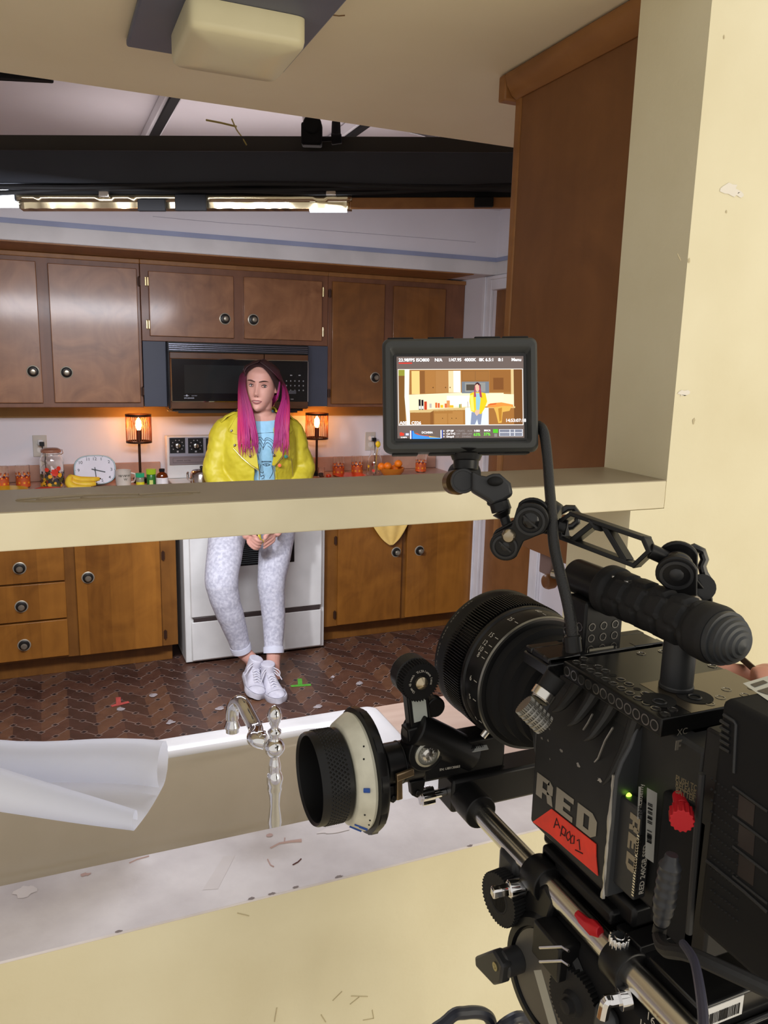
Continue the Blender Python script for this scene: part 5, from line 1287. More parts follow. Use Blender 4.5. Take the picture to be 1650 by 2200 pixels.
# wires poking up from the rig
b = B(); b.tube(smooth_path([RG(530, 312, .12), RG(520, 295, .12), RG(508, 278, .14), RG(498, 256, .16)], 5), .0022, 6); b.tube([RG(508, 272, .15), RG(475, 264, .16), RG(443, 258, .17)], .003, 6); tag(obj('wire', b, M('olive_wire', srgb(190, 172, 96), .5), None), 'thin loose wire sticking up behind the overhead beam', 'wire')
b = B(); c = smooth_path([RG(880, 282, .35), RG(905, 288, .35), RG(935, 297, .35), RG(965, 299, .35), RG(1000, 298, .35)], 8); b.tube(c, [.0055+.0012*(i % 2) for i in range(len(c))], 8); tag(obj('coiled_cable', b, M('grey_flex', srgb(150, 148, 152), .45, .3), None), 'short grey ribbed cable above the right end of the beam', 'cable')
# bars under the kitchen ceiling
def strut(px0, px1, w, lb, two=True):
    (xa_, ya_), (xb_, yb_) = px0, px1; zc_ = 2.38
    p = pt(xa_, ya_, Z=zc_); q = pt(xb_, yb_, Z=zc_)
    d = (p-q).normalized(); p = p+d*.25; q = q-d*.5
    tt = thing('ceiling_bar', lb, 'bar', (q+p)/2)
    sd = d.cross(Z3).normalized(); b = B(); b.bar(p+Z3*.018, q+Z3*.018, w, .036, Z3); obj('white_flange', b, m_white_trim, tt, bevel=.002)
    b = B(); b.bar(p-Z3*.006, q-Z3*.006, w*.55, .012, Z3); obj('dark_channel', b, m_blackmat, tt)
strut((372, 212), (330, 290), .05, 'black and white bar under the kitchen ceiling above the beam, left one')
strut((782, 268), (738, 300), .04, 'grey and white bar under the kitchen ceiling behind the grip clamp')
b = B(); b.bar(pt(-80, 158, Z=2.30), pt(112, 168, Z=2.30), .03, .018, (0, 0, 1)); tag(obj('ceiling_track', b, m_blackmat, None, bevel=.004), 'dark track end below the ceiling edge at the top left', 'track')

# near wall cabinet, seen from its left side, with crown moulding
t = thing('wall_cabinet', 'dark brown wall cabinet side with crown moulding, beside the beige post', 'cabinet', (.9, 1.04, 1.308))
Xp = .737; yc0, yc1 = YNB+.002, 1.19
b = B(); b.box((Xp, yc0, 1.308), (1.6, yc1, 2.077)); obj('body', b, m_wood_dark, t, bevel=.0015)
b = B(); b.box((Xp-.002, yc1-.0, 1.308), (1.6, yc1+.018, 2.05)); obj('door', b, m_wood_trim, t, bevel=.003)
b = B(); pf = [(0, .0), (-.022, .0), (-.024, -.006), (-.020, -.02), (-.010, -.034), (0, -.040)]
b.prism([(x_, z_) for x_, z_ in pf], (Xp, 0, 2.0765), X3, Z3, Y3, yc0, yc1+.018); b.box((Xp-.022, yc1+.0185, 2.0365), (1.6, yc1+.04, 2.0765)); obj('crown_moulding', b, m_wood_trim, t, bevel=.003)
# holder below it
hx = pt(1172, 1212, Y=1.12)
t = thing('paper_towel_holder', 'mauve holder bracket with round brown end under the near wall cabinet', 'holder', (hx.x, 1.12, 1.30))
b = B(); y0, y1 = pt(1187, 1210, X=Xp+.01).y, pt(1161, 1195, X=Xp+.01).y; z0 = pt(1175, 1236, X=Xp+.01, Y=None).z
b.box((Xp+.008, y0, z0), (Xp+.02, y1, 1.3075)); obj('bracket', b, M('mauve_plastic', srgb(126, 104, 100), .5), t, bevel=.003)
kc = pt(1190, 1248, X=Xp+.012); b = B(); b.lathe([(.012, .0), (.013, .012), (.011, .018), (.004, .02)], kc, (-1, 0, 0), 20); b.cyl(kc, kc+Vector((.25, 0, 0)), .008); b.box((Xp+.009, kc.y-.01, kc.z), (Xp+.018, kc.y+.012, z0+.005)); obj('roller', b, M('brown_wood_knob', srgb(112, 72, 40), .4), t, bevel=.002)
# ================================================================== CINEMA CAMERA RIG
AX, AZ = .407, 1.3263          # lens axis, pointing along +Y
XS = .357                      # left side of the camera body
XRD, ZRD = .355, 1.203         # left 19 mm rod
m_logo = M('logo_silver', srgb(150, 144, 132), .35, .4)
m_prt = M('white_print', srgb(190, 186, 176), .6)
m_worn = M('worn_bare_metal', srgb(190, 188, 184), .35, .9)
m_body = M('camera_grey_black', (.013, .013, .013), .5, .1, col2=(.017, .017, .017), nscale=30)
m_body2 = M('camera_side_grey', (.055, .058, .064), .45, .2)

# ---- lens
t = thing('cinema_lens', 'large black cinema lens with toothed focus ring and distance scale', 'lens', (AX, .58, AZ))
Yf = .657
def lathe_y(b, prof, seg=64): return b.lathe([(r, -y) for r, y in prof], (AX, 0, AZ), (0, -1, 0), seg)
b = B(); lathe_y(b, [(.050, .640), (.056, .657), (.0655, .657), (.0677, .654), (.0677, .6455), (.0640, .640), (.0640, .634)]); obj('front_ring', b, m_anod, t)
b = B(); lathe_y(b, [(.001, .652), (.03, .654), (.05, .648)]); obj('front_element', b, M('lens_glass', (.01, .01, .02), .03, 0), t)
b = B(); b.gear((AX, 0, AZ), (0, -1, 0), .0630, .0672, -.638, -.606, 150); obj('focus_gear', b, m_anod, t, smooth=20)
b = B(); lathe_y(b, [(.0636, .6055), (.0660, .604), (.0660, .600), (.0645, .598), (.0645, .5745), (.0635, .5725), (.058, .5715)]); sc = obj('scale_ring', b, m_anod, t)
b = B(); lathe_y(b, [(.0648, .5742), (.0640, .5722), (.0632, .5722)], 72); obj('bright_edge', b, M('edge_wear', srgb(140, 140, 138), .3, .9), sc)
b = B()
for txt, a in (('3', 233), ('4', 209), ('5', 188), ('6', 172), ('8', 152), ('10', 147), ('12', 141), ('15', 133), ('25', 112), ('60', 85)):
    A = R(a); nn = Vector((math.cos(A), 0, math.sin(A))); tg = Vector((-math.sin(A), 0, math.cos(A)))*-1
    o = Vector((AX, .590, AZ))+nn*.0646
    text_into(b, txt, o-tg*.0022+Y3*(.003 if len(txt) > 1 else .0), -Y3, tg, .0048, .004)
    b.obox(Vector((AX, .580, AZ))+nn*.0648, (.005, .0006, .0003), Y3, tg, nn)
obj('scale_number', b, m_prt, sc, smooth=0)
b = B()
for k in range(22):
    A = R(118+k*3.0); nn = Vector((math.cos(A), 0, math.sin(A))); tg = Vector((-math.sin(A), 0, math.cos(A)))
    if k % 5 != 4: b.obox(Vector((AX, .6495, AZ))+nn*.0678, (.0022, .0009, .0003), tg, Y3, nn)
obj('ring_print', b, M('dim_print', srgb(110, 106, 96), .6), t, smooth=0)
b = B(); lathe_y(b, [(.058, .571), (.0575, .562), (.0520, .560), (.0515, .548), (.0460, .546), (.0455, .534), (.040, .532), (.0395, .522), (.046, .520), (.046, .512), (.036, .511), (.036, .503)]); br = obj('rear_barrel', b, m_blackmat, t)
b = B()
for a in (150, 205, 250, 110): 
    A = R(a); b.cyl((AX+.055*math.cos(A), .5695, AZ+.055*math.sin(A)), (AX+.055*math.cos(A), .5712, AZ+.055*math.sin(A)), .0016, seg=8)
A = R(228); b.cyl((AX+.0645*math.cos(A), .590, AZ+.0645*math.sin(A)), (AX+.071*math.cos(A), .590, AZ+.071*math.sin(A)), .003, seg=10)
obj('screw', b, m_steel, t)
b = B()
for a0 in (118, 160): b.tube([(AX+.0463*math.cos(R(a)), .516, AZ+.0463*math.sin(R(a))) for a in range(a0, a0+24, 4)], .0009, 5)
obj('red_index', b, M('dark_red_paint', (.25, .01, .02), .5), t)

# ---- camera body
cc_ = thing('cinema_camera', 'black digital cinema camera with red tape and large silver side lettering', 'camera', (AX, .44, 1.24))
yF, yR = .503, .406
ztp = 1.378
b = B(); b.box((XS+.018, .345, 1.240), (.457, .500, ztp)); obj('body', b, m_body, cc_, bevel=.003)
b = B(); b.lathe([(.001, 0), (.046, 0), (.050, .003), (.050, .006), (.001, .006)], (AX, .5005, AZ-.01), (0, 1, 0), 48); obj('lens_mount', b, m_anod2, cc_)
# sculpted side module
b = B(); pf = [(0, 1.240), (0, 1.322), (.003, 1.328), (.012, 1.345), (.018, 1.360), (.020, 1.377), (.030, 1.377), (.030, 1.236), (.004, 1.236)]
b.prism([(x_, z_) for x_, z_ in pf], (XS, 0, 0), X3, Z3, Y3, yR, yF); sm = obj('side_module', b, [m_body], cc_, bevel=.0025, bseg=2)
b = B()
for y_, hh in ((.412, 1.), (.437, .55), (.458, .5), (.478, .45)):
    b.tube(smooth_path([Vector((XS+.0165, y_-.006, 1.374)), Vector((XS+.0125, y_-.003, 1.374-.022*hh)), Vector((XS+.004, y_, 1.374-.040*hh-.004)), Vector((XS-.0005, y_+.004, 1.374-.050*hh-.004))], 5), [.0058, .0058, .0056, .0054, .005, .0048, .0045, .0042, .004, .0036, .003, .0025, .002, .0014, .001, .0005], 10)
obj('ridge', b, m_body, sm)
b = B(); b.prism([(0, 0), (0, .095), (.0035, .106), (.010, .117), (.016, .136), (.030, .139), (.030, 0)], (XS-.0012, 0, 1.238), X3, Z3, Y3, yR-.0045, yR-.0004); rp = obj('rear_bezel', b, m_body2, sm, bevel=.0015)
b = B(); rj = random.Random(2); z = 1.236
b.tube([Vector((XS-.0014, yR-.0012, 1.236+.098*i/24)) for i in range(25)], [.0006+.0012*rj.random() for i in range(25)], 5)
for px, py, s_, sd in ((1172, 1558, .0016, 1), (1183, 1566, .0014, 2), (1167, 1586, .0022, 3), (1180, 1590, .002, 4), (1208, 1613, .003, 5), (1245, 1643, .003, 6), (1291, 1676, .004, 7), (1184, 1630, .0016, 8)):
    blob(b, pt(px, py, X=XS+.001)-X3*.0012, -Y3, Z3, s_*.65, s_*.5, seed=sd, jag=.6, off=.0)
b.tube([pt(x, y, X=XS+.006)-X3*.002 for x, y in ((1258, 1652), (1275, 1645), (1290, 1628), (1305, 1590), (1322, 1562))], .0008, 5)
b.tube([pt(x, y, X=XS+.006)-X3*.002 for x, y in ((1218, 1622), (1226, 1617), (1232, 1606))], .0010, 5)
b.tube([pt(x, y, X=XS+.010)-X3*.002 for x, y in ((1258, 1567), (1268, 1552), (1278, 1533))], .0008, 5)
obj('worn_edge', b, m_worn, sm, smooth=60)
b = B(); o = pt(1152, 1706, X=XS-.0003); e = pt(1280, 1808, X=XS-.0003); L3 = abs(o.y-e.y); hT = pt(1155, 1658, X=XS).z-o.z
dirv = (e-o).normalized()
glyphs(b, 'RED', o, dirv, Z3, -X3, hT, L3*.30, L3*.05, .0004); obj('logo', b, m_logo, sm, smooth=0)
# red gaffer tape with handwriting
tp = [pt(*q, X=XS-.0012) for q in ((1184, 1738), (1280, 1814), (1280, 1840), (1284, 1882), (1216, 1824), (1183, 1794), (1144, 1766))]
b = B(); f_ = b.vs(tp); bk = b.vs([p_+X3*.0007 for p_ in tp]); b.skin([f_, bk]); rt = obj('red_tape', b, M('fluorescent_red_tape', srgb(236, 62, 44), .6, col2=srgb(214, 60, 46), nscale=60), sm, smooth=0)
b = B()
for stroke in ([(1190, 1778), (1196, 1758), (1203, 1780)], [(1192, 1772), (1201, 1772)], [(1206, 1782), (1210, 1776), (1216, 1783), (1213, 1796), (1206, 1790), (1207, 1781)], [(1218, 1790), (1224, 1786), (1226, 1800), (1220, 1806), (1216, 1796), (1219, 1789)], [(1228, 1796), (1234, 1796), (1233, 1812), (1226, 1812), (1226, 1800), (1230, 1794)], [(1208, 1774), (1204, 1796)], [(1240, 1806), (1244, 1803), (1246, 1826)], [(1236, 1826), (1252, 1834)]):
    b.tube([pt(x, y, X=XS-.0014) for x, y in stroke], .0005, 5)
obj('handwriting', b, M('marker_black', srgb(60, 24, 24), .7), rt, smooth=0)
# media slot with card, LED, stickers, knob, connector on the rear
b = B(); b.box((XS+.022, .372, 1.236), (XS+.034, yR-.005, 1.318)); b.box((XS+.012, .33, 1.238), (XS+.04, .372, 1.338)); rb = obj('rear_block', b, m_blackmat, cc_, bevel=.003)
b = B(); xm = XS+.004
m0, m1 = pt(1337, 1712, X=xm), pt(1378, 1745, X=xm); mz0_ = pt(1326, 1905, X=xm).z; mzt = m0.z
b.box((xm, m1.y, mz0_), (xm+.011, yR+.004, mzt)); card = obj('memory_card', b, m_anod2, cc_, bevel=.0015)
b = B(); glyphs(b, 'RED', Vector((xm, m1.y+.010, mzt-.006)), -Z3, -Y3, -X3, .010, .0128, .0022, .0004)
b2 = b
obj('card_logo', b2, M('card_logo_silver', srgb(140, 130, 112), .4, .3), card, smooth=0)
b = B(); text_into(b, 'RED 240GB SSD', Vector((xm+.0085, m1.y, mz0_+.004)), Z3, -X3, .0042, .02, sx=.95); obj('card_text', b, m_prt, card, smooth=0)
b = B()
for i in range(22): b.box((xm-.0004, m1.y-.0006, mz0_+.004+i*.0022), (xm+.0022, m1.y+.0016, mz0_+.0052+i*.0022))
obj('grip_rib', b, m_steel, card, smooth=0)
b = B(); c = pt(1350, 1709, Y=yR-.006); b.lathe([(.0022, 0), (.002, .0012), (.0006, .0018)], c, (0, -1, 0), 12); obj('status_light', b, M('green_led', (.4, .9, .1), .3, emit=(.45, 1, .05), es=4), cc_)
b = B(); q = [pt(1372, 1690, Y=.371), pt(1377, 1690, Y=.371), pt(1372, 1760, Y=.371), pt(1369, 1760, Y=.371)]; b.quad(*q)
q = [pt(1390, 1692, Y=.3705), pt(1412, 1704, Y=.3705), pt(1404, 1854, Y=.3705), pt(1386, 1842, Y=.3705)]; b.quad(*q); st = obj('asset_sticker', b, M('sticker_white', srgb(186, 186, 182), .5), cc_, smooth=0)
b = B(); uu = (q[1]-q[0]).normalized(); vv = (q[0]-q[3]).normalized()
for i in range(26):
    s0 = i*(q[0]-q[3]).length/44; w_ = (q[1]-q[0]).length*.55
    if rj.random() < .7: b.bar(q[3]+vv*(s0+.012)+uu*.0012-Y3*.0003, q[3]+vv*(s0+.012)+uu*w_-Y3*.0003, .0005*rj.choice((1, 1, 2)), .0002, (0, -1, 0))
text_into(b, '#26', Vector((q[0].x-.006, .3702, q[0].z-.012)), -Z3, X3, .0036)
obj('barcode', b, m_black, st, smooth=0)
b = B(); text_into(b, 'academy', Vector((pt(1380, 1735, Y=.3704).x-.001, .3704, pt(1380, 1735, Y=.3704).z)), Z3, -X3, .0036); obj('sticker_text', b, m_prt, st, smooth=0)
c = pt(1464, 1750, Y=.330)
b = B(); b.gear(c, (-.65, -.75, .02), .0066, .0074, -.004, .008, 14); b.cyl(c+Vector((.006, .006, 0)), c+Vector((.014, .018, 0)), .005, .0035); obj('red_knob', b, m_red, cc_, smooth=40, bevel=.0008)
b = B()
for k, txt in enumerate(('PUSH TO', 'RELEASE', 'BATTERY')): text_into(b, txt, pt(1450, 1676+13*k, Y=.3290), (pt(1484, 1712, Y=.329)-pt(1450, 1695, Y=.329)), Z3, .0038, .02)
obj('print', b, M('dim_gold_print', srgb(120, 106, 80), .6), cc_, smooth=0)
# ridged cable connector
cA, cB = pt(1444, 1836, Y=.318), pt(1420, 1985, Y=.318)
t = thing('cable_plug', 'black ridged cable plug hanging at the camera rear beside the memory card', 'plug', cB)
b = B(); n_ = 30; b.tube([cA.lerp(cB, i/n_) for i in range(n_+1)], [.003+.0032*min(1, i/5)+(.0006 if i % 4 < 2 else 0)-(.0022*max(0, i-22)/8) for i in range(n_+1)], 16); obj('boot', b, M('grey_rubber', (.03, .032, .038), .4), t)
b = B(); b.tube(smooth_path([cB, pt(1416, 2010, Y=.32), pt(1430, 2040, Y=.30), pt(1480, 2050, Y=.28), pt(1560, 2085, Y=.262), pt(1700, 2150, Y=.24)], 6), .0042, 10); obj('cord', b, m_rubber, t)

# top plate with rows of threaded holes, fans
zT0, zT1 = 1.378, 1.391
pl0, pl1 = pt(1207, 1466, X=XS+.004), pt(1418, 1590, X=XS+.004)
yp0, yp1 = pl1.y, pl0.y
b = B(); b.box((XS+.004, yp0, zT0), (.470, yp1, zT1)); tpk = obj('top_plate', b, M('plate_semi_gloss', (.012, .012, .012), .28, .5, rvar=.05), cc_, bevel=.0012)
b = B()
nh = 12
for i in range(nh):
    y = yp0+.006+(yp1-yp0-.012)*i/(nh-1)
    b.lathe([(.0040, -.0004), (.0040, .0005), (.0030, .0005), (.0028, -.0003)], (XS+.004, y, (zT0+zT1)/2), (-1, 0, 0), 14, caps=False)
    for k, xo in enumerate((.012, .022)):
        if k == 1 and i % 3 == 1: continue
        b.lathe([(.0036, .0), (.0036, .0005), (.0027, .0005), (.0024, -.0003)], (XS+xo, y+.004*(k), zT1), (0, 0, 1), 14, caps=False)
for x, y in ((.41, yp0+.008), (.425, yp0+.013), (.445, yp0+.010), (.44, yp0+.022), (.46, yp0+.017), (.43, yp0+.1), (.45, yp0+.098), (.465, yp0+.06)): b.lathe([(.0036, .0), (.0036, .0005), (.0027, .0005), (.0024, -.0003)], (x, y, zT1), (0, 0, 1), 14, caps=False)
obj('threaded_hole_rim', b, M('hole_rim', (.20, .19, .18), .25, .9), tpk)  # raised rims around the threaded holes
b = B(); b.box((XS+.030, yp0+.001, zT1-.0002), (.4698, yp0+.052, zT1+.0002)); obj('fan_cover', b, M('bronze_cover', (.16, .135, .10), .3, .8), tpk, smooth=0)
b = B()
for i in range(nh):
    y = yp0+.006+(yp1-yp0-.012)*i/(nh-1); b.cyl((XS+.0042, y, (zT0+zT1)/2), (XS+.0036, y, (zT0+zT1)/2), .0029, seg=12)
    for k, xo in enumerate((.012, .022)): b.cyl((XS+xo, y+.004*k, zT1-.0002), (XS+xo, y+.004*k, zT1+.0002), .0027, seg=12)
for px, py, r_ in ((1415, 1505, .0118), (1492, 1497, .0125)):
    c = pt(px, py, Z=zT1); b.cyl((c.x, c.y, zT1-.0002), (c.x, c.y, zT1+.0006), r_, seg=32)
obj('hole', b, M('hole_black', (.003, .003, .003), .8), tpk, smooth=0)
for px, py in ((1417, 1510), (1492, 1500)):
    c = pt(px, py, Z=zT1); b = B(); b.lathe([(.0042, .0004), (.0050, .0010), (.0042, .0016), (.0034, .0010), (.0042, .0004)], (c.x, c.y, zT1), seg=24, caps=False); obj('fan_hub', b, m_anod2, tpk)
b = B(); b.box((XS+.03, yp0-.004, zT0-.030), (.468, yp0+.004, zT0)); obj('rear_lip', b, m_blackgloss, cc_, bevel=.002)
b = B(); c = pt(1450, 1612, Y=yp0-.0044); glyphs(b, 'RED', c, X3, Z3, -Y3, .0068, .0075, .0012, .0003); text_into(b, 'XC', c+Vector((0, 0, .0105)), X3, Z3, .0045); obj('logo', b, m_logo, cc_, smooth=0)
# raised front bar with lettering, carries the handle
yb_ = pt(1300, 1425, X=AX).y
c0, c1 = pt(1182, 1408, Y=yb_), pt(1424, 1392, Y=yb_)
zb0_, zb1_ = pt(1300, 1436, Y=yb_).z, pt(1300, 1410, Y=yb_).z
b = B(); b.box((c0.x, yb_, zT1), (c1.x, yb_+.030, zb0_)); b.box((c0.x-.002, yb_-.001, zb0_), (c1.x+.002, yb_+.034, zb1_))
for s_ in (0, .024): b.box((c0.x-.001, yb_+s_, zb1_), (c0.x+.030, yb_+s_+.009, zb1_+.005)); b.box((c1.x-.030, yb_+s_, zb1_), (c1.x+.001, yb_+s_+.009, zb1_+.005))
tb = obj('handle_bridge', b, m_blackgloss, cc_, bevel=.0012)
b = B(); tq = pt(1284, 1431, Y=yb_-.0016); glyphs(b, 'RED', tq, X3, Z3, -Y3, .0060, .0062, .0010, .0003); text_into(b, 'PRO', tq+Vector((.0255, 0, 0)), X3, Z3, .0060, .03); obj('logo', b, M('logo_white', srgb(214, 210, 200), .5), tb, smooth=0)

# ---- top handle
HZ = 1.442
t = thing('top_handle', 'black rubber-gripped top handle with pointed ribbed end cap', 'handle', (AX, .45, HZ))
yh0, yh1 = pt(1582, 1378, X=AX).y, pt(1236, 1246, X=AX).y
b = B(); L_h = yh1-yh0
prof = [(.0125, yh1), (.0145, yh1-.002), (.0148, yh1-.030), (.0148, yh1-.042)]
b.lathe([(r, -y) for r, y in prof], (AX, 0, HZ), (0, -1, 0), 36); obj('front_core', b, m_anod, t)
b = B(); g0 = yh0+.012; rings = []; NR = 60; seg = 48
for i in range(NR+1):
    y = (yh1-.040)+(g0-(yh1-.040))*i/NR; s = i/NR
    base = interp([(0, .0160), (.03, .0200), (.10, .0200), (.14, .0186), (.55, .0182), (.8, .0188), (.86, .0202), (.96, .0206), (1, .0192)], s)
    row = []
    for j in range(seg):
        a = 2*math.pi*j/seg; d_ = 0
        if .12 < s < .84:
            ph = (s-.12)*38+(1.6 if (j//8) % 2 else 0); d_ = -.0030 if math.sin(ph) > .45 and (j % 8) not in (0,) else 0
            if j % 8 == 0: d_ = -.0016
        if .845 < s < .86: d_ = -.0016
        row.append(Vector((AX+(base+d_)*math.cos(a), y, HZ+(base+d_)*math.sin(a))))
    rings.append(b.vs(row))
b.skin(rings); obj('rubber_grip', b, m_rubber, t, smooth=50)
b = B(); b.lathe([(.0186, -.001), (.0186, .004), (.0166, .0045), (.0164, .0085), (.0150, .0092), (.0144, .0116), (.0126, .0122), (.0118, .0144), (.0098, .0149), (.0088, .0168), (.0066, .0172), (.0054, .0186), (.003, .0190), (.001, .0198)], (AX, g0, HZ), (0, -1, 0), 48); obj('end_cap', b, M('cap_rubber', (.030, .033, .037), .45), t, smooth=30)
b = B(); xq = AX-.012; ye = yb_+.004
b.box((AX-.020, ye, zb1_), (AX+.018, ye+.028, HZ-.010)); pf = obj('front_post', b, m_anod, t, bevel=.002)
b = B()
for r_ in range(3):
    for k in range(3): b.lathe([(.0038, -.0002), (.0038, .0005), (.0028, .0005), (.0026, 0)], (AX-.0201, ye+.006+.0085*k, zb1_+.005+.0095*r_), (-1, 0, 0), 14, caps=False); b.lathe([(.0034, -.0002), (.0034, .0005), (.0026, .0005), (.0024, 0)], (AX-.013+.0115*k, ye-.0001, zb1_+.006+.0095*r_), (0, -1, 0), 14, caps=False)
obj('threaded_hole_rim', b, M('hole_rim', (.20, .19, .18), .25, .9), pf)  # rims of the threaded holes in the handle post
b = B(); b.box((AX-.014, ye-.0008, zb1_+.0015), (AX+.010, ye-.0001, zb1_+.0065)); obj('label_plate', b, M('plate_grey', srgb(130, 126, 112), .5), pf, smooth=0)
rp_ = pt(1484, 1440, X=AX)+Y3*.012; b = B(); b.cyl((AX, rp_.y, zT1+.0002), (AX, rp_.y, HZ-.012), .0115, seg=28); b.cyl((AX, rp_.y, zT1+.0002), (AX, rp_.y, zT1+.004), .0122, seg=28); obj('rear_post', b, m_anod2, t, bevel=.001)
b = B(); k_ = pt(1345, 1283, X=AX-.006); b.cyl((k_.x, k_.y, HZ+.013), (k_.x, k_.y, HZ+.0155), .003); k_ = pt(1318, 1268, X=AX-.006); b.cyl((k_.x, k_.y, HZ+.013), (k_.x, k_.y, HZ+.0155), .003); b.cyl((AX-.012, yh1-.002, HZ), (AX-.016, yh1+.010, HZ), .004); obj('screw', b, m_steel, t)

# ---- battery
yb1 = pt(1526, 1700, X=XS).y; zbt = pt(1526, 1486, X=XS).z; zbb = pt(1512, 2010, X=XS).z
t = thing('camera_battery', 'big black battery block at the right edge behind the camera body', 'battery', (AX, yb1-.04, zbb))
b = B(); b.box((XS, yb1-.066, zbb), (.462, yb1, zbt)); bt = obj('case', b, m_blackmat, t, bevel=.005, bseg=3)
b = B()
for r_ in range(12):
    for k in range(8):
        c = pt(1528+8*k, 1672+(r_*24)+k*6.0, X=XS); 
        if zbb+.02 < c.z < zbt-.04: b.cyl(c+X3*.0004, c-X3*.0008, .0011, .0005, seg=6)
obj('grip_dot', b, m_rubber, bt, smooth=0)
b = B()
for k in range(5): p_ = pt(1548, 1548+14*k, X=XS-.0006); q_ = pt(1568, 1560+14*k, X=XS-.0006); b.tube([p_, q_], .0011, 6)
b.tube([pt(x, y, X=XS-.0004) for x, y in ((1555, 1535), (1578, 1550), (1582, 1556), (1577, 1660))], .0012, 6)
for k in range(4): b.tube([pt(1575+24*k*0, 1690+64*k, X=XS-.0003), pt(1650, 1744+66*k, X=XS-.0003)], .0010, 6)
b.tube([pt(1518, 1848, X=XS-.0003), pt(1600, 1915, X=XS-.0003), pt(1650, 1960, X=XS-.0003)], .0013, 6)
obj('ridge', b, m_anod2, bt)
b = B()
for k in range(3): b.quad(*[pt(x, y+64*k, X=XS-.0002) for x, y in ((1588, 1706), (1622, 1730), (1618, 1776), (1584, 1752))])
obj('inset_panel', b, M('dark_mauve_plastic', (.018, .012, .013), .4), bt, smooth=0)
b = B(); yb2 = yb1-.0675
b.cyl((XS+.004, yb1-.066, zbb+.02), (XS+.004, yb1-.066, zbt-.05), .007, seg=14)
for k in range(7): z = zbb+.025+k*.0125; b.cyl((XS+.004, yb1-.066, z), (XS+.004, yb1-.066, z+.002), .0076, seg=14)
obj('ribbed_edge', b, m_anod2, bt)
b = B(); lz = zbt+.0003; q = [pt(x, y, Z=lz) for x, y in ((1596, 1468), (1680, 1443), (1760, 1500), (1660, 1512))]; b.quad(*q); lab = obj('top_label', b, M('label_grey_white', srgb(196, 196, 186), .5), bt, smooth=0)
b = B(); b.quad(*[pt(x, y, Z=lz+.0004) for x, y in ((1612, 1470), (1640, 1461), (1650, 1466), (1622, 1476))]); b.quad(*[pt(x, y, Z=lz+.0004) for x, y in ((1626, 1484), (1690, 1464), (1710, 1474), (1650, 1492))]); obj('label_print', b, M('label_brown', srgb(70, 62, 56), .5), lab, smooth=0)
b = B(); b.box((XS+.012, yb1+.001, zbb-.03), (.455, .329+.012, zbt-.03)); obj('mount_plate', b, m_black, t, bevel=.002)
b = B(); b.tube([pt(1508, 1662, Y=yb1+.006), pt(1480, 2005, Y=yb1+.006)], .0022, 8); obj('plate_edge', b, m_anod2, t)
# hand of the operator behind the rig
b = B()
hx = Vector((.505, .340, 1.398))
hc = pt(1600, 1450, Y=.445)
b.tube(smooth_path([hc+Vector((.16, -.12, -.14)), hc+Vector((.10, -.07, -.07)), hc+Vector((.06, -.03, -.035)), hc+Vector((.035, -.01, -.02)), hc+Vector((.012, .002, -.012))], 4), [.030]*5+[.029, .028, .028, .030, .033, .036, .038, .038, .036, .032, .026, .018], 14, flat=.62)
for k in range(4):
    o_ = hc+Vector((.004+.004*k, .010-.004*k, -.004-.016*k)); b.tube(smooth_path([o_+Vector((.03, -.006, -.006)), o_, o_+Vector((-.019, .004, .002)), o_+Vector((-.030, .014, -.004)), o_+Vector((-.024, .026, -.008))][: 5], 4), [.0098-.0025*i/16 for i in range(17)], 10)
b.tube(smooth_path([hc+Vector((.035, -.02, -.018)), hc+Vector((.018, -.026, .0)), hc+Vector((.0, -.024, .006)), hc+Vector((-.012, -.018, .006))], 4), [.013-.004*i/12 for i in range(13)], 10)
op = obj('person', b, M('skin_hand', srgb(226, 160, 136), .5, sub=.1), None, remesh=.002, smooth_it=2)
tag(op, 'operator\'s hand closed around a thin metal rod behind the camera battery', 'person')
b = B(); p0_, p1_ = pt(1618, 1422, Y=.45), pt(1560, 1385, Y=.48); p2_ = pt(1640, 1455, Y=.425)
b.bar(p1_, p2_+(p2_-p1_)*.3, .010, .005, (0, -1, .3)); tag(obj('metal_rod', b, M('dark_bronze_rod', srgb(78, 60, 50), .3, .8), None, bevel=.001), 'thin dark metal bar held by the hand behind the handle end cap', 'rod')
# ---- support: rods, base plate, clamps
t = thing('rod_support', 'steel rods and black base plate carrying the camera, with red lever', 'camera support', (AX, .35, 1.19))
for x in (XRD, XRD+.104):
    b = B(); b.cyl((x, .628, ZRD), (x, .10, ZRD), .0095, seg=32); b.cyl((x, .630, ZRD), (x, .628, ZRD), .008, .0095, seg=32); obj('rod', b, m_steel, t)
def ring_clamp(y0, y1, name='rod_clamp'):
    b = B()
    for x in (XRD, XRD+.104): b.lathe([(.0098, -y1), (.0150, -y1), (.0155, -y1+.001), (.0155, -y0-.001), (.0150, -y0), (.0098, -y0)], (x, 0, ZRD), (0, -1, 0), 32)
    b.box((XRD+.006, y0+.002, ZRD-.012), (XRD+.098, y1-.002, ZRD+.018))
    return obj(name, b, m_anod, t, bevel=.0008)
yk1 = pt(1148, 1872, X=XRD).y; yk0 = pt(1180, 1920, X=XRD).y
ring_clamp(yk0, yk1)
yq1 = pt(1322, 2040, X=XRD).y; yq0 = pt(1362, 2085, X=XRD).y
ring_clamp(yq0, yq1)
b = B(); b.box((XS+.012, .386, ZRD+.016), (.452, .50, 1.236)); b.box((XS+.004, .40, ZRD+.010), (.46, .49, ZRD+.022)); bp = obj('base_plate', b, m_anod, t, bevel=.003)
b = B(); b.box((XRD+.010, .3170, ZRD-.012), (XRD+.100, .400, ZRD+.012)); b.box((XRD+.012, .312, ZRD-.014), (XRD+.098, .3168, ZRD-.009)); rpz = obj('rear_plate', b, m_blackgloss, t, bevel=.002)
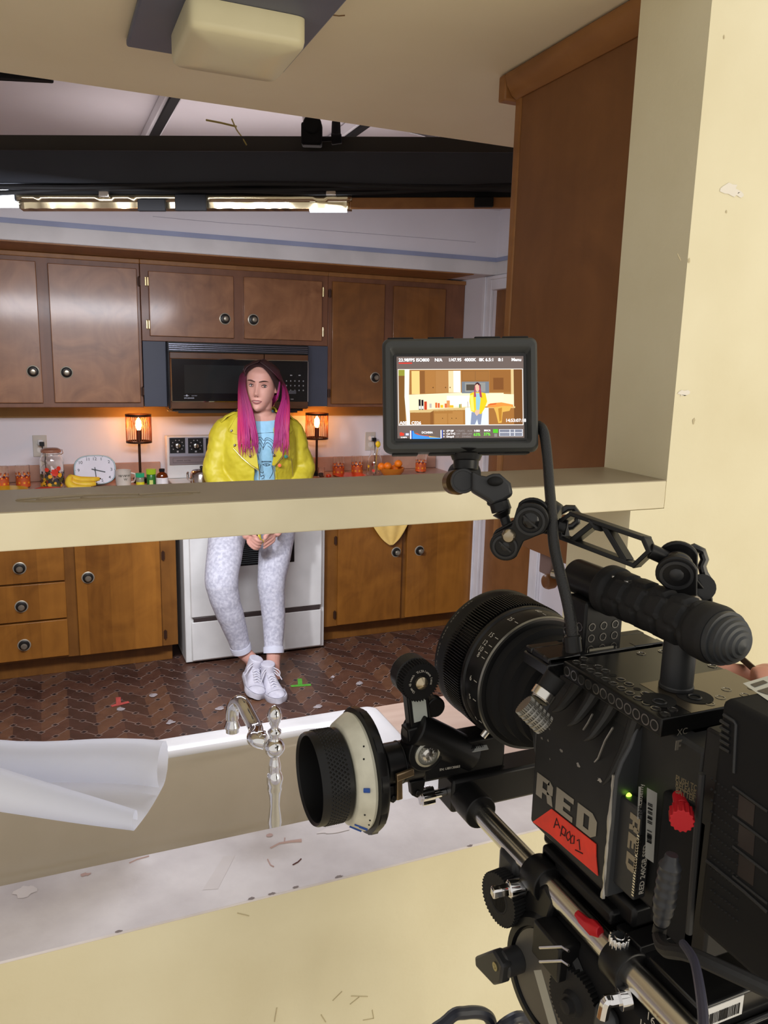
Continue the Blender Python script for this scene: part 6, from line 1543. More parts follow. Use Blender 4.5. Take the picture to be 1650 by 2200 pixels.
b = B(); o_ = pt(1368, 2028, Z=ZRD+.0122); glyphs(b, 'RED', o_, X3, Y3, Z3, .0065, .0078, .0012, .0003); text_into(b, 'D', o_+Vector((.034, 0, 0)), X3, Y3, .0065, .03); obj('logo', b, m_logo, rpz, smooth=0)
b = B(); yq = pt(1560, 2150, Z=ZRD).y
q = [pt(x, y, Y=.3165) for x, y in ((1517, 2158), (1600, 2122), (1600, 2152), (1520, 2184))]
lw = q[1].x-q[0].x
b.box((q[0].x, .3162, ZRD-.004), (q[0].x+lw, .3168, ZRD+.0105)); stk = obj('barcode_label', b, M('label_bright', srgb(226, 226, 226), .5), t, smooth=0)
b = B(); rj2 = random.Random(9); x = q[0].x+.002
while x < q[0].x+lw-.003:
    w_ = rj2.choice((.0004, .0004, .0008, .0013)); b.box((x, .3158, ZRD-.002), (x+w_, .3161, ZRD+.006)); x += w_+rj2.choice((.0005, .0009))
obj('barcode', b, m_black, stk, smooth=0)
# thumb screws
def star(c, axis, r, l, name, mat, parent, teeth=7):
    c = Vector(c); ax = Vector(axis).normalized(); b = B(); b.gear(c, ax, r*.82, r, 0, l, teeth); b.cyl(c-ax*.014, c, r*.45, seg=14); b.cyl(c+ax*l, c+ax*(l+.0006), r*.5, seg=16)
    return obj(name, b, mat, parent, bevel=.0006, smooth=40)
star(pt(1328, 2044, X=XRD-.002), (0, 0, 1), .0072, .012, 'thumb_screw', m_chrome, t, 14)
b = B(); a_ = pt(1126, 1904, X=XRD-.010); e_ = pt(1076, 1914, X=XRD-.030); b.cyl(a_, a_.lerp(e_, .7), .0075, seg=18); b.obox(e_, (.016, .008, .008), (e_-a_).normalized(), Z3, (e_-a_).normalized().cross(Z3)); obj('thumb_lever', b, m_chrome, t, bevel=.0015)
b = B(); a_ = pt(1352, 2142, X=XRD-.006); e_ = pt(1302, 2152, X=XRD-.022); b.cyl(a_, a_.lerp(e_, .45), .0078, seg=18); b.tube(smooth_path([a_.lerp(e_, .4), a_.lerp(e_, .8), e_, e_+Vector((-.002, 0, -.012))], 4), .0042, 8); obj('thumb_lever', b, m_chrome, t, bevel=.001)
b = B(); b.tube([pt(x, y, X=XRD-.004) for x, y in ((1241, 1968), (1262, 1988), (1276, 1996), (1290, 2004))], [.004, .0045, .0055, .0035], 8, flat=1.3); obj('red_lever', b, m_red, t, bevel=.0005)
b = B(); b.tube([pt(x, y, X=XRD+.004) for x, y in ((1356, 2168), (1390, 2150))], .0028, 8); obj('red_latch', b, M('bright_red', srgb(206, 52, 36), .4), t)
b = B(); b.bar(pt(1218, 1925, X=XRD+.012), pt(1300, 2010, X=XRD+.012), .010, .004, (-1, 0, 0)); b.bar(pt(1300, 2010, X=XRD+.012), pt(1326, 2040, X=XRD+.010), .012, .004, (-1, 0, 0)); obj('side_rail', b, m_body2, t, bevel=.001)

# ---- follow focus
YFF = .628
t = thing('follow_focus', 'black follow focus with white marking disc, knob and gear beside the lens', 'follow focus', (XRD, YFF, ZRD+.02))
c = pt(752, 1657, Y=YFF); FZ = c.z
rdk = (pt(754, 1545, Y=YFF).z-pt(762, 1776, Y=YFF).z)/2
xw = c.x
b = B(); b.lathe([(.012, -.010), (rdk*1.0, -.009), (rdk*1.03, -.006), (rdk*1.03, .000), (rdk*.95, .001)], (xw+.008, YFF, FZ), (-1, 0, 0), 56); b.gear((xw+.008, YFF, FZ), (-1, 0, 0), rdk*1.0, rdk*1.05, -.007, -.001, 10); obj('back_flange', b, m_anod, t)
b = B(); b.lathe([(rdk*.95, .0012), (rdk*.97, .004), (rdk*.84, .016), (rdk*.80, .017), (.02, .017)], (xw+.008, YFF, FZ), (-1, 0, 0), 64); wd = obj('marking_disc', b, M('white_marking_disc', srgb(214, 212, 196), .5, col2=srgb(192, 190, 174), nscale=40), t, smooth=40)
b = B(); mat_b = M('blue_marker', srgb(40, 84, 170), .6)
def on_disc(a, s, off=.0004):
    r = rdk*(.97+(.84-.97)*s); xx = .004+.012*s; A = R(a); nn = Vector((0, -math.cos(A)*1, math.sin(A))); return Vector((xw+.008-xx-off, YFF, FZ))+nn*(r+off)
for a, s0, s1, w_ in ((10, .35, .75, .0016), (9, .35, .75, .0016), (-44, .05, .95, .0007), (-62, .1, .95, .0009), (-46, .05, .6, .0007)): b.tube([on_disc(a, s0+(s1-s0)*i/4) for i in range(5)], w_, 6)
obj('blue_mark', b, mat_b, wd)
b = B()
for a, s in ((52, .3), (-26, .2), (-34, .15), (-20, .6), (40, .5)): b.sph(on_disc(a, s, 0), .0009, 8, 6)
obj('dark_speck', b, m_black, wd)
kr = rdk*.76
b = B(); b.lathe([(.012, .012), (kr-.006, .012), (kr-.0035, .046), (kr-.001, .048), (kr, .046), (kr, .019), (kr-.002, .0175)], (xw+.008, YFF, FZ), (-1, 0, 0), 64); kb = obj('hand_knob', b, m_anod, t)
b = B()
for r_ in range(7):
    for k in range(64):
        A = 2*math.pi*(k+.5*(r_ % 2))/64; nn = Vector((0, math.cos(A), math.sin(A))); p_ = Vector((xw+.008-.024-.0026*r_, YFF, FZ))+nn*kr
        tg = Vector((0, -math.sin(A), math.cos(A))); s_ = .0013
        v4 = b.vs([p_+X3*s_, p_+tg*s_, p_-X3*s_, p_-tg*s_]); ap = b.bm.verts.new(p_+nn*.0011)
        for i in range(4): b.face([v4[i], v4[(i+1) % 4], ap])
obj('knurl', b, m_anod, kb, smooth=0)
b = B(); b.lathe([(.0095, .012), (.0095, .022), (.006, .022), (.006, .016)], (xw+.008, YFF, FZ), (-1, 0, 0), 6); obj('hex_socket', b, m_anod2, kb, smooth=0)
# body of the unit
x0 = xw+.018; x1 = pt(905, 1625, Y=YFF).x
b = B(); b.cyl((x0, YFF, FZ), (x0+.014, YFF, FZ), .0125, seg=28); b.cyl((x0+.014, YFF, FZ), (x0+.052, YFF, FZ), .0195, seg=32); b.cyl((x0+.0305, YFF, FZ), (x0+.0325, YFF, FZ), .0202, seg=32)
hs = obj('housing', b, m_anod, t, bevel=.001)
b = B()
for x in (x0+.020, x0+.045):
    b.prism([(-.008, 0), (.008, 0), (.006, -.014), (0, -.018), (-.006, -.014)], (x, YFF-.012, FZ-.014), X3, Z3, Y3, -.004, .004); b.cyl((x, YFF-.018, FZ-.026), (x, YFF-.0161, FZ-.026), .003, seg=10)
obj('clamp_ear', b, m_anod, t, bevel=.0008)
b = B(); b.bar((x0+.018, YFF-.024, FZ-.001), (x0+.036, YFF-.024, FZ+.002), .007, .004, (0, -1, 0)); b.bar((x0+.022, YFF-.022, FZ-.004), (x0+.024, YFF-.020, FZ-.026), .006, .004, (0, -1, 0)); obj('latch', b, M('warm_steel', srgb(150, 130, 104), .3, .9), t, bevel=.001)
xg = x0+.060
b = B(); b.box((x0+.050, YFF-.016, FZ-.018), (XRD+.045, YFF+.012, FZ+.018)); b.box((XRD-.016, YFF-.022, ZRD-.014), (XRD+.125, YFF+.010, ZRD+.020)); b.prism([(-.02, 0), (.05, 0), (.02, .03), (-.02, .03)], (XRD, YFF-.004, ZRD+.018), X3, Z3, Y3, -.010, .012); obj('bridge', b, m_anod, t, bevel=.003)
b = B(); b.lathe([(.0098, -.006), (.016, -.006), (.016, .028), (.0098, .028)], (XRD, YFF-.022, ZRD), (0, -1, 0), 32); obj('rod_socket', b, m_anod, t, bevel=.001)
star((XRD-.030, YFF-.008, ZRD+.002), (-1, 0, 0), .0090, .013, 'thumb_screw', m_chrome, t, 6)
# swing arm with gear
ga = pt(888, 1452, Y=YFF-.004); pa = pt(905, 1606, Y=YFF-.008)
dv = (ga-pa); dl_ = dv.length; dv.normalize()
b = B(); nrm = Vector((0, 0, 1)).cross(dv)
b.bar(pa, pa.lerp(ga, .35), .030, .016, (0, -1, 0)); b.bar(pa.lerp(ga, .28), ga, .022, .012, (0, -1, 0)); b.cyl(pa+Vector((-.01, 0, .022)), pa+Vector((.055, .004, -.02)), .017, seg=24); b.cyl(pa+Y3*.010, pa-Y3*.012, .019, seg=28); b.cyl(ga-Y3*.0+Y3*.012, ga-Y3*.004, .019, seg=28); b.cyl(ga+Y3*.004+Vector((.022, 0, -.033)), ga-Y3*.006+Vector((.022, 0, -.033)), .010, seg=20)
arm = obj('swing_arm', b, m_anod, t, bevel=.0015)
b = B(); b.bar(pa.lerp(ga, .42)-Y3*.0065, pa.lerp(ga, .74)-Y3*.0065, .014, .0006, (0, -1, 0)); obj('pale_strip', b, M('pale_grey_tape', srgb(190, 196, 190), .5), arm, smooth=0)
b = B(); b.gear(ga, (0, -1, 0), .0172, .0190, .0045, .016, 43); gr = obj('drive_gear', b, m_blackmat, t, smooth=20)
b = B(); b.lathe([(.006, .0162), (.006, .019), (.004, .021), (.001, .0235)], ga, (0, -1, 0), 20); obj('pin', b, M('warm_pin', srgb(190, 176, 150), .25, .9), gr)
b = B()
for k, ch in enumerate('12mm  43 tooth  TILTA lenses focus'):
    A = R(238-7.6*k); nn = Vector((math.cos(A), 0, math.sin(A))); uu = Vector((math.sin(A), 0, -math.cos(A)))
    if ch != ' ': text_into(b, ch, ga-Y3*.0162+nn*.0098, uu, nn, .0022, .01)
obj('gear_print', b, m_prt, gr, smooth=0)
b = B(); b.lathe([(.0128, 0), (.0128, .002), (.0105, .003), (.0100, .0015), (.001, .0015)], pa-Y3*.012, (0, -1, 0), 28); b2 = obj('rosette_ring', b, M('ring_silver', srgb(168, 168, 160), .3, .8), arm)
b = B(); b.gear(pa-Y3*.0135, (0, -1, 0), .0060, .0072, 0, .002, 16); b.lathe([(.006, .002), (.004, .004), (.001, .0045)], pa-Y3*.0135, (0, -1, 0), 18); obj('rosette_screw', b, m_steel, arm, smooth=30)
b = B(); q = [pt(x, y, Y=YFF-.0165) for x, y in ((975, 1604), (1034, 1594), (1052, 1608), (990, 1624))]; b.bar(pt(980, 1614, Y=YFF-.0165), pt(1046, 1602, Y=YFF-.0165), .008, .0008, (0, -.5, .8)); sl = obj('barcode_sticker', b, M('sticker_grey', srgb(176, 178, 176), .5), t, smooth=0)
b = B()
for k in range(14): p_ = pt(983, 1612, Y=YFF-.0172).lerp(pt(1036, 1602, Y=YFF-.0172), k/13); b.obox(p_+Vector((0, -.0003, .001)), (.0005 if k % 3 else .0011, .0045, .0003), X3, Vector((0, .8, .5)).normalized(), Vector((0, -.5, .8)).normalized())
obj('barcode', b, m_black, sl, smooth=0)
b = B(); text_into(b, 'SN: U80130003', pt(944, 1656, Y=YFF-.0225), pt(978, 1650, Y=YFF-.0225)-pt(944, 1656, Y=YFF-.0225), Z3, .0024, .01); obj('serial_print', b, m_prt, t, smooth=0)

# ---- tripod head under the plate
t = thing('tripod_head', 'black fluid tripod head with knobs and levels under the camera rods', 'tripod head', (.40, .42, 1.06))
b = B(); XB = XRD-.010
b.prism([(pt(x, y, X=XB).y, pt(x, y, X=XB).z) for x, y in ((1096, 1915), (1095, 1985), (1112, 2022), (1158, 2070), (1162, 2020), (1190, 1940), (1168, 1900))], (XB, 0, 0), Y3, Z3, X3, 0, .10); obj('side_block', b, m_anod, t, bevel=.003)
b = B(); b.box((XB+.006, .30, 1.10), (XB+.11, .50, ZRD-.016)); obj('core', b, m_blackmat, t, bevel=.006)
kc = pt(1082, 1928, X=XB-.008); b = B(); b.gear(kc, (-1, -.12, 0), .0215, .0228, -.006, .006, 44); b.lathe([(.012, .006), (.0115, .0065), (.005, .004)], kc, (-1, -.12, 0), 24); obj('knob_dial', b, m_rubber, t, smooth=25)
kb_ = pt(1090, 1872, X=XB); b = B(); b.obox(kb_+Vector((.004, 0, 0)), (.012, .030, .036), X3, Y3, Z3); obj('rod_bracket', b, m_anod2, t, bevel=.008)
b = B(); lv0, lv1 = pt(1118, 2058, X=XB-.004), pt(1078, 2072, X=XB-.022); b.cyl(lv0, lv1, .011, seg=22); b.prism([(-.010, .008), (.006, .011), (.034, -.018), (.032, -.026), (.002, -.020), (-.008, -.010)], lv1, Y3, Z3, X3, -.006, .004); lv = obj('locking_lever', b, m_anod2, t, bevel=.002)
b = B(); b.lathe([(.0036, 0), (.0036, .0008), (.0018, .0008), (.0016, .0002)], lv1-X3*.0061, (-1, 0, 0), 14); obj('screw', b, M('pale_brass', srgb(170, 160, 120), .35, .8), lv)
b = B(); b.obox(pt(1194, 2036, X=XB-.002), (.020, .036, .030), X3, Y3, Z3); cu = obj('cheek', b, m_anod, t, bevel=.002)
b = B()
for yy in (2036, 2066): b.tube([pt(x, y, X=XB-.0125) for x, y in ((1160, yy), (1208, yy-2), (1222, yy+8))], .0011, 6)
obj('silver_line', b, m_steel, cu)
dc = pt(1168, 2108, X=XB-.004); b = B(); b.lathe([(.050, -.05), (.050, -.004), (.047, 0), (.041, .001), (.040, -.002), (.001, -.002)], dc, (-1, -.10, .05), 48); dd_ = obj('drag_disc', b, m_anod, t)
u_, v_, n_ = frame((-1, -.10, .05)); b = B(); b.lathe([(.0385, -.0015), (.0385, -.0010), (.001, -.0010)], dc, (-1, -.10, .05), 40); obj('disc_plate', b, M('disc_grey', (.14, .135, .125), .3, .5), dd_)
b = B(); b.bar(dc+n_*.0-n_*.0005+v_*.0-u_*0+Vector((0, .024, .020)), dc-n_*.0005+Vector((0, -.018, -.030)), .011, .0006, n_); obj('label_strip', b, M('label_pale', srgb(170, 168, 156), .5), dd_, smooth=0)
gc = pt(1246, 2148, X=XB+.004); b = B(); b.gear(gc, (-1, -.15, .05), .0235, .0250, -.01, .008, 50); b.lathe([(.010, .008), (.008, .012), (.006, .012), (.005, .016), (.002, .0165)], gc, (-1, -.15, .05), 24); obj('counterbalance_dial', b, m_rubber, t, smooth=25)
b = B(); b.box((XB+.0, .22, 1.02), (XB+.11, .46, 1.10)); b.bar(pt(1305, 2165, X=XB), pt(1300, 2230, X=XB), .02, .012, (-1, 0, 0)); obj('base', b, m_body2, t, bevel=.006)
b = B(); text_into(b, '15', pt(1372, 2200, X=XB-.001), -Y3, Z3, .006); text_into(b, '16', pt(1388, 2185, X=XB-.001), -Y3, Z3, .006); obj('scale_print', b, m_prt, t, smooth=0)
b = B()
for a in (90, 210, 330): A = R(a); b.cyl((.41+.03*math.cos(A), .36+.03*math.sin(A), 1.02), (.41+.32*math.cos(A+.35), .33+.32*math.sin(A+.35), .012), .014, .011)
obj('leg', b, m_anod, t)
# blue-black cable loops at the bottom edge, and the pale cord crossing the rear plate
b = B(); b.tube(smooth_path([pt(880, 2700, Y=.60), pt(890, 2300, Y=.60), pt(962, 2192, Y=.60), pt(1000, 2176, Y=.60), pt(1040, 2178, Y=.60), pt(1056, 2200, Y=.60), pt(1050, 2240, Y=.60)], 6), .0062, 10); b.tube(smooth_path([pt(1050, 2240, Y=.60), pt(1090, 2196, Y=.58), pt(1130, 2194, Y=.58), pt(1150, 2300, Y=.58), pt(1150, 2700, Y=.58)], 6), .0060, 10)
tag(obj('cable_loop', b, M('navy_rubber', srgb(34, 38, 52), .4), None), 'dark blue cable loops at the bottom edge left of the tripod head', 'cable')
b = B(); b.tube(smooth_path([pt(1468, 2028, Y=.272), pt(1490, 2062, Y=.245), pt(1503, 2120, Y=.222), pt(1512, 2200, Y=.2), pt(1512, 2290, Y=.18)], 6), .0023, 10); tag(obj('thin_cord', b, M('grey_cord', srgb(62, 62, 78), .3), None), 'thin glossy grey cord hanging across the rear base plate', 'cable')

# ---- monitor
YMn = pt(990, 850, d=.66).y
def MN(px, py): return pt(px, py, d=.66)
mo_ = thing('field_monitor', 'small black camera monitor showing the woman in the kitchen', 'monitor', MN(990, 850))
# panel frame in the picture: four outer corners
cTL, cTR, cBR, cBL = MN(820, 726), MN(1160, 723), MN(1154, 970), MN(824, 975)
mu = ((cTR-cTL)+(cBR-cBL)).normalized(); mvv = ((cTL-cBL)+(cTR-cBR)).normalized(); mn_ = mu.cross(mvv).normalized(); mvv = mn_.cross(mu)
mc = (cTL+cTR+cBR+cBL)/4; mw, mh = ((cTR-cTL).length+(cBR-cBL).length)/2, ((cTL-cBL).length+(cTR-cBR).length)/2
if mn_.y > 0: mn_ = -mn_
def RR(w, h, r, n=6):
    out = []
    for cx, cy, a0 in ((w/2-r, h/2-r, 0), (-w/2+r, h/2-r, 90), (-w/2+r, -h/2+r, 180), (w/2-r, -h/2+r, 270)):
        for k in range(n+1): a = R(a0+90*k/n); out.append((cx+r*math.cos(a), cy+r*math.sin(a)))
    return out
def MV(x, y, h): return mc+mu*x+mvv*y+mn_*h
sw = (MN(1126, 850)-MN(853, 850)).length; sh_ = (MN(990, 765)-MN(990, 941)).length
sc_ = MN(989.5, 853); so_ = ((sc_-mc).dot(mu), (sc_-mc).dot(mvv))
b = B(); rings = [b.vs([MV(x, y, h) for x, y in RR(w, hh, r)]) for w, hh, r, h in ((mw*.95, mh*.94, .006, -.030), (mw*.985, mh*.985, .007, -.024), (mw, mh, .006, -.004), (mw*.985, mh*.97, .006, .001), (mw*.955, mh*.93, .005, .003), (mw*.90, mh*.86, .004, .0032))]
inner = [MV(x+so_[0], y+so_[1], -.002) for x, y in RR(sw*1.05, sh_*1.07, .003)]
rings.append(b.vs([MV(x+so_[0]*.5, y+so_[1]*.5, .0025) for x, y in RR(sw*1.10, sh_*1.16, .003)])); rings.append(b.vs(inner))
b.skin(rings); shl = obj('housing', b, M('monitor_charcoal', (.034, .036, .036), .5), mo_, bevel=.0)
b = B()
for x, y in ((-.38, .5), (-.12, .5), (.18, .5), (.36, .5), (-.36, -.5), (-.12, -.5), (.2, -.5), (.36, -.5)):
    b.obox(MV(x*mw, y*mh+.0004*(1 if y > 0 else -1), -.012), (.022, .0016, .018), mu, mvv, mn_)
b.cyl(MV(mw*.5, -mh*.28, -.012), MV(mw*.53, -mh*.28, -.012), .006)
obj('bumper', b, m_rubber, mo_, bevel=.001)
scr = thing
b = B(); b.quad(*[MV(so_[0]+x*sw*1.045/2, so_[1]+y*sh_*1.06/2, -.0014) for x, y in ((-1, -1), (1, -1), (1, 1), (-1, 1))]); scn = obj('screen', b, m_blackgloss, mo_, smooth=0)
EM = {}
def em(r, g_, bb_, s=1.0):
    k = (r, g_, bb_)
    if k not in EM:
        c = srgb(*k); EM[k] = M('screen_%d_%d_%d' % k, (0.004, .004, .004), .5, emit=c, es=s*1.25, spec=0.)
    return EM[k]
# picture on the screen: drawn flat as a screen is. units: px of the photograph's screen crop (1650 wide, 4.125 per px)
S0 = (262, 318); S1 = (1378, 1008)
def SP(x, y, h):
    u_ = (x-(S0[0]+S1[0])/2)/(S1[0]-S0[0]); v_ = -(y-(S0[1]+S1[1])/2)/(S1[1]-S0[1]); v_ += -.012*u_
    return MV(so_[0]+u_*sw, so_[1]+v_*sh_, -.0012+h*.00004)
pic = B(); pm = []
def poly(col, pts, h):
    m = em(*col)
    if m not in pm: pm.append(m)
    pic.mi = pm.index(m); pic.face(pic.vs([SP(x, y, h) for x, y in pts]))
def rc(col, x0, y0, x1, y1, h): poly(col, [(x0, y0), (x0, y1), (x1, y1), (x1, y0)], h)
rc((112, 98, 92), 262, 318, 1378, 1008, 0)
rc((248, 244, 236), 272, 424, 1372, 900, 1)
rc((176, 126, 70), 277, 429, 1366, 894, 2)
rc((150, 150, 60), 277, 429, 332, 620, 3); rc((126, 86, 44), 277, 480, 334, 894, 3.2)
poly((236, 240, 226), [(332, 429), (374, 429), (368, 640), (380, 894), (346, 894), (328, 660)], 4)
rc((120, 78, 42), 1290, 429, 1366, 894, 3); rc((222, 196, 140), 1266, 429, 1290, 640, 3.5)
rc((168, 116, 62), 374, 434, 1266, 640, 4)
rc((246, 206, 130), 392, 440, 462, 636, 5); rc((140, 92, 50), 466, 440, 508, 630, 5); rc((176, 122, 66), 512, 440, 600, 628, 5); rc((180, 128, 74), 604, 440, 712, 626, 5); rc((238, 214, 168), 716, 440, 824, 624, 5); rc((255, 250, 236), 760, 440, 822, 622, 5.5)
rc((150, 104, 58), 832, 438, 1072, 530, 5); rc((160, 110, 60), 840, 446, 948, 520, 6); rc((160, 110, 60), 958, 446, 1066, 520, 6); rc((156, 104, 54), 1078, 436, 1262, 620, 5); rc((130, 82, 44), 1110, 500, 1200, 600, 5.4)
rc((120, 128, 138), 832, 532, 1072, 630, 6); rc((150, 150, 146), 860, 540, 1040, 618, 7); rc((84, 76, 66), 872, 556, 1000, 606, 8)
poly((250, 236, 196), [(368, 640), (830, 624), (1290, 640), (1290, 745), (1060, 740), (860, 760), (372, 772)], 5)
rc((255, 253, 240), 700, 650, 1040, 740, 5.5); rc((255, 244, 200), 1040, 628, 1200, 700, 5.6)
poly((214, 186, 128), [(372, 772), (560, 764), (870, 748), (870, 772), (580, 782), (550, 792), (372, 792)], 6); rc((214, 190, 132), 1060, 742, 1300, 756, 6)
rc((158, 106, 54), 374, 790, 552, 894, 6); poly((140, 90, 46), [(552, 790), (582, 774), (582, 894), (552, 894)], 6); rc((172, 120, 62), 582, 770, 858, 894, 6)
for x0, x1 in ((590, 700), (710, 840)): rc((184, 132, 72), x0, 800, x1, 890, 7)
rc((184, 132, 72), 750, 780, 840, 800, 7.2)
rc((226, 232, 232), 860, 752, 1066, 894, 7); rc((166, 112, 58), 1066, 756, 1290, 894, 6.4)
for x in (580, 690, 730): poly((96, 64, 34), [(x-6, 580), (x, 574), (x+6, 580), (x, 588)], 8)
for x in (780, 742, 660): poly((96, 64, 34), [(x-5, 840), (x, 835), (x+5, 840), (x, 846)], 8)
for x, w_, y0, c in ((461, 9, 680, (30, 24, 30)), (485, 9, 684, (30, 24, 30)), (512, 12, 698, (200, 70, 40)), (556, 10, 716, (190, 180, 170)), (606, 9, 708, (220, 110, 50)), (628, 9, 712, (214, 96, 50)), (655, 12, 728, (240, 190, 40)), (690, 10, 716, (220, 110, 60)), (712, 14, 690, (220, 150, 90)), (740, 18, 730, (236, 186, 50)), (812, 5, 722, (110, 150, 70)), (824, 5, 720, (190, 150, 60)), (884, 6, 700, (210, 200, 190))): rc(c, x-w_, y0, x+w_, 768 if x < 530 else 752, 9)
for x in (461, 485): rc((230, 230, 230), x-7, 736, x+7, 762, 9.5)
poly((232, 150, 70), [(1050, 740), (1080, 716), (1180, 708), (1284, 728), (1280, 750), (1060, 752)], 9); poly((220, 104, 50), [(1060, 724), (1140, 712), (1130, 726), (1066, 734)], 9.4)
poly((226, 178, 84), [(1110, 750), (1196, 738), (1270, 740), (1250, 780), (1190, 790), (1180, 880), (1150, 884), (1130, 800)], 10); poly((190, 130, 50), [(1150, 760), (1184, 752), (1178, 860), (1160, 870)], 10.5)
# the woman, small
poly((140, 150, 176), [(916, 790), (1010, 790), (996, 894), (974, 894), (964, 850), (944, 894), (906, 894)], 11)
poly((236, 206, 40), [(930, 622), (1000, 622), (1040, 630), (1054, 700), (1030, 760), (1000, 806), (960, 800), (910, 780), (898, 700), (904, 634)], 12)
poly((255, 240, 120), [(904, 650), (930, 640), (940, 780), (912, 776)], 12.5)
poly((150, 200, 214), [(954, 630), (992, 630), (996, 690), (984, 772), (956, 770)], 13)
poly((176, 70, 96), [(948, 560), (966, 542), (990, 556), (1002, 610), (1010, 670), (990, 660), (984, 610), (952, 610), (958, 660), (938, 664), (940, 610)], 14)
poly((226, 186, 160), [(950, 566), (966, 550), (984, 566), (986, 600), (970, 622), (954, 602)], 15); poly((226, 190, 166), [(948, 776), (990, 770), (984, 800), (960, 822), (944, 800)], 15)
poly((70, 36, 40), [(948, 566), (954, 546), (972, 538), (990, 550), (988, 566), (968, 552)], 16)
obj('picture', pic, pm, scn, smooth=0)
b = B()
def ST(bb_, s, x, y, h_, align='LEFT'):
    d = SP(x+50, y, 30)-SP(x, y, 30); k = h_/690*sh_
    return text_into(bb_, s, SP(x, y, 30), d, mvv, k, .022, .00005, align)
for s, x in (('23.98FPS', 280), ('ISO800', 432), ('N/A', 596), ('1/47.95', 716), ('4000K', 856), ('8K 6.5:1', 986), ('8:1', 1154), ('Menu', 1270)): ST(b, s, x, 362, 26)
ST(b, 'A001_C026', 282, 892, 26); ST(b, '14:53:07:18', 1212, 874, 26); ST(b, 'DC2450A', 474, 968, 16)
for i, s in enumerate(('47*18F', 'Cal T+C', 'Drop:0')): ST(b, s, 692, 955+24*i, 15)
ST(b, 'S-SSD', 936, 954, 14); ST(b, 'BRICK', 1022, 952, 14); ST(b, '23.98FPS', 290, 1006, 10)
obj('screen_lettering', b, em(246, 244, 244, 1.4), scn, smooth=0)
b = B()
for i, row in enumerate((('+CRA', 'TC', 'AUX'), ('OFF', 'GEN', 'LAN'), ('1/1', 'SYNC', 'RIG'))):
    for k, s in enumerate(row): ST(b, s, (776, 828, 876)[k], 955+24*i, 14)
obj('screen_lettering', b, em(150, 142, 140), scn, smooth=0)
b = B(); ST(b, '63%', 930, 990, 24); ST(b, '37%', 1018, 988, 24)
obj('screen_lettering', b, em(110, 220, 60, 1.2), scn, smooth=0)
pic = B(); pm = []
rc((226, 60, 50), 280, 370, 398, 380, 20); poly((220, 66, 50), [(282, 960), (300, 956), (306, 964), (320, 962), (320, 986), (282, 988)], 20); rc((86, 96, 130), 330, 962, 366, 988, 20); rc((220, 220, 230), 334, 966, 362, 984, 21)
rc((40, 60, 160), 386, 944, 396, 1014, 20); poly((70, 150, 230), [(392, 950), (402, 944), (410, 968), (440, 980), (500, 990), (560, 998), (640, 1006), (640, 1014), (392, 1014)], 22); poly((226, 90, 60), [(410, 962), (436, 966), (470, 986), (520, 984), (560, 994), (440, 978)], 21); poly((236, 196, 80), [(540, 992), (600, 1000), (640, 1006), (540, 1000)], 23)
rc((230, 230, 236), 372, 944, 384, 1014, 20); rc((230, 230, 236), 640, 940, 650, 1010, 20); rc((40, 80, 190), 654, 940, 660, 1006, 20)
rc((90, 200, 50), 1102, 934, 1146, 966, 20); rc((140, 140, 130), 1112, 972, 1138, 998, 20)
for y in (936, 966): rc((236, 238, 244), 1156, y, 1364, y+28, 20); rc((70, 76, 100), 1160, y+4, 1248, y+13, 21); rc((70, 76, 100), 1160, y+16, 1248, y+24, 21); rc((70, 76, 100), 1254, y+4, 1288, y+13, 21); rc((70, 76, 100), 1254, y+16, 1288, y+24, 21); rc((70, 76, 100), 1294, y+4, 1358, y+13, 21); rc((70, 76, 100), 1294, y+16, 1358, y+24, 21)
for y in (948, 972, 996): poly((226, 222, 220), [(662, y), (670, y-7), (678, y), (670, y+7)], 20)
obj('screen_print', pic, pm, scn, smooth=0)

# ---- articulating arm from monitor to handle
t = thing('articulating_arm', 'black articulated arm with truss bar between monitor and handle', 'arm', pt(1250, 1160, d=.62))
def A_(px, py, d): return pt(px, py, d=d)
b = B(); c = A_(1000, 975, .672); b.cyl(A_(1002, 968, .675), A_(1001, 1010, .675), .0115, .0105, seg=28); b.lathe([(.020, 0), (.014, .004), (.0118, .010)], A_(1002, 965, .675), tuple(A_(1001, 1010, .675)-A_(1002, 965, .675)), 28); b.cyl(A_(985, 1022, .688), A_(1010, 1015, .672), .0118, seg=26); obj('monitor_mount', b, m_anod, t, bevel=.001)
vd = (Vector((0, 0, CAMZ))-A_(995, 1032, .66)).normalized()
b = B(); jc = A_(995, 1033, .652); b.lathe([(.0106, -.014), (.0106, -.002), (.0098, 0), (.0084, .0002), (.0082, -.0006), (.001, -.0006)], jc, vd, 36); obj('pivot_disc', b, m_anod2, t)
b = B(); jd = A_(984, 1036, .668); b.cyl(jd, jd-vd*.010-CR*.004, .0108, .0105, seg=28); obj('bronze_side', b, M('bronze_sheen', srgb(120, 92, 60), .3, .8), t)
b = B(); b.prism([((x-1050)*.000385, -(y-1060)*.000385) for x, y in ((1012, 1012), (1032, 1022), (1044, 1024), (1058, 1018), (1072, 1018), (1096, 1038), (1101, 1064), (1080, 1078), (1056, 1086), (1046, 1076), (1012, 1056))], A_(1050, 1060, .650), CR, CU, -CF, -.010, .006); obj('elbow_link', b, m_anod2, t, bevel=.003, bseg=3)
b = B(); b.sph(A_(1064, 1034, .643), (.007, .005, .004), 14, 10); obj('link_recess', b, m_blackmat, t)
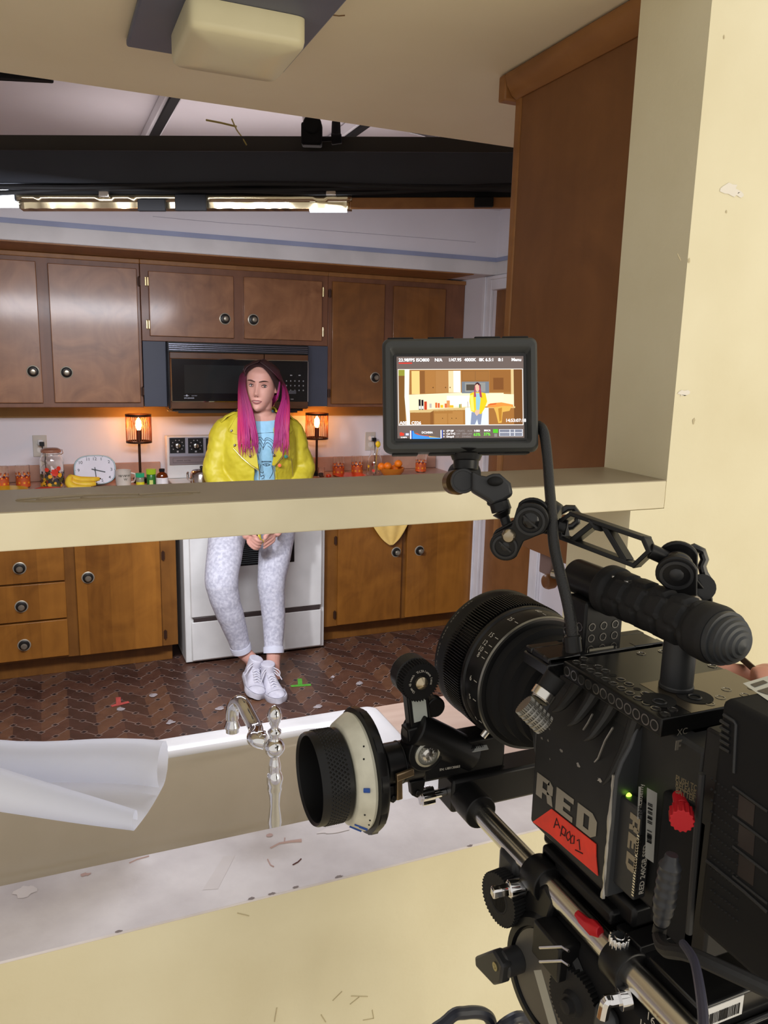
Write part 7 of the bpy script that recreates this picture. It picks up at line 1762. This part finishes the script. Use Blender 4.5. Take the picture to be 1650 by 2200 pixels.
b = B(); b.cyl(A_(1072, 1078, .65), A_(1078, 1098, .65), .0082, .0085, seg=20); b.cyl(A_(1078, 1098, .65), A_(1084, 1110, .65), .0085, .005, seg=20); b.cyl(A_(1082, 1106, .65), A_(1092, 1136, .648), .0042, seg=16); b.cyl(A_(1052, 1076, .652), A_(1066, 1084, .648), .004, seg=12); obj('neck', b, m_anod, t, bevel=.0006)
# two-ball clamp plates
def ball_clamp(pa_, ra, pb, rb_, depth, gap, name, nv=None, bs=.30):
    u_ = (pb-pa_).normalized(); n_ = Vector(nv or -CF); n_ = (n_-u_*n_.dot(u_)).normalized(); v_ = n_.cross(u_); Ld = (pb-pa_).length
    for h0 in (gap, -gap-.004):
        b = B(); outl = []
        for k in range(15): a = R(90+180*k/14); outl.append((ra*math.cos(a), ra*math.sin(a)))
        outl += [(Ld*.45, -min(ra, rb_)*.62)]
        for k in range(15): a = R(-90+180*k/14); outl.append((Ld+rb_*math.cos(a), rb_*math.sin(a)))
        outl += [(Ld*.55, min(ra, rb_)*.62)]
        b.prism(outl, pa_, u_, v_, n_, h0, h0+.004); cp_ = obj(name, b, m_anod, t, bevel=.0012, bseg=3)
    b = B(); b.sph(pa_, ra*.78, 22, 16); b.sph(pb, rb_*.78, 22, 16); obj('ball', b, m_blackgloss, t)
    b = B()
    for p_, r_ in ((pa_, ra), (pb, rb_)):
        b.lathe([(r_*.80, 0), (r_*.80, .0012), (r_*.66, .0014), (r_*.64, 0)], p_+n_*(gap+.0041), n_, 28, caps=False); b.bar(p_+n_*(r_*.74)+v_*r_*.5, p_+n_*(r_*.74)-v_*r_*.5, .0014, .0016, n_)
        b.sph(p_+n_*(gap-.003), r_*.60, 18, 12)
    obj('socket_rim', b, m_anod2, t)
    b = B(); m_ = pa_.lerp(pb, .5)+v_*0; b.lathe([(.0058, 0), (.0056, .002), (.004, .004), (.001, .0046)], pa_.lerp(pb, bs)+v_*.004+n_*(gap+.004), n_, 20); obj('bolt', b, M('bolt_warm_steel', srgb(170, 158, 138), .28, .95), t)
    return n_
ball_clamp(A_(1088, 1166, .640), .0125, A_(1142, 1112, .628), .0145, 0, .005, 'clamp_plate')
b = B(); b.cyl(A_(1165, 1105, .645), A_(1198, 1118, .64), .016, .013, seg=26); b.cyl(A_(1196, 1130, .63), A_(1218, 1136, .628), .007, seg=16); obj('clamp_barrel', b, m_anod, t, bevel=.0015)
b = B(); b.tube([A_(x, y, .648) for x, y in ((1204, 1100), (1218, 1092), (1232, 1092), (1241, 1104), (1240, 1122), (1228, 1132), (1212, 1134))], .0030, 10); obj('wing_loop', b, m_blackgloss, t)
# truss bar: flat plate with three openings (built from its ribs)
TD0, TD1 = .630, .575
def T_(px, py): s = (px-1205)/200; return A_(px, py, TD0+(TD1-TD0)*s)
outer = [T_(x, y) for x, y in ((1207, 1122), (1233, 1104), (1388, 1157), (1400, 1184), (1368, 1214), (1213, 1155))]
tn = ((outer[2]-outer[0]).cross(outer[4]-outer[0])).normalized()
if tn.dot(CF) > 0: tn = -tn
b = B()
for i in range(6): b.bar(outer[i]-(outer[(i+1) % 6]-outer[i]).normalized()*.0016, outer[(i+1) % 6]+(outer[(i+1) % 6]-outer[i]).normalized()*.0016, .0034, .012, tn)
for p_, q_, w_ in ((T_(1284, 1122), T_(1234, 1162), .0046), (T_(1303, 1128), T_(1350, 1206), .0046)): b.bar(p_, q_, w_, .012, tn)
b.prism([((x-1284)*.00036, -(y-1124)*.00036) for x, y in ((1268, 1116), (1316, 1132), (1300, 1142), (1284, 1138))], T_(1284, 1124), CR, CU, tn, -.006, .006)
b.cyl(T_(1394, 1182), A_(1446, 1206, .58), .0056, .0056, seg=18); obj('truss_bar', b, m_anod, t, bevel=.0008)
ball_clamp(A_(1455, 1216, .575), .0145, A_(1492, 1306, .585), .0125, 0, .009, 'clamp_plate', (-.80, -.62, .05), .66)
b = B(); b.tube([A_(x, y, .592) for x, y in ((1474, 1184), (1492, 1176), (1508, 1184), (1514, 1202), (1508, 1216), (1512, 1232), (1522, 1248), (1522, 1266), (1516, 1284), (1524, 1304))], .0032, 10); b.cyl(A_(1508, 1262, .600), A_(1508, 1262, .586), .010, seg=20); obj('wing_loop', b, m_blackgloss, t)
b = B(); b.cyl(A_(1492, 1306, .585), Vector((AX+.012, A_(1485, 1320, .56).y, HZ+.008)), .006, seg=14); obj('handle_stud', b, m_anod, t)
# monitor cable
b = B(); cab = smooth_path([A_(1150, 915, .675), A_(1162, 918, .668), A_(1170, 936, .662), A_(1176, 985, .655), A_(1180, 1040, .645), A_(1186, 1110, .625), A_(1190, 1170, .612), A_(1203, 1230, .60), A_(1218, 1290, .592), A_(1228, 1345, .588), A_(1232, 1396, .588)], 6)
b.tube(cab, .0043, 14); cbl = thing('monitor_cable', 'black braided cable looping from the monitor down to the camera top', 'cable', cab[0]); obj('jacket', b, M('braided_sleeve', (.010, .010, .011), .45, bump=.3, bscale=900), cbl)
b = B(); b.cyl(A_(1229, 1365, .588), A_(1233, 1402, .588), .0062, seg=18); obj('connector', b, m_anod, cbl, bevel=.001)
# angled metal plug between lens and body
pA, pB, pC = A_(1195, 1452, .60), A_(1166, 1494, .60), A_(1142, 1530, .595)
b = B(); b.cyl(pA, pB, .0085, .0075, seg=20); t = thing('angled_plug', 'knurled steel angled cable plug between the lens and the camera body', 'plug', pB); obj('boot', b, m_rubber, t)
b = B(); b.cyl(pA.lerp(pB, .75), pB.lerp(pC, .18), .0092, seg=24); b.cyl(pB.lerp(pC, .1), pB.lerp(pC, .3), .0072, seg=24); obj('collar', b, m_steel, t, bevel=.0006)
b = B(); k0_ = pC+CR*-.006+CU*.006; k1_ = pC+CR*.010-CU*.010
b.gear(k0_, tuple(k1_-k0_), .0076, .0086, 0, (k1_-k0_).length, 26)
for i in range(5): p_ = k0_.lerp(k1_, .15+.17*i); b.cyl(p_, p_+(k1_-k0_).normalized()*.0012, .0090, seg=26)
obj('knurled_nut', b, M('satin_steel', srgb(150, 148, 142), .35, .95), t, smooth=25)
